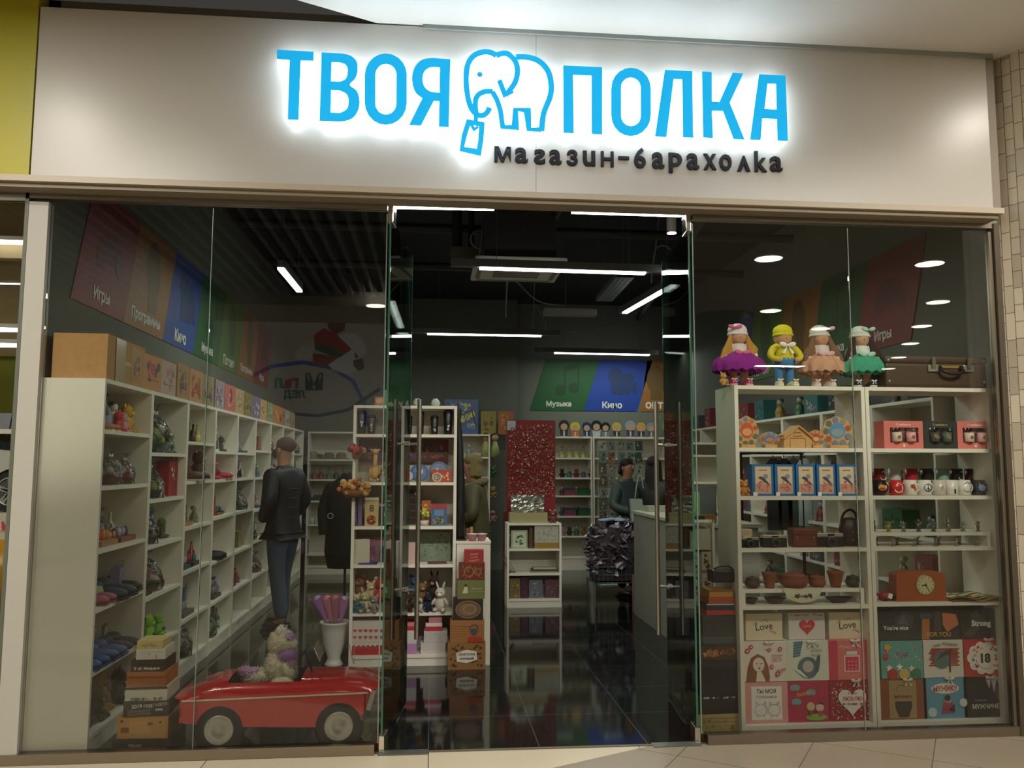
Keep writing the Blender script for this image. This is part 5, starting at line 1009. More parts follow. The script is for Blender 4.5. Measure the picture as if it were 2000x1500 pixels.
# bay 3
small('frame', 3, .5, 0, 'white multi photo frame', .19, ('#d8d8d0', '#2c2c2c', '#c8c8c0'), .06); small('plush', 3, .35, 1, 'pink and red elephant toy', .17, ('#b8405a', '#d87a8c'), .08, seed=4); small('shoe', 3, .65, 1, 'red and pink knitted slippers', .16, ('#a83044', '#d07a88'), .06)
small('bag', 3, .35, 2, 'small red gift bag', .13, ('#a02a34', '#d8a8a4', '#701820'), .06); small('soap', 3, .55, 2, 'tray of orange and green sweets', .14, ('#b86838', '#5c7048', '#8a5a3c'), .05); small('bottle', 3, .2, 3, 'tall black pointed ornament', .26, ('#151413', '#1c1b1a')); small('shoe', 3, .4, 3, 'black slippers', .18, ('#161516', '#1c1b1c'), .06); small('soap', 3, .5, 4, 'tray of small grey stones', .2, ('#6c6c60', '#8c8c80', '#4a4a44'), .06); small('bundle', 3, .3, 5, 'film wrapped yellow green set', .2, ('#3c4428', '#8a9c48', '#a8b060', '#b8bca8'), .1, seed=4); small('bottle', 3, .65, 5, 'dark green bottle', .17, ('#1c3424', '#40584a'), .08); small('bottle', 3, .8, 5, 'short clear green bottle', .14, ('#3c5c4c', '#98a898'), .06)
# bays 4..8
rd = random.Random(5)
pal = [('#4a7080', '#c0c8cc', '#2c4450'), ('#6a7c58', '#a8b498', '#48543c'), ('#8a4a48', '#c89a90', '#5c2c2c'), ('#7c7c84', '#b8b8bc', '#50505a'), ('#a08858', '#d0c090', '#6a5838')]
pn = ['blue grey', 'sage green', 'dusty red', 'silver grey', 'ochre']
fx_ = [('fig', 'figurine', .14), ('bundle', 'film wrapped set', .19), ('soap', 'tray of trinkets', .18), ('bag', 'small gift bag', .14), ('book', 'booklet', .15)]
for b in range(4, 9):
    for l in range(5 if b < 7 else 2):
        for j, u in enumerate((.3, .68)):
            k = (b*7+l*3+j*2) % 5; f = fx_[(b+l*2+j*3) % 5]
            small(f[0], b, u, l, '%s %s (%s)' % (pn[k], f[1], ['near', 'far'][j]), f[2], (*pal[k], '#b8bcb8') if f[0] == 'bundle' else pal[k], .09, seed=b*9+l)
small('frame', 4, .5, 0, 'round blue and white ornament plate', .2, ('#2c4c8a', '#c0c8d0', '#c8a040'), .05)
# ---- paper gift bags and kraft boxes standing on top of the wall shelves
t = thing('cardboard_box', 'large kraft cardboard box on top of the bay nearest the glass', 'box', lp(0, .42, -1, .16), RZL); w, h, d = .62, .26, .3
q = bx(w, h, d, KRAFT); q.build('carton', t); q = MB(); q.face(XZ(-d/2-.0006)); q.a_rect(w*.12, w*.4, h*.1, h*.9, mat('#a87a48')); q.speckle(w*.15, w*.4, h*.2, h*.8, ['#8a5c34', '#6a4424'], 14, .02, 2); q.a_text('подарок', 0, h*.45, .03, mat('#d8c8a8')); q.a_rect(-w*.3, -w*.05, 0, h*.98, mat('#c0a684', .2)); q.build('printed_front', t)
bc = [('#c08a5c', '#b84040', '#4c3a30', 'red and pink figures'), ('#b8a08c', '#b87a80', '#80707c', 'pale rose circles'), ('#a8825c', '#5c4636', '#7c6048', 'brown animal shapes'), ('#b88c5c', '#b83c30', '#8c5c38', 'a red butterfly'), ('#8c7c5c', '#3c4038', '#5c5844', 'dark green leaves'), ('#90808c', '#5c4a68', '#c0b0b8', 'lilac drawings'), ('#b85c54', '#d8a090', '#7c2c2c', 'coral stripes'), ('#b09468', '#6a5638', '#c8b48c', 'tan flowers'), ('#8a7440', '#4c4424', '#b8a868', 'olive leaves'), ('#7a6a90', '#c8c0d0', '#48406c', 'violet spots'), ('#c8a060', '#e0c890', '#8c6430', 'golden rings'), ('#98a078', '#5c7050', '#c0c8a0', 'green sprigs'), ('#c07a48', '#8c4828', '#e0b080', 'orange stripes'), ('#bc7440', '#7c4020', '#dca070', 'rust stripes'), ('#a0a498', '#505850', '#c8ccc0', 'a grey portrait'), ('#a88a60', '#6c5030', '#ccb088', 'brown dots')]
y = .72
for i, (c, c1_, c2_, n_) in enumerate(bc):
    w = .33 if i < 4 else .37; h = .24 if i < 2 else .27-.004*i; q = bx(w, h, .13, mat(c, .7)); FB(q, w, h, .13); q.speckle(-w*.42, w*.42, h*.08, h*.92, [c1_, c2_], 16, .035, i); q.a_rect(-w*.3, w*.3, h*.3, h*.32, mat(c1_))
    solo(q, 'gift_carton', 'kraft gift carton printed with %s above the left shelving' % n_, 'gift box', (XF-.085, y+w/2, 2.0835), RZL+.03*(i % 3-1), 'cartons on top of the left shelving'); y += w+.015
    if y > 7.2: break

xk = [('plush', 'soft toy', .12), ('bottle', 'bottle', .14), ('fig', 'figurine', .13), ('bag', 'paper bag', .12), ('soap', 'trinket tray', .15), ('book', 'card', .11)]
xc = [('cream', '#c8bc9c', '#e0d8c0', '#8a7c60'), ('rose pink', '#b8707c', '#d8a0a8', '#7c3c48'), ('steel blue', '#4c6c8c', '#8ca4b8', '#2c3c50'), ('moss green', '#5c6c38', '#98a468', '#38441c'), ('brick', '#9c4430', '#c88468', '#5c2418'), ('lavender', '#8478a0', '#b8b0c8', '#504870'), ('charcoal', '#38383a', '#6c6c70', '#1c1c1e')]
for b in range(6):
    for l in range(6 if b < 4 else 5):
        for j in range(2):
            k, c = xk[(b*5+l*2+j*3) % 6], xc[(b*3+l*5+j*4) % 7]
            small(k[0], b, (.27 if b == 0 else .18, .84)[j] if b < 4 else (.12, .88)[j], l, 'little %s %s set %s' % (c[0], k[1], ['near side', 'far side'][j]), k[2], c[1:], .13+.06*((b+l+j) % 2), .3*(j-.5), seed=b*11+l*3+j)
# ================================================================== PEDAL CAR, UNICORN, VASE, BOX TOWERS
RED = mat('#c4060c', .18, coat=.7); TY = mat('#181716', .6); HUB = mat('#b4b0a8', .3, .55); TRIM = mat('#d8d2c8', .25, .7)
def P5(x, y, Y=.06): v = onY(300+x/3, 1000+y/3, Y); return v
rw, fw_ = onY(426, 1425, .02), onY(660, 1425, .02)
cx0 = (rw.x+fw_.x)/2
CARY, CW_ = .235, .40
t = thing('pedal_car', 'shiny red toy pedal car with chrome side strip behind the left glass', 'toy car', (cx0, CARY, 0), R(1.0))
FY = -CW_/2
def cp(x, y): v = onY(300+x/3, 1000+y/3, CARY+FY); return (v.x-cx0, v.z)
wl = cp(380, 1276); wr = cp(1080, 1276); wrad = wl[1]; 
# lower body with wheel arches
top_l, top_r = cp(160, 1105), cp(1262, 1062); ra = .098
def arc(c, a0, a1, n=10): return [(c[0]+ra*math.cos(a0+(a1-a0)*i/n), c[1]+ra*math.sin(a0+(a1-a0)*i/n)) for i in range(n+1)]
zb = cp(700, 1252)[1]
aa = math.asin(max(-1, min(1, (zb-wl[1])/ra)))
low = [top_l, (cp(150, 1160)), (cp(165, 1235)), (wl[0]-ra*math.cos(aa)-.01, zb+.015)]+arc(wl, PI-aa, aa)+arc(wr, PI-aa, aa)+[(wr[0]+ra*math.cos(aa)+.01, zb+.01), cp(1222, 1225), cp(1240, 1160), top_r]
q = MB(); th = .012
for s in (-1, 1):
    y0, y1 = s*CW_/2, s*(CW_/2-th); vs, fs = holes_mesh([low]); 
    q.add([(v.x, y0, v.y) for v in vs]+[(v.x, y1, v.y) for v in vs], list(fs)+[tuple(i+len(vs) for i in f) for f in fs], RED)
    n = len(low); q.add([(p[0], y0, p[1]) for p in low]+[(p[0], y1, p[1]) for p in low], [(i, n+i, n+(i+1) % n, (i+1) % n) for i in range(n)], RED, True)
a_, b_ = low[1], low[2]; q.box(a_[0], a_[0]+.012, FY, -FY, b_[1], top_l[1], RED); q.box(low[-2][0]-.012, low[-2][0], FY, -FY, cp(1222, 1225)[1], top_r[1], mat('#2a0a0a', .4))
# upper body: stations from tail to nose: x, height, crown, shoulder inset
prof = [(150, 1085), (165, 1060), (200, 1020), (250, 985), (310, 955), (380, 930), (425, 918), (520, 915), (620, 912), (720, 908), (820, 902), (860, 895), (940, 893), (1040, 893), (1140, 900), (1240, 915), (1320, 930), (1355, 940)]
st = []
for i, (x, y) in enumerate(prof):
    v = onY(300+x/3, 1000+y/3, CARY+.13); st.append([onY(300+x/3, 1000+y/3, CARY).x-cx0, min(v.z, .385)])
NU = 17; x0_, x1_ = top_l[0], top_r[0]; nose = cp(1345, 940)[0]-.01; NS = 44
def topz(x):
    for (xa, za), (xb, zb_) in zip(st, st[1:]):
        if x <= xb: return za+(zb_-za)*max(0, (x-xa))/(xb-xa+1e-9)
    return st[-1][1]
ck0, ck1 = cp(425, 950)[0], cp(850, 950)[0]
vs = []; fs = []
for i in range(NS):
    f = i/(NS-1)
    for j in range(NU):
        a = -1+2*j/(NU-1); s_ = abs(a)
        e = min(1, s_*1.0)
        xb = x0_+(x1_-x0_)*f; xt = (st[0][0]+.01)+(nose-st[0][0]-.01)*f
        lift = 1-max(0, (s_-.62)/.38)**2.2 if s_ > .62 else 1
        x = xb+(xt-xb)*lift
        zt = topz(x)+.012*(1-s_**2)-.004; zbb = top_l[1]+(top_r[1]-top_l[1])*f
        if x > cp(1240, 0)[0]: zt -= .25*(x-cp(1240, 0)[0])**1.5
        z = zbb+(max(zt, zbb+.004)-zbb)*lift
        yy = a*CW_/2 if s_ < .62 else math.copysign(CW_/2*(.62+.38*math.sin((s_-.62)/.38*PI/2)), a)
        if f < .12: yy *= .9+.1*f/.12
        vs.append((x, yy, z))
for i in range(NS-1):
    for j in range(NU-1):
        xm = (vs[i*NU+j][0]+vs[(i+1)*NU+j][0])/2; am = abs(-1+2*(j+.5)/(NU-1))
        if ck0 < xm < ck1 and am < .72: continue
        fs.append((i*NU+j, (i+1)*NU+j, (i+1)*NU+j+1, i*NU+j+1))
q.add(vs, fs, RED, True)
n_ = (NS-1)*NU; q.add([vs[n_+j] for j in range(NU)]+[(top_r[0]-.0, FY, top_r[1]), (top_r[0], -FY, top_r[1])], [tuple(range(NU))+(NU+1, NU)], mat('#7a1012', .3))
q.build('body', t)
q = MB(); q.box(ck0-.01, ck1+.02, -.15, .15, .28, .3, BLACK); q.box(ck0-.01, ck0, -.15, .15, .28, .36, BLACK); q.box(ck1+.01, ck1+.02, -.15, .15, .28, .36, BLACK)
for s in (-1, 1): q.box(ck0, ck1+.01, s*.15-.003, s*.15+.003, .28, .37, BLACK)
q.build('cockpit_tub', t)
for s in (-1, 1):
    a, b = cp(165, 1105), cp(1250, 1060); q = MB(); y = s*(CW_/2+.003)
    q.add([(a[0], y-.004, a[1]-.004), (b[0], y-.004, b[1]-.005), (b[0], y-.004, b[1]+.004), (a[0], y-.004, a[1]+.004), (a[0], y+.004, a[1]-.004), (b[0], y+.004, b[1]-.005), (b[0], y+.004, b[1]+.004), (a[0], y+.004, a[1]+.004)], [(0, 1, 2, 3), (7, 6, 5, 4), (0, 4, 5, 1), (1, 5, 6, 2), (2, 6, 7, 3), (3, 7, 4, 0)], TRIM); q.build('chrome_strip', t)
for c in (wl, wr):
    for s in (-1, 1):
        y = s*(CW_/2-.02); q = MB(); q.lathe([(wrad*.6, -.022), (wrad*.9, -.024), (wrad, -.012), (wrad, .012), (wrad*.9, .024), (wrad*.6, .022)], TY, M=T(c[0], y, wrad) @ RX(PI/2), n=32); w_ = q.build('wheel', t)
        q = MB(); q.lathe([(wrad*.6, 0), (wrad*.58, .012), (wrad*.53, .014), (wrad*.48, .008), (wrad*.2, .018), (wrad*.16, .022), (.001, .024)], HUB, M=T(c[0], y+s*.016, wrad) @ RX(-s*PI/2), n=32); q.build('hub_cap', w_)
    q = MB(); q.cyl((c[0], -.17, wrad), (c[0], .17, wrad), .012, BLACK); q.build('axle', t)
for s in (-1, 1):
    a, b, c_, d_ = cp(1272, 1050), cp(1300, 1050), cp(1262, 1170), cp(1238, 1165); q = MB(); q.prism([a, b, c_, d_], s*CW_/2-.02*s-.012, s*CW_/2-.02*s+.012, mat('#a8a698', .3, .7)); q.build('headlight', t)
b = cp(1225, 1205); q = MB(); q.box(b[0]-.01, b[0]+.03, FY-.01, -FY+.01, b[1]-.006, b[1]+.012, mat('#3a3836', .4, .5), b=.004); q.build('bumper', t)
b = cp(140, 1190); q = MB(); q.box(b[0]-.012, b[0]+.012, FY-.005, -FY+.005, b[1]-.01, b[1]+.01, mat('#2c2a28', .4, .5), b=.004); q.build('bumper', t)
b = cp(960, 890); q = MB(); q.add([(b[0], -.13, b[1]), (b[0], .13, b[1]), (b[0]-.035, .11, b[1]+.07), (b[0]-.035, -.11, b[1]+.07)], [(0, 1, 2, 3)], CELLO); q.tube([(b[0], -.13, b[1]), (b[0]-.035, -.11, b[1]+.07), (b[0]-.035, .11, b[1]+.07), (b[0], .13, b[1])], .003, CHROME); q.build('windscreen', t)
q = MB(); q.cyl((b[0]-.02, 0, .3), (b[0]-.1, 0, b[1]+.03), .006, BLACK); q.tube([(b[0]-.1+.03*math.sin(a), .055*math.cos(a), b[1]+.03+.045*math.sin(a)) for a in [2*PI*i/20 for i in range(20)]], .006, mat('#1c1c1c'), 8, True); q.build('steering_wheel', t)
b = cp(1150, 960); q = MB(); q.cyl((b[0], 0, b[1]+.02), (b[0]-.03, 0, b[1]+.14), .003, CHROME, n=6); q.cyl((b[0]+.0, .06, b[1]), (b[0], .06, b[1]+.12), .002, CHROME, n=6); q.build('antenna', t)
# unicorn soft toy sitting in the car
ux = onY(300+735/3, 1300, CARY).x; FURW = mat('#e8dfc8', .95); LIL = mat('#b68cc4', .95); PNK = mat('#d0a0c8', .95)
t = thing('unicorn_toy', 'fluffy cream unicorn soft toy with lilac mane sitting in the pedal car', 'soft toy', (ux, CARY, .325), 0)
def fz(q, c, r, m, n=500, L=.02, M=None, seed=1): q.ell(c, r, m, M, n=16); q.fur(c, [v*.97 for v in (r if isinstance(r, (list, tuple)) else (r, r, r))], m, int(n*1.3), L*1.3, seed, M, .0045); return q
q = MB(); fz(q, (0, 0, .10), (.068, .065, .11), FURW, 1100); fz(q, (-.11, 0, .05), (.09, .06, .04), FURW, 500); q.build('body', t)
q = MB(); fz(q, (.01, 0, .245), (.062, .055, .062), FURW, 900); fz(q, (.062, 0, .232), (.035, .034, .03), FURW, 300, .008); q.ell((.09, -.012, .235), .004, mat('#b87a90')); q.ell((.055, -.045, .262), .006, BLACK); q.build('head', t)
q = MB(); fz(q, (.05, -.02, .275), (.03, .02, .018), LIL, 200, .012); fz(q, (.045, -.035, .175), (.045, .03, .028), LIL, 400, .016); fz(q, (.06, -.03, .135), (.032, .025, .035), PNK, 300, .016); q.build('mane', t)
q = MB(); q.cyl((.03, -.01, .3), (.045, -.02, .345), .01, mat('#d8c8d8', .4), .001); q.build('horn', t)
for k in (-1, 1): q = MB(); fz(q, (.0, k*.035, .31), (.014, .01, .022), FURW, 80, .008); q.build('ear', t)
for k in (-1, 1): q = MB(); fz(q, (.055, k*.045, .09), (.028, .025, .06), FURW, 300, .012, RY(-.5)); q.build('leg', t)
for k in (-1, 1): q = MB(); fz(q, (.03, k*.07, .03), (.06, .03, .028), FURW, 250, .012); q.build('leg', t)
q = MB(); fz(q, (-.17, -.01, .075), (.05, .028, .022), PNK, 350, .018, RY(.3)); fz(q, (-.13, -.02, .07), (.03, .024, .02), LIL, 200, .016); q.build('tail', t)
# white vase with wrapped flowers
vp_ = onZ(652, 1299, 0); t = thing('floor_vase', 'tall white fluted vase standing behind the pedal car', 'vase', (vp_.x, vp_.y, 0)); s_ = 1.0
zt = onY(655, 1213, vp_.y).z; VW = mat('#c8c4bc', .4)
q = MB(); q.lathe([(.07, 0), (.075, .01), (.06, .03), (.05, .06), (.085, zt*.5), (.095, zt*.75), (.105, zt*.93), (.12, zt*.98), (.115, zt), (.1, zt*.95), (.08, zt*.5), (.001, .1)], VW, n=28); q.build('vase_body', t)
for i, (px, py, l, c, s) in enumerate([(622, 1172, 'lilac paper wrapped single flower leaning left in the vase', '#8f5f98', .1), (640, 1178, 'dusty pink wrapped flower in the vase', '#a86478', .12), (655, 1180, 'rose wrapped flower at the middle of the vase', '#9c5c70', .12), (672, 1182, 'lilac wrapped flower at the right of the vase', '#a070a0', .12)]):
    v = onY(px, py, vp_.y-.02); t = thing('wrapped_flower', l, 'flower', (vp_.x+(i-1.5)*.02, vp_.y-.02, zt*.75)); dx, dz = v.x-(vp_.x+(i-1.5)*.02), v.z-zt*.75; d = Vector((dx, 0, dz))
    q = MB(); q.cyl((0, 0, -.1), tuple(d*.9), .004, mat('#4a5c38')); q.build('stem', t)
    A = Vector((0, 0, 1)).rotation_difference(d.normalized()).to_matrix().to_4x4(); L = d.length
    q = MB(); q.grid(lambda u, w_: ((.01+.055*w_)*math.cos(2*PI*u)*(1+.12*math.sin(10*PI*u)*w_), (.01+.055*w_)*math.sin(2*PI*u)*(1+.12*math.sin(10*PI*u)*w_), L*.35+w_*.2+.01*math.sin(10*PI*u)*w_), 30, 6, mat(c, .6), True, A, True); q.build('paper_cone', t)
    q = MB(); q.ell(tuple(A @ Vector((0, 0, L*.35+.18))), (.04, .04, .035), mat(['#a87a9c', '#b8707c', '#a85a6c', '#b488b4'][i], .8), nz=.35, fr=10); q.build('blossom', t)
# tower of boxes at the left
def tower(items, X0, z=0.0, group=None, yf=.1):
    for (pxl, pxr, py0, py1, d, base, art, label, rz, name) in items:
        a, b = onY(pxl, py1, yf), onY(pxr, py0, yf); w = b.x-a.x; h = b.z-a.z; cxm = (a.x+b.x)/2
        q = bx(w, h, d, mat(base, .6, grain=.08, scale=12), b=.001); q.face(XZ(-d/2-.0006)); art and art(q, w, h)
        q.M = RZ(PI/2); sf = q.FM; q.M = Matrix.Identity(4)
        solo(q, name, label, 'box', (cxm, yf+d/2+.01, z), R(rz), group); z += h+.001
    return z
def lid(c): return lambda q, w, h: (q.a_rect(-w/2, w/2, h*.78, h, mat(c)),)
def art_news(q, w, h): q.a_text('2019 год', -w*.1, h*.66, h*.3, mat('#d8d4cc'), rot=.06); q.a_text('ГАЗЕТА', w*.3, h*.75, h*.2, mat('#c8c4bc'), rot=.1); [q.a_rect(-w*.4, w*.1, h*(.1+.08*i), h*(.13+.08*i), mat('#8a867e')) for i in range(5)]; q.a_rect(w*.2, w*.36, h*.35, h*.5, mat('#b8b0a0'))
def art_case(q, w, h): q.a_rect(-w*.46, w*.46, h*.05, h*.95, mat('#bc8a4c')); q.a_rect(-w*.25, w*.15, h*.25, h*.8, mat('#c4955a')); q.a_rect(-w*.42, -w*.26, h*.28, h*.52, mat('#7c5230')); q.a_rect(w*.1, w*.2, h*.6, h*.75, mat('#7c5c38')); q.a_disc(-w*.4, h*.8, h*.07, mat('#6a4424')); q.a_disc(w*.35, h*.75, h*.06, mat('#6a4424'))
def art_crate(q, w, h): [q.a_rect(-w*.48+i*w*.25, -w*.28+i*w*.25, h*.15, h*.55, mat('#9c5c2c')) for i in range(4)]; q.a_rect(-w*.5, w*.5, h*.62, h*.68, mat('#7c4824'))
def art_dark(q, w, h): q.a_text('TRAVEL', -w*.1, h*.55, h*.2, mat('#a8a49c'), rot=-.03); q.a_text('GIFT', w*.36, h*.2, h*.2, mat('#8c8880'))
def art_white(q, w, h): q.speckle(-w*.45, w*.45, 0, h*.25, ['#6a665e', '#8c887e'], 22, .012, 4); q.a_rect(-w/2, w/2, h*.84, h, mat('#2c201c'))
def art_choc(q, w, h): q.speckle(-w*.48, w*.48, h*.05, h*.45, ['#b8b0a4', '#6a5c50', '#d0c8bc'], 30, .01, 6)
def art_w2(q, w, h): q.a_line([(-w*.4, h*.7), (w*.4, h*.7)], .003, mat('#a09c90')); q.a_rect(w*.18, w*.2, h*.1, h*.45, mat('#3a3632')); q.a_disc(-w*.05, h*.5, h*.06, mat('#6a665c'))
def art_cr(q, w, h): q.a_text('love', w*.05, h*.5, h*.4, mat('#7c6c48')); q.speckle(-w*.45, w*.45, h*.05, h*.9, ['#b8a868', '#a89450'], 18, .012, 7)
g_ = 'printed boxes in the tower at the left'
tower([(216, 332, 1434, 1466, .30, '#2e2622', art_dark, 'dark brown printed box at the foot of the left box tower', 0, 'storage_box'), (228, 332, 1386, 1432, .28, '#b07c40', art_case, 'tan suitcase print box, second from the floor in the left tower', -3, 'storage_box'), (237, 327, 1354, 1386, .26, '#38322e', art_news, 'dark newspaper print box in the left tower', 4, 'storage_box'), (242, 326, 1326, 1355, .25, '#c8c2b2', art_white, 'white box with dark lid rim in the left tower', 1, 'storage_box'), (246, 324, 1294, 1325, .23, '#a86a30', art_crate, 'orange wooden crate print box in the left tower', 0, 'storage_box'), (256, 322, 1270, 1294, .2, '#3a2a22', art_choc, 'dark chocolate box with pale pattern in the left tower', -2, 'storage_box'), (264, 322, 1248, 1270, .18, '#d0cabc', art_w2, 'white box second from the top of the left tower', 2, 'storage_box'), (267, 318, 1232, 1248, .16, '#c8b474', art_cr, 'cream yellow box topping the left tower', 0, 'storage_box')], 0, yf=.09)
# tower of boxes right of the entrance
def art_bw(q, w, h): q.speckle(-w*.48, w*.48, h*.8, h*.98, ['#c8c4bc', '#8c8880'], 22, .008, 4); q.a_text('ART', w*.2, h*.88, h*.12, mat('#c8c4bc'))
def art_wood(q, w, h): [q.a_line([(-w*.5, h*(.2+.2*i)), (w*.5, h*(.2+.2*i))], .002, mat('#9c8450')) for i in range(4)]; q.speckle(-w*.45, w*.45, h*.1, h*.9, ['#a08c58', '#8c7844'], 12, .014, 5)
def art_photo(q, w, h): q.speckle(-w*.5, w*.5, h*.1, h*.9, ['#a0683c', '#7c4c2c', '#5a3420', '#c08c58'], 40, .02, 6)
def edge(c): return lambda q, w, h: q.a_rect(-w/2, w/2, h*.8, h, mat(c))
tower([(1362, 1443, 1401, 1441, .26, '#b8a068', art_wood, 'pale wood print box at the foot of the right box tower', 0, 'storage_box'), (1357, 1443, 1362, 1400, .26, '#201e1f', art_bw, 'black box with white rim print in the right tower', 2, 'storage_box'), (1370, 1441, 1291, 1361, .22, '#1e1c1e', edge('#2a2a30'), 'tall plain black box in the right tower', 0, 'storage_box'), (1370, 1439, 1259, 1290, .2, '#4a382c', art_photo, 'brown photo print box in the right tower', -2, 'storage_box'), (1374, 1438, 1240, 1258, .2, '#34404a', None, 'slate blue flat box in the right tower', 1, 'storage_box'), (1374, 1437, 1197, 1239, .19, '#262022', edge('#342c2e'), 'black brown deep box in the right tower', 0, 'storage_box'), (1380, 1436, 1186, 1196, .18, '#b03434', None, 'thin bright red box in the right tower', 2, 'storage_box'), (1382, 1435, 1172, 1185, .17, '#24283a', edge('#b8bcc4'), 'navy box with a pale line in the right tower', -1, 'storage_box'), (1384, 1434, 1158, 1171, .16, '#b0482c', None, 'orange red box in the right tower', 2, 'storage_box'), (1386, 1433, 1143, 1157, .15, '#b8823c', edge('#7c5024'), 'ochre box in the right tower', 0, 'storage_box')], 0, yf=.16)
v = onY(1412, 1142, .2); q = MB(); q.box(-.07, .07, -.06, .06, 0, .08, mat('#241c22', .3), b=.015); q.tube(crm([(-.06, -.055, .08), (-.03, -.06, .1), (.03, -.06, .1), (.06, -.055, .08)], 4), .005, mat('#241c22', .3)); solo(q, 'purse', 'black purse on top of the right box tower', 'purse', (v.x, .24, onY(1412, 1143, .16).z+.01), 0)
# ================================================================== CENTRAL SHELVING UNIT AND SIDE CABINET
MY = 2.0
shelf_unit('shelving_unit', 'tall white shelving unit behind the left glass door handles', (-.64, MY, 0), .842, .32, [1.848, 1.458, 1.104, .798, .419, .088], 2.083, back=True)
def C6(x, y): return (650+x/4.166, 740+y/4.166)
def C7(x, y): return (650+x/4.286, 1050+y/4.286)
def put(q, name, label, cat, px, z, y=MY+.1, rz=0.0, group=None): return solo(q, name, label, cat, (onY(px, 1000, y).x, y, z+.001), rz, group)
def wpx(a, b, y): return onY(b, 1000, y).x-onY(a, 1000, y).x
def hpx(px, py, z, y): return onY(px, py, y).z-z
# row 1 tumblers
for i, (a, b, py, c, c2, l) in enumerate([(698, 716, 802, '#141316', '#b8b4ac', 'wide black mug with white emblem at the left end'), (718, 735, 811, '#26221f', '#a8a49a', 'black travel tumbler with pale print'), (755, 771, 812, '#3a2814', '#b87830', 'dark tumbler with amber band'), (793, 806, 812, '#1c1c1e', '#c8c4bc', 'black tumbler with white drawing'), (815, 829, 803, '#2a1a1c', '#b8606c', 'tall dark tumbler with pink flower'), (841, 857, 812, '#1f1d1c', '#9c988c', 'black tumbler with grey sketch'), (866, 885, 801, '#121114', '#c0bcb4', 'wide black mug with white emblem at the right end')]):
    w = wpx(a, b, MY+.08); h = hpx(a, py, 1.848, MY+.08); r = w/2; t = thing('tumbler', l+' of the tumbler shelf', 'tumbler', (onY((a+b)/2, 800, MY+.08).x, MY+.08, 1.849), 0, 'tumblers on the central unit')
    q = MB(); q.lathe([(r*.75, 0), (r*.8, .004), (r, h*.85), (r*.96, h*.86), (.001, h*.86)], mat(c, .35), n=20); q.face(XZ(-r*.98)); q.speckle(-r*.45, r*.45, h*.12, h*.6, [c2], 9, r*.3, i) if w < .1 else q.a_ring(0, h*.5, r*.45, r*.12, mat(c2)); q.build('cup', t)
    q = MB(); q.lathe([(r*1.02, h*.85), (r*1.02, h*.93), (r*.7, h), (.001, h)], mat('#0f0f10', .4), n=20); q.build('lid', t)
q = bx(.07, .035, .004, mat('#4a4080')); put(q, 'price_card', 'small violet card behind the tumblers', 'card', 727, 1.95+.0, MY+.2)
# row 2 giraffe, lion, plates
def giraffe(px, label):
    y = MY+.09; h = hpx(px, C6(0, 560)[1], 1.458, y); t = thing('giraffe_toy', label, 'toy', (onY(px, 900, y).x, y, 1.459)); m = mat('#c8a468', .9, grain=.3, scale=60)
    q = MB(); q.ell((0, 0, h*.28), (h*.14, h*.12, h*.2), m, n=12)
    for k in (-1, 1): q.ell((k*h*.1, -h*.12, h*.06), (h*.06, h*.16, h*.06), m, n=8); q.ell((k*h*.13, -.02, h*.3), (h*.04, h*.05, h*.12), m, n=8)
    q.tube([(0, 0, h*.4), (0, 0, h*.6), (.004, -.005, h*.8)], [h*.08, h*.06, h*.06], m, 10); q.build('body', t)
    q = MB(); q.ell((.003, -.015, h*.88), (h*.09, h*.12, h*.08), m, n=12); [q.ell((k*h*.1, 0, h*.93), (h*.05, .006, h*.03), m, n=8) for k in (-1, 1)]; [q.cyl((k*h*.03, 0, h*.92), (k*h*.035, 0, h*1.02), h*.012, mat('#5a3c20')) for k in (-1, 1)]; q.build('head', t)
giraffe(C6(345, 0)[0], 'tall tan giraffe soft toy on the central unit')
q = plushq(.19, '#b8702c', '#6a3418', 4); put(q, 'plush_toy', 'orange lion soft toy beside the giraffe', 'toy', C6(445, 0)[0], 1.458, MY+.12)
q = plushq(.11, '#48507c', '#c0c4d0', 2); put(q, 'plush_toy', 'small blue striped toy between the giraffe and lion', 'toy', C6(385, 0)[0], 1.458, MY+.2)
q = figurineq(.1, '#8a8a88', '#b8b8b4', '#5c5c5c'); put(q, 'figurine', 'grey elephant figurine in front of the lion', 'figurine', C6(400, 0)[0], 1.458, MY+.04)
q = figurineq(.07, '#d8d4cc', '#e0dcd4', '#383634'); put(q, 'figurine', 'tiny white cat figurine at the shelf edge', 'figurine', C6(450, 0)[0], 1.458, MY+.04)
def plate(px, r, c1, c2, l, y=MY+.1, k=0):
    q = MB(); q.M = RX(-.15); q.cyl((0, .006, r), (0, -.006, r), r, mat(c1, .3), n=26); q.face(XZ(-.0065)); q.a_disc(0, r, r*.78, mat(c2, .3)); q.speckle(-r*.5, r*.5, r*.5, r*1.5, ['#c8ccd0', '#c86848', '#d8c080', '#3a5a88'], 16, r*.14, k); q.M = Matrix.Identity(4); q.box(-r*.5, r*.5, -.02, .03, 0, .008, WOOD); return put(q, 'souvenir_plate', l, 'plate', px, 1.458, y)
plate(C6(555, 0)[0], .045, '#8a8478', '#5c7890', 'grey blue oval souvenir plate on the central unit', k=1); plate(C6(610, 0)[0], .05, '#38506c', '#a0aab0', 'small blue and white souvenir plate', MY+.06, 2)
plate(C6(700, 0)[0], .075, '#2c4c88', '#4a6ca0', 'round deep blue souvenir plate on the central unit', k=3); plate(C6(860, 0)[0], .085, '#4c5c74', '#5f7c98', 'large blue souvenir plate at the right of the shelf', MY+.12, 4); plate(C6(845, 0)[0], .04, '#c8b8a0', '#7c7468', 'small beige lace plate in front of the large blue one', MY+.04, 5)
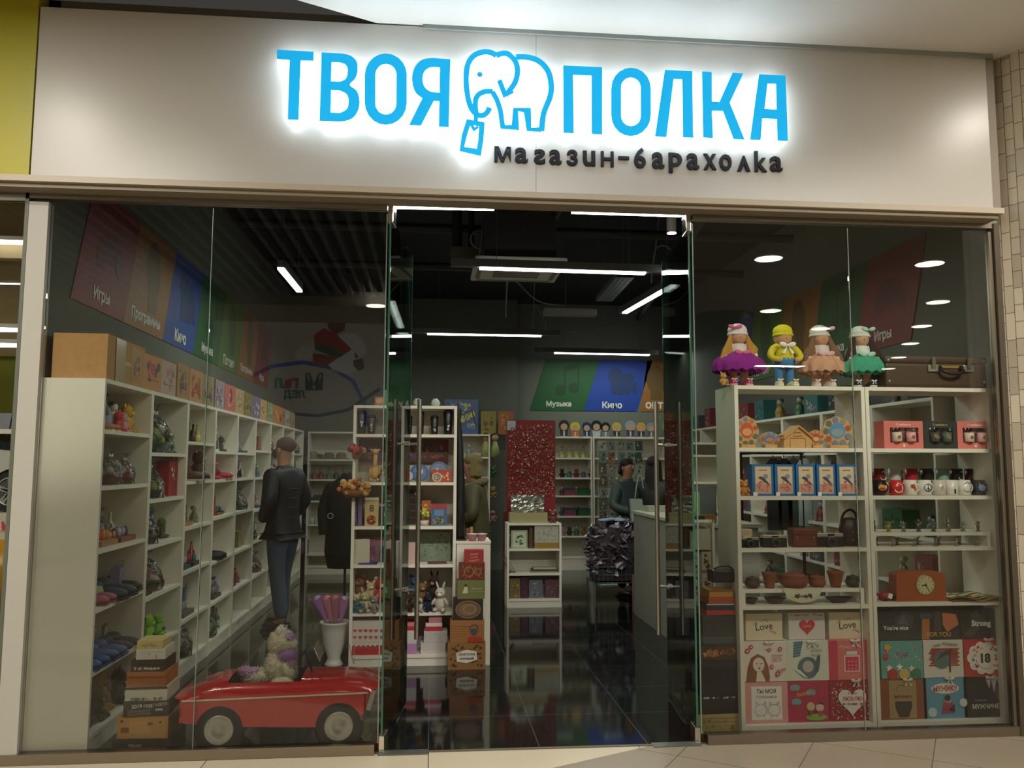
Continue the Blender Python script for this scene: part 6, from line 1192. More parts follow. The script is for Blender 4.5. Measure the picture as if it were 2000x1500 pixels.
q = bx(.16, .1, .05, mat('#b8482c')); q.face(XZ(-.0256)); q.speckle(-.07, .07, .01, .09, ['#d8a060', '#e0c8a8'], 20, .01, 3); put(q, 'souvenir_box', 'orange red patterned box below the large blue plate', 'box', C6(880, 0)[0], 1.458, MY+.07)
q = MB(); q.box(-.38, .38, -.01, .01, 0, .19, mat('#6a4438', .7)); q.face(XZ(-.0106)); q.speckle(-.36, .36, .01, .18, ['#8a5a48', '#385a78', '#a07058', '#4c6c60', '#2c4468'], 90, .025, 9); put(q, 'magnet_board', 'board covered with small coloured magnets behind the plates', 'board', 786, 1.62, MY+.27)
# bouquets at the left edge
def bouquet(px, py, n, r, c, l, seed):
    v = onY(px, py, MY-.03); t = thing('dried_bouquet', l, 'bouquet', (v.x, MY-.03, v.z)); rd = random.Random(seed); q = MB()
    for i in range(n): a = rd.uniform(0, 6.28); b = rd.uniform(0, 1); q.ell((r*b*math.cos(a), rd.uniform(-.05, .03), r*.55*b*math.sin(a)+.02), rd.uniform(.014, .028), mat(rd.choice(c), .7), n=8, nz=.25, seed=i)
    q.build('blossoms', t); q = MB(); q.lathe([(r*.5, -.06), (r*.75, 0), (r*.7, .0), (.001, -.05)], mat('#7c5028', .8), sy=.6); q.build('basket', t)
bouquet(690, 957, 46, .13, ['#c88a3c', '#d8a858', '#b86830', '#c89c60'], 'golden dried flower basket hanging at the unit\'s left edge', 1)
bouquet(697, 882, 22, .06, ['#8a2420', '#b83c30', '#c8c4bc', '#6a2c28'], 'small red berry bouquet at the unit\'s upper left edge', 2)
# row 3
def cuboid(a, b, py, z, c, l, art=None, y=MY+.1, d=.08, name='box', cat='box', rz=0, pyb=None):
    w = wpx(a, b, y-d/2); h = hpx(a, py, z, y-d/2); q = bx(w, h, d, mat(c, .55)); q.face(XZ(-d/2-.0006)); art and art(q, w, h); return put(q, name, l, cat, (a+b)/2, z, y, rz)
def spk(cs, n=20, r=.01, seed=0): return lambda q, w, h: q.speckle(-w*.45, w*.45, h*.06, h*.94, cs, n, r, seed)
cuboid(691, 699, 970, 1.104, '#5c4478', 'purple ring binder at the left of the central unit', lambda q, w, h: [q.a_disc(0, h*(.2+.15*i), w*.2, mat('#a89cb8'), 8) for i in range(5)], name='binder', cat='binder'); cuboid(700, 708, 968, 1.104, '#6a5c7c', 'grey violet binder beside the purple one', name='binder', cat='binder')
def a8(q, w, h): q.a_text('8', 0, h*.62, h*.25, mat('#5a4630')); q.a_disc(0, h*.2, w*.35, mat('#8a3c1c')); q.speckle(-w*.4, w*.4, h*.05, h*.35, ['#d8782c', '#e0b040', '#4c2c18'], 16, .012, 1); q.a_rect(-w/2, w/2, h*.9, h, mat('#d8d0bc'))
cuboid(713, 740, 972, 1.104, '#c0a878', 'cream tin with number 8 and orange flowers', a8, name='tin', cat='tin')
cuboid(741, 765, 990, 1.104, '#2c2a22', 'dark wooden box with a small white label', lambda q, w, h: q.a_rect(-w*.1, w*.35, h*.5, h*.7, mat('#a8a090'))); q = figurineq(.13, '#6a3c1c', '#8a5428', '#4c2814'); put(q, 'wooden_figurine', 'brown wooden figurine behind the dark box', 'figurine', 752, 1.104, MY+.22)
def flowerpot(px, l, s=.12, c='#c8ccc0'):
    t = thing('flower_pot', l, 'potted flower', (onY(px, 1000, MY+.06).x, MY+.06, 1.105)); q = MB(); q.lathe([(s*.2, 0), (s*.28, s*.3), (s*.26, s*.3), (s*.2, s*.1), (.001, s*.1)], mat('#c8c4b8', .4)); q.build('pot', t); rd = random.Random(int(px)); q = MB()
    for i in range(14): a = rd.uniform(0, 6.3); q.ell((s*.28*math.cos(a)*rd.random(), s*.25*math.sin(a)*rd.random(), s*rd.uniform(.4, .95)), s*.1, mat(rd.choice([c, '#6a8a48', '#c8cc58'])), n=8, nz=.3)
    q.build('blooms', t)
flowerpot(782, 'white pot of pale flowers left of the brown organiser', .13); flowerpot(829, 'white pot of yellow green flowers right of the brown organiser', .14, '#c8c050')
def org(q, w, h): [q.a_rect(-w*.4, w*.4, h*(.05+.19*i), h*(.19+.19*i), mat('#1f1410')) for i in range(5)]; q.a_rect(w*.1, w*.3, h*.85, h*.95, mat('#8a7c6c'))
cuboid(791, 822, 957, 1.104, '#4a2a1c', 'dark brown wooden organiser with small drawers', org, y=MY+.18)
cuboid(842, 873, 985, 1.104, '#4a6488', 'blue picture box with red top band', lambda q, w, h: (q.a_rect(-w/2, w/2, h*.8, h, mat('#b03c34')), q.speckle(-w*.45, w*.45, h*.05, h*.4, ['#2c4830', '#a83c28', '#8a9c48'], 30, .012, 2), q.a_rect(-w*.3, w*.3, h*.45, h*.75, mat('#6a86a8')))); cuboid(824, 841, 978, 1.104, '#b8703c', 'orange box with flower print behind the pot', spk(['#e0c080', '#c85030']), y=MY+.18); cuboid(774, 791, 978, 1.104, '#a85a4c', 'terracotta picture box behind the white flower pot', spk(['#e0a880', '#6a7c98']), y=MY+.18)
# row 4
q = MB(); q.M = RZ(.5); q.box(0, .14, -.002, .0, 0, .2, mat('#c8c0a8')); q.M = RZ(.95); q.box(0, .14, -.002, .0, 0, .2, mat('#bcb49c')); put(q, 'greeting_card', 'opened cream greeting card standing at the left', 'card', 690, .798, MY+.03, -.2)
cuboid(712, 764, 1048, .798, '#9c6c7c', 'pink patterned notebook pack', spk(['#5c3c54', '#c8a8b0', '#7c4c60'], 70, .008), y=MY+.2, name='notebook', cat='notebook'); cuboid(790, 797, 1042, .798, '#2c6478', 'teal blue book upright in the middle', name='book', cat='book'); cuboid(793, 816, 1060, .798, '#c8a8a0', 'pale pink box on the paper shelf', y=MY+.05, d=.05); cuboid(818, 881, 1040, .798, '#8a9a84', 'grey green sheets with a dark pattern', spk(['#4a5848', '#5c6a58', '#a8b4a0'], 110, .007, 2), y=MY+.24, d=.02, name='paper_sheets', cat='paper'); cuboid(770, 789, 1050, .798, '#7c948c', 'sage green notebook behind the door handle', y=MY+.2, name='notebook', cat='notebook'); cuboid(745, 758, 1068, .798, '#2c2f40', 'small dark blue card box', y=MY+.1, d=.03)
for i, (px, c, l) in enumerate([(722, '#3c3c7c', 'dark violet magazine lying at the left'), (752, '#b8b4a8', 'white magazine lying next to the violet one'), (855, '#6a3c3c', 'brown red book lying at the right')]): q = bx(.15, .012, .1, mat(c)); put(q, 'magazine', l, 'magazine', px, .798, MY+.07, .1*i-.1)
# row 5: plush pile
for i, (px, z, y, s, a, b, l, e) in enumerate([(706, .5, .2, .2, '#a87060', '#c89080', 'pink brown bear sitting at the back left', 'round'), (700, .419, .08, .15, '#c8b890', '#d8c8a0', 'cream lamb', 'round'), (716, .419, .05, .17, '#b8ac84', '#d0c498', 'cream yellow puppy', 'long'), (727, .5, .12, .16, '#c8b48c', '#e0d0a8', 'spotted cream dog', 'round'), (745, .47, .15, .22, '#9c3820', '#d8a890', 'red haired rag toy', 'round'), (735, .419, .04, .14, '#8a8078', '#b0a494', 'grey beige bear', 'round'), (703, .419, .03, .1, '#2c6474', '#448898', 'teal toy leaning over the edge', 'long'), (712, .419, .02, .08, '#5c6870', '#707c84', 'grey blue elephant leg toy', 'round'), (762, .419, .06, .14, '#241c1a', '#3c302c', 'black dog toy', 'long'), (790, .52, .14, .17, '#b87c60', '#d0a080', 'tan doll in the pile', 'round'), (783, .419, .06, .15, '#1f2c44', '#344460', 'navy doll body', 'round'), (801, .419, .05, .15, '#3c241c', '#5a3828', 'dark brown monkey', 'round'), (812, .52, .16, .18, '#34506c', '#4c6c8c', 'blue jacket doll', 'round'), (826, .48, .1, .17, '#7c5838', '#a07c54', 'hazel bear', 'round'), (838, .419, .05, .15, '#1c2434', '#2c3850', 'dark navy toy lying low', 'long'), (850, .5, .12, .2, '#3c2820', '#8a6c5c', 'brown spaniel head toy', 'long'), (862, .419, .05, .2, '#c4bcac', '#dcd4c4', 'white dog in front at the right', 'long'), (822, .419, .03, .12, '#b0a89c', '#3c2c28', 'small white and brown cat', 'round')]):
    put(plushq(s, a, b, i, e, 10), 'plush_toy', l+' in the central unit toy pile', 'toy', px, z, MY+y, (i % 5-2)*.25, 'soft toys piled on the central unit')
# row 6 boxes
def hearts(q, w, h): [q.a_heart(-w*.4+w*.16*i, h*(.25+.3*j), w*.055, mat('#b83a3c')) for i in range(6) for j in range(2)]
def redb(q, w, h): q.a_rect(-w/2, w/2, h*.8, h, mat('#d8c8c0')); [q.art([(-w*.46+w*.13*i, h*.82), (-w*.38+w*.13*i, h*.82), (-w*.42+w*.13*i, h*.68)], mat('#e0d4cc')) for i in range(7)]
BX6 = [(688, 757, 1256, .088, '#b01c28', redb, 'red heart bunting gift box at the bottom left of the unit', .08), (693, 757, 1213, None, '#d0c4bc', hearts, 'white gift box with rows of red hearts', .08), (765, 779, 1262, .088, '#c0b8b4', None, 'white gift box standing behind the door handle', .08), (785, 818, 1254, .088, '#b484b0', lambda q, w, h: q.a_rect(-w/2, w/2, h*.85, h, mat('#d0c8c8')), 'lilac gift box in the middle', .08), (785, 818, 1232, None, '#cfc6c0', None, 'white gift box on the lilac one', .08), (786, 817, 1216, None, '#c02834', lambda q, w, h: q.a_rect(-w/2, w/2, h*.5, h, mat('#c88888')), 'red and pink gift box topping the middle stack', .08), (825, 873, 1256, .088, '#c8bfb8', None, 'large white gift box at the right', .08), (831, 876, 1233, None, '#c4bcb6', spk(['#a8a09c', '#b8a8a8'], 30, .006), 'speckled white gift box on the right stack', .08), (834, 866, 1217, None, '#b8303a', lambda q, w, h: q.a_rect(-w/2, w/2, h*.55, h, mat('#d8ccc8')), 'red based white gift box on the right stack', .08), (840, 865, 1203, None, '#c08488', None, 'small pink gift box topping the right stack', .08)]
zt_ = .088
for (a, b, py, z, c, art, l, y) in BX6:
    z = zt_ if z is None else z; cuboid(a, b, py, z, c, l, art, y=MY+.1, d=.14, name='gift_box', cat='gift box'); zt_ = onY(a, py, MY+.03).z+.001
# top of the unit
for i, (a, b, py, c, l, cs) in enumerate([(729, 748, 775, '#a8704c', 'orange brown card box on top of the central unit', ['#c89878']), (745, 800, 762, '#6a8a78', 'pale green cartoon free gift bag on top of the unit', ['#8aa898', '#b8c448', '#a8c0b0'])]): cuboid(a, b, py, 2.083, c, l, spk(cs, 26, .02, i), y=MY+.15, d=.08)
for px, l in ((812, 'white fluffy ball on top of the central unit'), (848, 'white ring toy on top of the central unit')):
    q = MB(); q.ell((0, 0, .03), .035, mat('#a8b4a8'), nz=.3); put(q, 'fluffy_ball', l, 'toy', px, 2.083, MY+.1)
# side cabinet with black figure and pink bowls
q = MB(); q.box(0, .275, 0, .4, 0, .962, SHELF); o = q.build('cabinet_body'); cab = thing('side_cabinet', 'narrow white cabinet right of the central unit', 'cabinet', (.208, MY, 0)); o.parent = cab
q = MB(); q.box(-.004, .279, -.006, .4, .962, .98, SHELF); q.build('cabinet_top', cab)
v0, v1 = onY(903, 1064, MY+.12), onY(897, 782, MY+.12); t = thing('carved_figure', 'tall slender black figure standing on the side cabinet', 'figure', (v0.x-.02, MY+.12, .981)); hh = v1.z-.981; BK = mat('#121110', .5, grain=.3, scale=30)
q = MB(); q.tube([(.0, 0, 0), (-.0, 0, hh*.2), (.0, 0, hh*.45), (-.01, 0, hh*.7), (-.02, 0, hh*.86), (-.02, 0, hh*.93), (-.02, 0, hh)], [.045, .04, .035, .03, .018, .025, .008], BK, 12); q.build('body', t); q = MB(); q.box(-.05, .05, -.05, .05, 0, .015, BK); q.build('base', t)
for k, (px, z, l) in enumerate([(923, .981, 'pink plastic bowl on the side cabinet front left'), (941, .981, 'pink plastic bowl on the side cabinet front right')]):
    q = MB(); q.lathe([(.03, 0), (.042, .045), (.047, .05), (.043, .05), (.001, .045)], mat('#b88088', .4)); q.lathe([(.048, .05), (.05, .056), (.001, .062)], mat('#c8b8b0', .4)); put(q, 'lidded_bowl', l, 'bowl', px, z, MY+.06)
q = MB(); q.cyl((0, 0, 0), (0, 0, .1), .012, mat('#b89060')); q.box(-.045, -.015, -.01, .01, 0, .09, mat('#7c5830')); put(q, 'wooden_stamp', 'small wooden peg and block behind the pink bowls', 'ornament', 921, .981, MY+.2)
def art_k(q, w, h): q.speckle(-w*.48, w*.48, h*.04, h*.96, ['#5c3a20', '#4a2e18'], 46, .014, 3); q.art([(-w*.26+0, h*.3), (-w*.28, h*.62), (0, h*.74), (w*.26, h*.66), (w*.28, h*.36), (.0, h*.24)], mat('#d8d0c0')); q.a_text('Шкатулка', 0, h*.56, h*.13, mat('#2c2018'), wmax=w*.46); q.a_text('желаний', 0, h*.42, h*.1, mat('#2c2018'), wmax=w*.4)
def art_o(q, w, h): q.a_disc(0, h*.5, w*.43, mat('#7c6448'), ry=h*.43); q.a_ring(0, h*.5, w*.36, .006, mat('#4a3626'), ry=h*.35); q.a_ring(w*.05, h*.52, w*.22, .006, mat('#a08460'), ry=h*.22)
def art_ow(q, w, h): [q.a_line([(-w*.48, h*(.15+.12*i)), (0, h*(.12+.12*i)), (w*.48, h*(.17+.12*i))], .003, mat('#8c5c38')) for i in range(6)]; q.art([(0, .0), (w*.5, 0), (w*.4, h*.22), (w*.05, h*.26)], mat('#a83424')); q.a_ring(w*.2, h*.62, w*.12, .005, mat('#3c3c40')); q.a_disc(w*.2, h*.48, w*.1, mat('#4c4c54'), 8)
def art_g(q, w, h): q.a_disc(-w*.2, h*.72, w*.05, mat('#2c2820')); q.art([(-w*.32, h*.3), (-w*.24, h*.66), (-w*.14, h*.64), (-w*.12, h*.3)], mat('#c8c0a0')); q.a_text('Мечтай', w*.2, h*.55, h*.12, mat('#b0b48c'), bold=0); q.a_rect(-w*.1, w*.45, h*.38, h*.4, mat('#98a070'))
def art_r(q, w, h): q.a_text('Самой', 0, h*.7, h*.15, mat('#d8b8a8'), rot=.1, bold=0); q.a_text('лучшей', 0, h*.45, h*.15, mat('#d8b8a8'), rot=.1, bold=0); q.a_text('подруге', 0, h*.2, h*.15, mat('#d8b8a8'), rot=.1, bold=0)
z = 0; yf = 1.86
for (a, b, p0, p1, c, art, l, d, rz) in [(874, 948, 1258, 1313, '#8a6434', art_k, 'kraft gift box with white label, at the foot of the stack', .12, 1), (879, 946, 1214, 1258, '#9c6a3c', art_ow, 'wood print gift box with red corner, second from the floor', .12, 0), (885, 944, 1171, 1213, '#2f221a', art_o, 'dark brown gift box with oval ornament, third from the floor', .12, -1), (893, 947, 1133, 1170, '#6f7340', art_g, 'olive green gift box with small dancing figure', .12, 1), (897, 947, 1099, 1132, '#6c2c1c', lambda q, w, h: (q.a_ring(-w*.12, h*.5, w*.2, .008, mat('#a07048')), q.a_ring(w*.22, h*.5, w*.14, .008, mat('#a07048')), q.speckle(-w*.48, w*.48, h*.04, h*.96, ['#8a4430', '#9c6040'], 40, .01, 4)), 'reddish brown ornate gift box', .11, 0), (907, 945, 1072, 1098, '#a0302c', art_r, 'red lettered gift box topping the stack', .1, -1)]:
    A, B = onY(a, p1, yf), onY(b, p0, yf); w, h = B.x-A.x, B.z-A.z; q = bx(w, h, d, mat(c, .6)); q.face(XZ(-d/2-.0006)); art(q, w, h); solo(q, 'gift_box', l+' before the side cabinet', 'gift box', ((A.x+B.x)/2, yf+d/2, z), R(rz), 'gift boxes stacked before the side cabinet'); z += h+.0008
# ================================================================== SMALL SHELF WITH GLITTER BOARD
shelf_unit('low_bookcase', 'low white bookcase with picture books behind the doorway', (.857, 4.65, 0), .622, .3, [.655, .381, .097], .942, back=True)
BY = 4.72
def cb(a, b, py, z, c, l, art=None, d=.04, y=BY, name='picture_book', cat='book', rz=0): w = wpx(a, b, y-d/2); h = hpx(a, py, z, y-d/2); q = bx(w, h, d, mat(c, .5)); q.face(XZ(-d/2-.0006)); art and art(q, w, h); return put(q, name, l, cat, (a+b)/2, z, y, rz)
cb(998, 1030, 1036, .655, '#a8b08c', 'pale green framed leaf print on the low bookcase', lambda q, w, h: (q.a_rect(-w*.4, w*.4, h*.08, h*.92, mat('#c8ccb0')), q.speckle(-w*.3, w*.3, h*.15, h*.8, ['#2c5c34', '#487c48'], 22, .015, 1)), name='framed_print', cat='picture'); cb(1033, 1040, 1030, .655, '#5c3c28', 'brown book upright beside the leaf print', name='book'); cb(1043, 1090, 1026, .655, '#b4b09c', 'white box with line drawing and ochre base', lambda q, w, h: (q.a_rect(-w/2, w/2, 0, h*.25, mat('#9c7830')), q.speckle(-w*.45, w*.45, h*.3, h*.9, ['#4c6a68', '#6c5c50', '#88a098'], 46, .008, 2)), d=.1, name='printed_box', cat='box')
q = MB(); q.M = RY(-.5); q.box(0, .006, -.08, .08, 0, .24, mat('#5c4630')); put(q, 'leaning_board', 'thin brown panel leaning at the left of the middle shelf', 'picture', 996, .381, BY+.05); q = MB(); q.M = RY(-.6) @ T(.02, 0, 0); q.box(0, .006, -.08, .08, 0, .2, mat('#7c6c58')); put(q, 'leaning_board', 'grey brown panel leaning beside the first', 'picture', 1003, .381, BY+.05)
for i, (z, c, l) in enumerate([(.381, '#8a7c64', 'beige flat frame lying on the middle shelf'), (.4, '#4a4238', 'dark flat frame lying on the beige one'), (.419, '#b0a890', 'pale flat frame on top of the lying frames')]): q = bx(.3-.02*i, .016, .15, mat(c)); put(q, 'flat_frame', l, 'frame', 1062, z, BY+.06)
for a, b, py, c, cs, l in [(996, 1016, 1130, '#7c6840', ['#b0a060', '#5c4c28'], 'golden patterned book at the left of the bottom shelf'), (1017, 1031, 1128, '#4c2438', ['#6c3c54'], 'plum coloured book on the bottom shelf'), (1033, 1059, 1133, '#6a6a74', ['#a8a8b0', '#4c4c54'], 'silver grey book on the bottom shelf'), (1064, 1091, 1132, '#5c3c44', ['#8a5c60'], 'dull rose book at the right of the bottom shelf')]: cb(a, b, py, .097, c, l, spk(cs, 14, .014, a), name='book')
w = wpx(995, 1068, 4.7); q = bx(w, .115, .2, mat('#a89c70', .7)); put(q, 'open_carton', 'cream carton on the low bookcase holding silver packs', 'carton', 1031, .942, 4.78)
FOIL = mat('#c0c0b8', .22, .9, bump=1.0, scale=25)
q = MB(); q.grid(lambda u, v: (-.19+.38*u, .01*noise.noise(Vector((u*6, v*6, 0)))*4-.02, .0+.2*v), 14, 10, FOIL, False); q.grid(lambda u, v: (.19-.38*u, .02+.03*math.sin(v*PI)*math.sin(u*PI), .0+.2*v), 14, 10, FOIL, False); put(q, 'foil_pack', 'crinkled silver foil pack standing in the cream carton', 'foil pack', 1030, 1.058, 4.76)
put(plushq(.15, '#7c4c3c', '#b88c74', 8), 'plush_toy', 'small brown and white teddy beside the cream carton', 'toy', 1079, .942, 4.72)
t = thing('glitter_board', 'tall red board covered with glittering brooches and trinkets', 'display board', (.88, 4.95, 1.06))
q = MB(); q.box(0, .575, 0, .12, 0, 1.07, mat('#7c1418', .6)); q.build('backing', t); q = MB(); q.face(XZ(-.001)); q.speckle(.01, .565, .16, 1.03, ['#a8502c', '#8c6a48', '#b08c68', '#5c1c18', '#9c2c28', '#c8b498'], 900, .011, 5)
rd = random.Random(3)
for i in range(230): u, v = rd.uniform(.01, .565), rd.uniform(.12, 1.04); q.ell((u, -.004, v), rd.uniform(.003, .007), CHROME if i % 3 else mat('#c8a060', .2, .9), n=6)
tag(q.build('trinkets', t), 'glittering small trinkets', kind='stuff')
q = MB(); q.box(.0, .1, -.012, -.008, .95, 1.06, mat('#a8b0b4')); q.build('price_card', t)
q = MB(); q.box(.86, 1.475, 4.952, 5.25, 0, 1.055, mat('#5c1418', .7)); tag(q.build('display_plinth'), 'dark red plinth under the glitter board', 'plinth')
# ================================================================== REAR SHELVES, COUNTER, RACKS
def zY(px, py, y): return onY(px, py, y).z
RY_ = 7.95
BL = [zY(1130, p, RY_) for p in (894, 933, 968, 1008, 1047, 1088)]
shelf_unit('rear_shelving', 'white rear shelving right of the glitter board', (1.55, RY_, 0), .93, .35, BL, 2.04, back=True)
shelf_unit('rear_shelving', 'white rear shelving behind the card rack', (2.49, RY_, 0), 1.2, .35, BL, 2.04, back=True)
CLV = [1.72, 1.42, 1.1, .75, .42, .1]
shelf_unit('rear_shelving', 'white rear shelving with dolls left of the glitter board', (.05, 7.7, 0), .82, .35, CLV, 2.06, back=True)
shelf_unit('rear_shelving', 'white rear shelving behind the central unit', (-.79, 7.7, 0), .83, .35, CLV, 2.06, back=True)
ly = 7.72; LBL = [zY(640, p, ly) for p in (897, 936, 978, 1024, 1082)]
shelf_unit('rear_shelving', 'rear corner shelving with hats behind the man', (-1.83, ly, 0), 1.02, .35, LBL+[.12], zY(640, 843, ly), back=True)
def rp(q, name, label, cat, px, z, y, rz=0.0, g=None): return put(q, name, label, cat, px, z, y, rz, g)
def hatq(s, c): q = MB(); q.lathe([(s*.5, 0), (s*.52, s*.03), (s*.3, s*.08), (s*.29, s*.28), (s*.2, s*.38), (.001, s*.4)], mat(c, .9, grain=.2), n=20); return q
for px, s, c, l in ((607, .3, '#8a7c68', 'brimmed grey tan hat on the rear corner shelf'), (640, .26, '#6c5c4c', 'brown cap in the middle of the rear corner shelf'), (664, .26, '#7c6c58', 'tan cap at the right of the rear corner shelf'), (621, .2, '#4c4438', 'small dark cap between the hats')): rp(hatq(s, c), 'hat', l, 'hat', px, LBL[0], ly+.15)
for i, (px, c, l) in enumerate([(600, '#5c6c5c', 'green grey'), (612, '#8a4c40', 'brick red'), (625, '#8a3c38', 'dark red'), (640, '#6a7068', 'grey'), (655, '#4c5c58', 'dark teal'), (670, '#707868', 'sage'), (682, '#3c4440', 'near black')]): rp(figurineq(.17, c, '#8a8a7c', '#3c3c38', i), 'figurine', '%s figurine, second shelf of the rear corner' % l, 'figurine', px, LBL[1], ly+.12)
for i, px in enumerate((605, 622, 640)): q = bx(.14, .05+.03*i, .14, mat(['#34485c', '#3c4c54', '#2c3c4c'][i])); rp(q, 'folded_jeans', '%s folded dark blue cloth on the rear corner shelf' % ['leftmost', 'middle', 'rightmost'][i], 'cloth', px, LBL[2], ly+.12)
for i, px in enumerate((600, 610, 620)): rp(mugq(.09, '#b8b8b0'), 'mug', '%s of three white mugs on the rear corner shelf' % ['first', 'second', 'third'][i], 'mug', px, LBL[3], ly+.08)
q = bx(.15, .2, .1, mat('#7c5c68')); q.face(XZ(-.0506)); q.speckle(-.07, .07, .02, .18, ['#a88894'], 20, .012); rp(q, 'patterned_box', 'dull pink patterned box low on the rear corner shelf', 'box', 594, LBL[4], ly+.1)
# things on top of rear shelves: plain standing figures with coloured hair (no known character)
for i, (px, hc, bc_) in enumerate([(1102, '#2c2418', '#2a2a34'), (1124, '#c8b830', '#c8582c'), (1147, '#1c2c58', '#24345c'), (1166, '#141c2c', '#a8b0b8'), (1184, '#18181c', '#6c747c'), (1206, '#b8a848', '#2c2c34'), (1233, '#8c94a8', '#3c3450'), (1254, '#c8982c', '#2c2830'), (1274, '#7c8c98', '#485460'), (1306, '#8c8840', '#4c4838')]):
    z = 2.041; s = .24 if i % 3 else .27; q = MB(); W_ = mat('#b8b8b0'); q.prism([(s*.32*math.cos(a), s*.66+s*.32*math.sin(a)) for a in [2*PI*k/20 for k in range(20)]], -.005, .005, mat(hc)); q.prism([(-s*.2, 0), (s*.2, 0), (s*.24, s*.4), (-s*.24, s*.4)], -.005, .005, mat(bc_)); q.box(-s*.25, s*.25, -.03, .03, 0, .008, W_)
    q.face(XZ(-.0056)); q.a_disc(0, s*.58, s*.2, mat('#b8947c')); q.a_rect(-s*.05, s*.05, s*.05, s*.35, W_); rp(q, 'standing_cutout', 'flat standing figure cutout with %s hair on the rear shelving' % ['dark brown', 'bright yellow', 'navy blue', 'black and white clothes, black', 'jet black', 'straw', 'silver lilac', 'golden', 'grey blue', 'olive'][i], 'cutout figure', px, z, RY_+.12)
# goods on rear shelves
rd = random.Random(21)
rows = [('doll', 1.0), ('toy', 1.0), ('bin', 1.0), ('bin', 1.0), ('dark', 1.0)]
names_ = ['muted red', 'dull green', 'slate', 'ochre', 'dark grey', 'pale pink', 'teal', 'brown']; colz = ['#7c2c30', '#2c5a3c', '#4c545c', '#8a7434', '#2c2e2c', '#a87c84', '#2c6464', '#54382c']
for r_ in range(5):
    for j, px in enumerate((1098, 1112, 1126, 1140, 1155)):
        k = (r_*3+j*2+1) % 8; z = BL[r_]; lab = '%s %%s, %s shelf of the rear shelving, %s of five' % (names_[k], ['top', 'second', 'third', 'fourth', 'fifth'][r_], ['first', 'second', 'third', 'fourth', 'last'][j])
        if r_ == 0: rp(figurineq(.19, '#a8a468', '#b0946c', colz[k], j), 'doll', lab % 'haired doll in yellow', 'doll', px, z, RY_+.1)
        elif r_ in (2, 3) and j in (1, 3): q = MB(); q.box(-.09, .09, -.07, .07, 0, .09, mat(['#7c3c50', '#1c5c34'][j == 3])); q.box(-.08, .08, -.06, .06, .09, .12, mat('#3c4444')); rp(q, 'storage_bin', lab % 'filled plastic bin', 'bin', px, z, RY_+.1)
        else: rp(plushq(.14, colz[k], colz[(k+3) % 8], j, n=8) if (r_+j) % 2 else figurineq(.16, colz[k], '#a8a89c', colz[(k+1) % 8], j), 'ornament', lab % 'ornament', 'ornament', px, z, RY_+.1)
for i, px in enumerate((948, 966)):
    q = MB(); q.lathe([(.08, 0), (.06, .15), (.03, .24)], mat(['#a8a468', '#8c9858'][i]), n=14); q.ell((0, 0, .3), .06, mat('#b8946c')); q.ell((0, .015, .32), .068, mat('#221a14')); rp(q, 'doll', '%s dark haired doll in yellow dress on the rear left shelving' % ['left', 'right'][i], 'doll', px, 1.42 if 0 else 1.72, 7.8)
rp(figurineq(.22, '#8c948c', '#a8aca0', '#74786c'), 'figurine', 'grey figurine at the left end of the rear doll shelf', 'figurine', 915, 1.72, 7.8)
for r_, z in enumerate((1.42, 1.1, .75)):
    for j, px in enumerate((930, 962)): k = (r_*2+j) % 8; rp(plushq(.18, colz[k], colz[(k+2) % 8], j, n=8), 'plush_toy', '%s toy on shelf %s, rear left shelving' % (names_[k], ['two', 'three', 'four'][r_]), 'toy', px, z, 7.82)
def pnt(q, w, h): 
    q.speckle(-w*.48, w*.48, h*.03, h*.97, ['#b8b838', '#6478a8', '#8c88a8', '#c8c850', '#5c6a90'], 60, .05, 4); q.a_line([(-w*.4, h*.9), (-w*.1, h*.5), (w*.3, h*.7), (w*.45, h*.2)], .02, mat('#3c3c50')); q.a_line([(-w*.3, h*.1), (w*.1, h*.35), (w*.4, h*.95)], .015, mat('#8c4c78'))
A, B = onY(868, 845, 7.75), onY(934, 778, 7.75); q = MB(); w, h = B.x-A.x, B.z-A.z; q.box(-w/2, w/2, -.012, .012, 0, h, mat('#4a6488')); q.face(XZ(-.0126)); pnt(q, w, h); solo(q, 'painting', 'bright yellow and blue abstract painting on the rear shelving', 'painting', ((A.x+B.x)/2, 7.75, 2.062))
for a, b, l, c in ((939, 969, 'brown gold picture beside the bright painting', ['#8c7c34', '#6c4c28']), (973, 1003, 'reddish brown picture right of the brown gold one', ['#9c5c2c', '#c08048'])):
    A, B = onY(a, 845, 7.78), onY(b, 800, 7.78); w, h = B.x-A.x, B.z-A.z; q = MB(); q.box(-w/2, w/2, -.012, .012, 0, h, mat(c[0])); q.face(XZ(-.0126)); q.speckle(-w*.45, w*.45, h*.05, h*.95, c, 30, .05, a); solo(q, 'painting', l, 'painting', ((A.x+B.x)/2, 7.78, 2.062))
v = onY(1033, 820, RY_); q = MB(); q.box(-.11, .11, -.08, .08, 0, .3, mat('#3c241c')); q.box(-.09, .09, -.085, .08, .3, .34, mat('#54342a')); rp(q, 'wooden_chest', 'tall dark brown carved chest on the rear shelving', 'chest', 1033, 2.041-.0 if 0 else 2.041, RY_+.15) if v.x > 1.6 else None
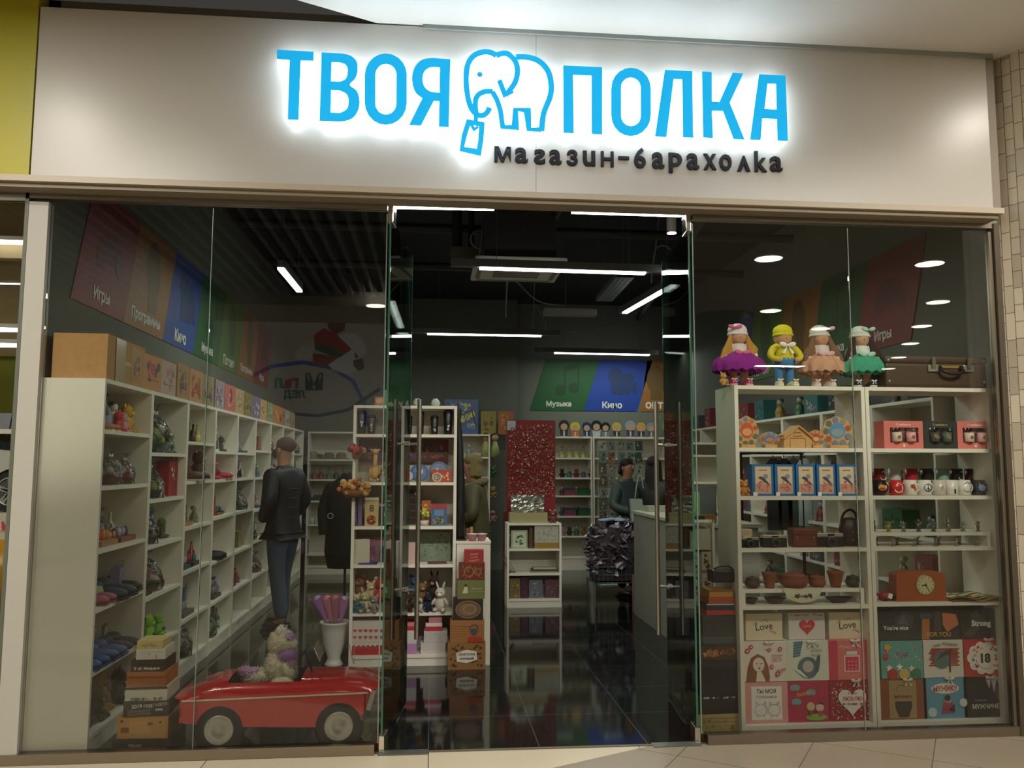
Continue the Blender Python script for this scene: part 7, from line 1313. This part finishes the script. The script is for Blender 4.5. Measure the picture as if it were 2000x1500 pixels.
# counter
t = thing('shop_counter', 'long grey white shop counter behind the right glass door', 'counter', (2.2, 2.02, 0)); CG = mat('#8e8c80', .5)
q = MB(); q.box(0, .55, 0, 2.14, .0, 1.08, CG); q.build('counter_body', t); q = MB(); q.box(-.02, .58, -.02, 2.17, 1.08, 1.11, mat('#b0ae9e', .4)); q.build('counter_top', t)
q = bx(.3, .06, .2, mat('#9c9c88')); solo(q, 'paper_tray', 'cream paper tray on the far end of the counter', 'tray', (2.42, 3.95, 1.111), .1)
q = bx(.12, .14, .1, mat('#a88c60')); q.face(XZ(-.0506)); q.speckle(-.055, .055, .01, .13, ['#c85040', '#e0c880', '#4c7c68', '#2c3c4c'], 24, .012, 2); solo(q, 'card_box', 'small colourful card box standing on the counter', 'box', (2.33, 3.1, 1.111))
q = MB(); q.M = RX(-.35); q.box(-.13, .13, -.01, .01, 0, .32, mat('#20241f', .3), b=.008); q.face(XZ(-.0106)); q.a_rect(-.09, -.01, .03, .27, mat('#5c7c3c')); q.M = Matrix.Identity(4); q.box(-.1, .1, -.05, .08, 0, .02, BLACK); v = onY(1370, 1008, 2.3); solo(q, 'tablet_stand', 'dark tilted screen with a green note on the counter', 'screen', (v.x, 2.3, 1.111), -.3)
q = bx(.14, .07, .08, mat('#8a6428')); v = onY(1380, 1008, 2.14); solo(q, 'small_carton', 'ochre carton before the tilted screen', 'box', (v.x, 2.14, 1.111))
q = MB(); q.box(-.09, .09, -.05, .05, 0, .06, mat('#1c3c28')); q.ell((0, 0, .09), (.03, .03, .04), mat('#b8c0b8')); v = onY(1352, 1008, 2.14); solo(q, 'small_holder', 'dark green holder with a white ornament on the counter', 'holder', (v.x, 2.14, 1.111))
# postcard rack by the entrance
A, B = onY(1343, 1305, .75), onY(1392, 1015, .75); t = thing('card_stand', 'white stand with photo cards right beside the entrance', 'card stand', (A.x, .75, 0)); w = B.x-A.x
q = MB()
for x in (0, w): q.box(x-.008, x+.008, -.01, .01, 0, B.z, SHELF)
q.box(0, w, -.01, .01, B.z-.02, B.z, SHELF); q.box(-.02, w+.02, -.15, .25, 0, .015, SHELF); q.build('frame', t)
q = MB(); q.box(.01, w-.01, .0, .006, .3, B.z-.03, mat('#8a8474')); q.build('back_board', t)
rd = random.Random(4); n = 0
for r_ in range(6):
    for c_ in range(2):
        q = MB(); x0, z0 = .02+c_*(w/2-.01), B.z-.34-r_*.145; q.box(x0, x0+w/2-.03, -.012, -.006, z0, z0+.125, mat('#b0a894')); q.face(XZ(-.0126)); q.speckle(x0+.005, x0+w/2-.035, z0+.008, z0+.118, ['#5c3a28', '#8c6444', '#3c2c24', '#a88c6c', '#c8b8a0', '#7c2c24'], 22, .016, r_*3+c_); q.build('photo_card', t)
q = MB(); q.box(.01, w-.03, -.03, -.012, B.z-.2, B.z-.06, mat('#a8a594')); q.build('paper_pocket', t); q = MB(); q.tube(crm([(.02, -.02, B.z-.1), (.05, -.03, B.z-.03), (w-.06, -.03, B.z-.04), (w-.04, -.02, B.z-.12)], 5), .003, mat('#b8b8b0')); q.build('wire_loop', t)
# greeting card racks and heap of packs
t = thing('card_rack', 'white wire rack full of greeting cards in front of rear shelving', 'card rack', (0, 6.4, 0)); WR = mat('#a8b8a8', .4); xl, xr = onY(1168, 900, 6.4).x, onY(1256, 900, 6.4).x
q = MB()
for i in range(9): x = xl+(xr-xl)*i/8; q.cyl((x, 0, .3), (x, 0, zY(1200, 862, 6.4)), .004, WR, n=6)
for i in range(8): z = .8+.16*i; q.cyl((xl, -.01, z), (xr, -.01, z), .004, WR, n=6)
q.box(xl, xr, -.2, .2, .0, .02, WR); q.cyl(((xl+xr)/2, 0, 0), ((xl+xr)/2, 0, .9), .015, WR); q.build('wire_frame', t)
rd = random.Random(9)
for r_ in range(7):
    for c_ in range(5):
        q = MB(); x = xl+(xr-xl)*(c_+.5)/5; z = .84+.16*r_; ww = .05; q.M = T(x, -.03, z) @ RY(rd.uniform(-.15, .15)) @ RX(-.15); q.box(-ww, ww, -.002, .002, 0, .14, mat(rd.choice(['#6c8478', '#7c8c78', '#5c4638', '#8c8468', '#40544c', '#946048', '#98a498']), .5)); q.face(XZ(-.0026)); q.speckle(-ww*.9, ww*.9, .008, .13, ['#3c2c24', '#a8b0a0', '#7c3c30', '#b8a878', '#2c4c44'], 9, .02, r_*7+c_); q.build('greeting_card', t)
hx0, hx1 = onY(1160, 1050, 4.6).x, onY(1266, 1050, 4.6).x; zt2, zb2 = zY(1200, 1016, 4.6), zY(1200, 1118, 4.6)
t = thing('wire_basket', 'wire basket table holding a heap of silver wrapped packs', 'basket', ((hx0+hx1)/2, 4.85, 0)); hw = (hx1-hx0)/2
q = MB()
for z in (zb2-.12, zb2-.03, zb2+.06): q.tube([(-hw, -.25, z), (hw, -.25, z), (hw, .25, z), (-hw, .25, z)], .006, mat('#8a8c88', .3, .8), 6, True)
for i in range(13): x = -hw+2*hw*i/12; q.cyl((x, -.25, zb2-.12), (x, -.25, zb2+.12), .003, mat('#8a8c88', .3, .8), n=5)
q.box(-hw, hw, -.25, .25, zb2-.125, zb2-.12, mat('#6c6e6a', .4, .6)); q.build('wire_frame', t)
for sx_ in (-1, 1):
    for sy_ in (-1, 1): q = MB(); q.cyl((sx_*hw*.95, sy_*.24, 0), (sx_*hw*.95, sy_*.24, zb2-.12), .009, mat('#8a8c88', .3, .8)); q.build('leg', t)
q = MB(); rd = random.Random(8); FO = [mat(c, .3, m_, bump=.8, scale=30) for c, m_ in (('#8a8890', .6), ('#5c545c', .5), ('#a8a8ac', .7), ('#4c3c44', .3), ('#7c6c78', .5))]
for i in range(520):
    a, b = rd.uniform(-1, 1), rd.uniform(-1, 1); z = zb2+(zt2-zb2)*(1-.35*abs(a)**3)*rd.uniform(.0, 1); L, W_ = rd.uniform(.03, .07), rd.uniform(.012, .03); M = T(a*hw*1.02, b*.26, z) @ RZ(rd.uniform(0, 6.3)) @ RX(rd.uniform(-1.2, 1.2)) @ RY(rd.uniform(-1, 1))
    q.add([(-L, -W_, 0), (L, -W_, 0), (L*1.1, W_, .01), (-L*.9, W_, -.01), (0, 0, .015)], [(0, 1, 4), (1, 2, 4), (2, 3, 4), (3, 0, 4)], rd.choice(FO), False, M)
for i in range(10): q.ell((rd.uniform(-.6, .3)*hw, rd.uniform(-.1, .1), zt2-.01), (.07, .05, .02), mat('#8ca0b0', .4), nz=.5, fr=6)
q.box(-hw*.9, hw*.9, -.2, .2, zb2-.1, zt2-.1, mat('#3c363c', .6)); o = q.build('wrapped_packs'); o.location = ((hx0+hx1)/2, 4.85, .0); tag(o, 'heap of small silver and mauve wrapped packs in the wire basket', 'packs', None, 'stuff')
q = MB(); q.box(-.07, .07, -.02, .02, 0, .4, mat('#9c6c78')); q.face(XZ(-.021)); q.speckle(-.065, .065, .02, .38, ['#c8a0a8', '#7c4c58'], 50, .01, 2); v = onY(1255, 1100, 4.2); solo(q, 'patterned_bag', 'long pink patterned bag leaning at the counter corner', 'bag', (v.x-.02, 4.3, 0.0), 0)
# right aisle
def rw_bay(k, l): shelf_unit('wall_shelving', l, (3.45, 7.3-.84*k, 0), .836, .33, CLV, 2.08, -PI/2, back=True, group='right wall shelving bays')
RO = ['first', 'second', 'third', 'fourth', 'fifth', 'sixth', 'seventh', 'eighth']
for k in range(8): rw_bay(k, 'white wall shelving bay on the right wall, %s from the rear' % RO[k])
rd = random.Random(31)
for k in range(8):
    for r_ in range(6):
        z = (CLV+[2.08])[r_] if r_ < 5 else 2.08
        for j in (0, 1):
            y = 7.3-.84*k-.24-.38*j; c = colz[(k*3+r_*2+j*5) % 8]; h = rd.uniform(.14, .24); w = rd.uniform(.18, .3); lab = '%s %s, %s, right wall bay %s from rear (%s half)' % (names_[(k*3+r_*2+j*5) % 8], 'carton' if (r_+j+k) % 2 else 'ornament', ['top shelf', 'second shelf', 'third shelf', 'fourth shelf', 'fifth shelf', 'on top'][r_], RO[k], 'rear' if j == 0 else 'front')
            if (r_+j+k) % 2: q = bx(w, h, .14, mat(c, .6)); q.face(XZ(-.0706)); q.speckle(-w*.45, w*.45, .01, h-.01, [colz[(k+r_+3) % 8], '#a8a090'], 14, .02, k+r_)
            else: q = figurineq(h, c, '#a09c90', colz[(k+j+4) % 8], k)
            solo(q, 'carton' if (r_+j+k) % 2 else 'ornament', lab, 'box' if (r_+j+k) % 2 else 'ornament', (3.53, y, z+.001), -PI/2)
# unit behind the doll shelf, facing the glass, cartons on it
shelf_unit('middle_shelving', 'white shelving standing between the counter and the right aisle', (2.86, 4.25, 0), .57, .3, CLV, 1.86, back=True)
for i, (px, w, h, c, l) in enumerate([(1449, .1, .2, '#b8b0a4', 'white and red printed carton'), (1464, .09, .2, '#8a8450', 'olive printed carton'), (1482, .13, .21, '#7c3420', 'rust brown carton'), (1513, .24, .22, '#a8aca4', 'white carton with a grey flower print')]):
    q = bx(w, h, .12, mat(c, .6)); q.face(XZ(-.0606)); q.a_disc(0, h*.45, w*.3, mat(['#8a2c2c', '#6c6838', '#6a2c1c', '#4c5258'][i])); v = onY(px, 800, 4.4); solo(q, 'carton', l+' seen above the wooden souvenirs', 'box', (v.x, 4.4, 1.861))
v = onY(1535, 800, 4.4); q = MB(); q.prism([(.1*math.sin(a)**3, .12+.1*(13*math.cos(a)-5*math.cos(2*a)-2*math.cos(3*a)-math.cos(4*a))/16) for a in [2*PI*i/28 for i in range(28)]], -.04, .04, mat('#9c1c24', .4)); q.box(-.05, .05, -.05, .05, 0, .02, mat('#5c1418')); solo(q, 'heart_box', 'red heart shaped box seen above the wooden toy house', 'box', (v.x, 4.4, 1.861))
RK = mat('#1c1c1c', .4, .6)
t = thing('clothes_rail', 'black clothes rail with shirts seen through the doll shelf', 'clothes rail', (3.08, 2.6, 0))
q = MB(); q.cyl((-.25, 0, 0), (-.25, 0, 1.72), .014, RK); q.cyl((.33, 0, 0), (.33, 0, 1.72), .014, RK); q.cyl((-.27, 0, 1.72), (.35, 0, 1.72), .014, RK)
for k in (-.25, .33): q.cyl((k, -.22, .02), (k, .22, .02), .014, RK)
q.build('rail', t)
def shirt(x, c, l, txt=None, w=.13, L=.55, y=2.6, dark=False, z=1.7, rz=.0):
    q = MB(); m = mat(c, .9); pts = [(-w*.35, 0), (w*.35, 0), (w*1.0, -.07), (w*1.15, -.2), (w*.85, -.22), (w*.8, -L), (-w*.8, -L), (-w*.85, -.22), (-w*1.15, -.2), (-w*1.0, -.07)]
    q.prism(pts[::-1], -.012, .012, m, smooth=False); q.tube(crm([(0, 0, .03), (.0, 0, .0), (w*.5, 0, -.03)], 3), .003, RK); q.tube(crm([(0, 0, .03), (0, 0, 0), (-w*.5, 0, -.03)], 3), .003, RK)
    if txt: q.face(XZ(-.0126)); q.a_text(txt, 0, -.3, .05, mat('#2c2c2c'), wmax=w*1.3)
    return solo(q, 'hanging_shirt', l, 'shirt', (x, y, z-.03), rz)
for i, (px, c, tx, l) in enumerate([(1572, '#a8b8b4', '•', 'pale shirt with a small dot, left on the clothes rail'), (1600, '#b0beba', 'шик', 'pale shirt with tiny lettering on the clothes rail'), (1622, '#b4c0bc', 'ДРУГ', 'white shirt lettered ДРУГ on the clothes rail'), (1643, '#9cacac', 'Я ТЫ', 'white shirt lettered Я ТЫ at the right of the rail')]):
    v = onY(px, 950, 2.6); shirt(v.x, c, l, tx, w=.075, L=.62, rz=.0)
for i, (px, c, l) in enumerate([(1512, '#1c1c1e', 'black shirt at the left end of the clothes rail'), (1533, '#18181a', 'second black shirt on the clothes rail'), (1552, '#3c4440', 'dark grey shirt on the clothes rail')]):
    v = onY(px, 950, 2.62); shirt(v.x, c, l, w=.08, L=.66, y=2.63)
# black garments on a stand, left aisle
t = thing('garment_stand', 'round based stand carrying a black hooded robe', 'garment stand', (-.98, 5.0, 0)); q = MB(); q.cyl((0, 0, 0), (0, 0, .02), .2, BLACK); q.cyl((0, 0, .02), (0, 0, 1.45), .015, BLACK); q.build('stand', t)
q = MB(); q.lathe([(.2, .42), (.24, .6), (.22, 1.0), (.24, 1.25), (.16, 1.4), (.07, 1.47), (.05, 1.5)], mat('#0f0f11', .85, bump=.3, scale=8), sy=.6, n=26); 
for k in (-1, 1): q.tube(crm([(k*.17, 0, 1.38), (k*.26, -.02, 1.1), (k*.24, -.04, .8)], 5), .06, mat('#0f0f11', .85, bump=.3, scale=8), 10)
q.face(XZ(-.16)); q.a_rect(-.05, .05, 1.36, 1.38, WHITE) if 0 else None; q.a_ring(-.16, 1.02, .035, .01, mat('#9c9c88')); o = solo(q, 'black_robe', 'long black hooded robe with white neck print on the stand', 'robe', (-.98, 5.0, .0)); 
q = MB(); q.face(XZ(-.13)); [q.art([(-.06+.05*i, 1.36), (-.03+.05*i, 1.36), (-.03+.05*i, 1.39), (-.045+.05*i, 1.375), (-.06+.05*i, 1.39)], WHITE) for i in range(3)]; tag(q.build('neck_print', o), 'white neck print')
q = MB(); q.box(-.14, .14, -.1, .1, 0, .35, mat('#1a1818')); solo(q, 'dark_bag', 'black bag on the floor beside the garment stand', 'bag', (-.45, 5.3, 0))
# ================================================================== PEOPLE
SKN = mat('#a8785c', .6); 
def hand(par, p, s=1, dirv=(0, -1, -.3), flip=1):
    q = MB(); d = Vector(dirv).normalized(); u = Vector((0, 0, 1)).cross(d).normalized(); w = d.cross(u); P = Vector(p)
    q.ell(tuple(P+d*.04), (.035, .05, .02), SKN, n=12)
    for i, (o_, L) in enumerate(((-.027, .065), (-.009, .075), (.009, .07), (.026, .055))):
        a = P+d*.08+u*o_; q.tube(crm([a, a+d*L*.5-w*.008, a+d*L*.85-w*.03], 4), .0085, SKN, 7)
    a = P+d*.03+u*.033*flip; q.tube(crm([a, a+u*.022*flip+d*.03, a+u*.02*flip+d*.055-w*.015], 4), .0095, SKN, 7)
    return q.build('hand', par)
def person(label, loc, rz, h=1.75, arms='down', coat='#14161c', coat_len=.85, legs='#2c3c54', hair='#3a281c', hairlen=0, mask=False, shoe='#161616', hood=None, female=False, quilt=True, step=0.0, bend=0.0):
    S = h/1.75; t = bpy.data.objects; sh = .165 if not female else .145
    E = {'down': ((.24, .03, 1.14), (.25, -.06, .9)), 'front': ((.235, .0, 1.14), (.12, -.26, 1.08)), 'up': ((.23, -.08, 1.16), (.1, -.3, 1.22)), 'pocket': ((.26, .05, 1.16), (.19, -.09, .98))}[arms]
    def b(y, z): return y-bend*max(0, z-.95)*.9, z
    V = [(0, *b(0, .95), (.13, .1)), (0, *b(0, 1.14), (.125, .095)), (0, *b(0, 1.34), (.15, .105)), (0, *b(.0, 1.47), .055), (0, *b(-.012, 1.56), .07), (0, *b(-.02, 1.64), (.078, .095)), (0, *b(-.01, 1.71), (.06, .075))]
    Ed = [(0, 1), (1, 2), (2, 3), (3, 4), (4, 5), (5, 6)]; hp = []
    for k in (-1, 1):
        n = len(V); V += [(k*sh, *b(0, 1.4), .06), (k*E[0][0], *b(E[0][1], E[0][2]), .045), (k*E[1][0], *b(E[1][1], E[1][2]), .03)]; Ed += [(2, n), (n, n+1), (n+1, n+2)]; hp.append((k*E[1][0], *b(E[1][1], E[1][2])))
        n = len(V); V += [(k*.085, 0, .88, .085), (k*.09, -.02+k*step, .49, .058), (k*.09, .02+k*step*1.6, .09, .04), (k*.095, -.11+k*step*1.6, .04, .035)]; Ed += [(0, n), (n, n+1), (n+1, n+2), (n+2, n+3)]
    body = skin('person', V, Ed, SKN, None, 2, 0, loc); body.rotation_euler = (0, 0, rz); body.scale = (S, S, S); tag(body, label, 'person')
    cm = mat(coat, .55, bump=.25 if quilt else .1, scale=14)
    j = [(0, *b(0, max(coat_len, .7)), (.178, .138)), (0, *b(0, .98), (.18, .135)), (0, *b(0, 1.16), (.175, .135)), (0, *b(0, 1.34), (.185, .135)), (0, *b(.0, 1.45), (.085, .085)), (0, *b(-.005, 1.51), (.085, .085))]; je = [(0, 1), (1, 2), (2, 3), (3, 4), (4, 5)]
    if coat_len < .7: j.append((0, 0, coat_len, (.2, .155))); je.append((0, 6))
    for k in (-1, 1): n = len(j); j += [(k*(sh+.015), *b(0, 1.4), .088), (k*E[0][0]*1.04, *b(E[0][1], E[0][2]), .073), (k*E[1][0], *b(E[1][1]+.0, E[1][2]), .05)]; je += [(3, n), (n, n+1), (n+1, n+2)]
    skin('jacket', j, je, cm, body, 2, 1)
    if quilt:
        q = MB()
        for z in [coat_len+.06+.085*i for i in range(int((1.32-coat_len)/.085))]:
            y_, _ = b(0, z); q.tube([(.158*math.cos(a), y_+.12*math.sin(a), z) for a in [2*PI*i/24 for i in range(24)]], .006, cm, 5, True)
        q.build('quilting_seams', body)
    l = [(0, 0, .96, (.145, .115)), (0, 0, .9, (.15, .12))]; le = [(0, 1)]
    for k in (-1, 1): n = len(l); l += [(k*.09, 0, .8, .1), (k*.09, -.02+k*step, .49, .074), (k*.09, .02+k*step*1.6, .1, .062)]; le += [(1, n), (n, n+1), (n+1, n+2)]
    skin('trousers', l, le, mat(legs, .8, bump=.15, scale=30), body, 2, 0)
    for k in (-1, 1):
        q = MB(); q.ell((k*.095, -.05+k*step*1.6, .045), (.052, .145, .045), mat(shoe, .4), n=16); q.box(k*.095-.045, k*.095+.045, -.18+k*step*1.6, .08+k*step*1.6, .0, .02, BLACK); q.build('shoe', body)
    hy, hz = b(-.02, 1.64)
    q = MB(); q.ell((0, hy+.03, hz+.045), (.083, .098, .078), mat(hair, .8, grain=.3, scale=60), n=18, nz=.05)
    if hairlen: q.grid(lambda u, v: ((.09+.03*v)*math.cos(PI*u), hy+.02+(.09+.02*v)*math.sin(PI*u), hz+.06-hairlen*v), 16, 8, mat(hair, .8, grain=.3, scale=60), True); q.ell((0, hy+.08, hz-hairlen*.4), (.09, .045, hairlen*.55), mat(hair, .8, grain=.3, scale=60), nz=.1)
    q.build('hair', body)
    q = MB(); q.tube([(0, hy-.085, hz+.02), (0, hy-.11, hz-.025)], [.009, .014], SKN, 8)
    for k in (-1, 1): q.ell((k*.03, hy-.086, hz+.012), (.011, .006, .006), WHITE, n=8); q.ell((k*.03, hy-.091, hz+.012), .0048, BLACK, n=8); q.ell((k*.079, hy+.012, hz-.01), (.01, .02, .03), SKN, n=8); q.ell((k*.03, hy-.088, hz+.032), (.016, .005, .004), mat(hair), n=6)
    q.ell((0, hy-.088, hz-.055), (.022, .006, .007), mat('#8a4c44'), n=8); q.build('face', body)
    if mask: q = MB(); q.ell((0, hy-.055, hz-.035), (.066, .068, .052), mat('#0d0d0e', .7), n=16); q.tube([(.06, hy-.06, hz-.01), (.082, hy+.01, hz-.0)], .003, BLACK); q.tube([(-.06, hy-.06, hz-.01), (-.082, hy+.01, hz)], .003, BLACK); q.build('face_mask', body)
    if hood: q = MB(); y_, z_ = b(.05, 1.48); q.tube([(.095*math.cos(a), y_-.02+.09*math.sin(a), z_-.02+.03*math.sin(a)) for a in [2*PI*i/20 for i in range(20)]], .036, mat(hood, .95, bump=.6, scale=40), 10, True); q.build('hood', body)
    for i, k in enumerate((-1, 1)):
        if arms != 'pocket': hand(body, hp[i], dirv=(-k*.15, -.8, -.15) if arms != 'down' else (0, -.2, -1), flip=-k)
    return body
person('man in a navy puffer jacket, jeans and black mask facing the left shelves', (-1.45, 3.6, 0), -PI/2-.5, 1.86, 'pocket', '#10141f', .88, '#46566a', '#4a3224', 0, True, step=.04)
person('person in a long olive quilted coat with a furry hood beside the glitter board', (.46, 3.3, 0), -PI/2-.2, 1.7, 'front', '#4c4428', .5, '#16161a', '#6c6038', .16, False, hood='#6c6040', female=True, bend=.12)
person('person with long dark hair in black standing at the counter', (2.58, 4.72, 0), PI-.5, 1.7, 'down', '#0c0c0e', .8, '#0e0e10', '#1c1210', .34, False, female=True, quilt=False)
person('dark haired person in a grey green jacket behind the one in black', (2.42, 5.4, 0), .5, 1.68, 'front', '#3c4844', .8, '#1a1c20', '#1c1412', .12, False, female=True, quilt=False)
q = MB(); q.prism([(-.1, 0), (.1, 0), (.115, .26), (-.115, .26)], -.03, .03, mat('#8c988c')); q.tube(crm([(-.06, -.03, .26), (-.02, -.03, .5), (.02, -.03, .5), (.06, -.03, .26)], 5), .008, mat('#8c988c'), 6); v = onY(1248, 1018, 4.75); solo(q, 'tote_bag', 'pale grey tote bag hanging by the person in black', 'bag', (v.x, 4.72, v.z))
# ================================================================== NEIGHBOURING SHOP AT THE FAR LEFT
NB = mat('#9a8a66', .7)
q = MB(); q.box(-6.4, -2.33, 4.5, 4.6, 2.75, 3.9, mat('#a08c64', .7)); struct('wall_bulkhead', q)
q = MB(); q.box(-6.5, -2.33, 4.6, 4.7, 0, 4.0, mat('#8c9030', .7)); q.box(-6.5, -6.4, 0, 4.7, 0, 4.0, NB); q.box(-2.325, -2.302, .04, 4.7, 0, 4.3, mat('#8f8c80', .7)); struct('wall_neighbour', q, 'green rear wall of the neighbouring shop')
q = MB(); q.box(-6.5, -2.33, .04, 4.7, 3.9, 4.0, mat('#7c6a4c', .8)); struct('ceiling_neighbour', q, 'brown ceiling of the neighbouring shop')
q = MB(); q.box(-6, -2.315, -.006, .006, .06, 3.08, GLASS); struct('window_5', q, 'window of the neighbouring shop at the far left')
q = MB(); q.box(-2.312, -2.292, -.03, .03, .0, 3.13, mat('#55584a', .5)); struct('trim_14', q)
for i, py in enumerate((474, 552, 645, 675)):
    v = onY(30, py, 2.4); t = thing('tube_lamp', '%s glowing tube lamp in the neighbouring shop' % ['highest', 'second highest', 'third', 'lowest'][i], 'lamp', (v.x-.3, 2.4, v.z)); q = MB(); q.cyl((-.6, 0, 0), (.42 if i < 3 else .34, 0, 0), .016, LAMP, n=10); q.build('tube', t)
    q = MB(); q.box(-.6, .42, -.03, .03, .016, .05, WHITE); q.build('housing', t)
area('added_neighbour_fill', (-5.2, 2.0, 3.7), 1.6, 40, (1, .95, .82), size_y=.3)  # added area light kept out of view, brightens the neighbouring shop
q = MB()
for i, z in enumerate((3.05, 3.35)): q.box(-6.4, -2.47, 2.0+.5*i, 2.1+.5*i, z, z+.12, mat('#a08c64', .6))
tag(q.build('ceiling_beam'), 'tan bulkhead beams under the neighbouring ceiling', 'beam')
# white toy car on a shelf, with books above
v = onY(20, 960, .8); wx, wz = v.x, v.z
t = thing('display_shelf', 'white display shelf with folded magazines at the far left', 'shelf', (wx-.5, .8, 0)); q = MB(); zs = onY(20, 838, .8).z; q.box(-.8, .62, -.0, .52, zs-.03, zs, SHELF); q.build('board', t); q = MB(); q.box(-.8, .62, .5, .53, 0, zs-.03, SHELF); q.build('back_panel', t)
for i in range(5): q = MB(); q.M = RX(-.3); q.box(-.045, .045, -.012, .012, 0, .11, mat(['#5c6474', '#3c4c6c', '#7c7c84', '#484c5c', '#8c8c94'][i])); solo(q, 'magazine', '%s of the magazines on the far left display shelf' % ['first', 'second', 'third', 'fourth', 'fifth'][i], 'magazine', (wx-.32+.1*i, .9, zs+.001), 0)
t = thing('ride_on_car', 'white ride-on toy car with alloy wheel behind the far left window', 'toy car', (wx-.385, 1.0, wz-.126)); t.scale = (.74, .74, .74); CWH = mat('#c8c4bc', .25, coat=.5); 
q = MB(); q.prism([(-.7, .1), (.3, .1)]+[(.52+.2*math.cos(a), .17+.2*math.sin(a)) for a in [PI*.95-PI*.85*i/10 for i in range(11)]]+[(.74, .2), (.74, .35), (.62, .5), (.3, .56), (.1, .6), (-.1, .78), (-.6, .8), (-.7, .6)], -.22, .25, CWH); q.build('body', t)
q = MB(); q.prism([(.12, .56), (.55, .52), (.5, .58), (-.05, .74)], -.225, -.2, mat('#22242a', .2)); q.build('side_window', t)
q = MB(); q.cyl((.52, -.26, .17), (.52, -.1, .17), .17, TY, n=30); wl_ = q.build('wheel', t); q = MB(); q.cyl((.52, -.262, .17), (.52, -.25, .17), .12, mat('#4a4a4a', .4), n=26)
for i in range(5): a = 2*PI*i/5; q.box(-.012, .012, -.275, -.262, 0, .115, HUB, M=T(.52, 0, .17) @ RY(a-.12)); q.box(-.012, .012, -.275, -.262, 0, .115, HUB, M=T(.52, 0, .17) @ RY(a+.12))
q.tube([(.52+.12*math.cos(a), -.268, .17+.12*math.sin(a)) for a in [2*PI*i/26 for i in range(26)]], .008, HUB, 6, True); q.build('alloy_rim', wl_)
q = MB(); q.box(-.9, .72, -.28, .3, -.08, -.005, mat('#b8b0a0')); q.box(-.9, .72, -.3, -.28, -.2, -.005, mat('#c8c0b0')); q.face(XZ(-.3006)); q.speckle(.3, .7, -.18, -.02, ['#c83c58', '#e0dcd0', '#8c6c50', '#c8a048'], 40, .025, 3); q.build('printed_stand'); o = bpy.data.objects['printed_stand']; o.location = (wx-.5, 1.0, wz-.126); tag(o, 'shelf with pink and red printed edge under the white toy car', 'shelf')
v = onY(-5, 1130, .75); q = MB(); q.ell((0, 0, .26), (.26, .2, .26), mat('#c8901c', .3), n=22); q.cyl((0, 0, -.3), (0, 0, .02), .1, mat('#2c2018')); solo(q, 'yellow_ball', 'big yellow ball toy at the far left window edge', 'toy', (v.x, .75, v.z-.26))
q = MB(); q.box(-6, -2.35, .1, .12, .055, .62, mat('#b0b830', .6)); tag(q.build('green_panel'), 'lime green low panel behind the far left window', 'panel')
q = MB(); q.box(-4.2, -2.48, .5, 1.28, .0, .62, mat('#3c3026')); tag(q.build('dark_bench'), 'dark brown display bench at the far left', 'bench')
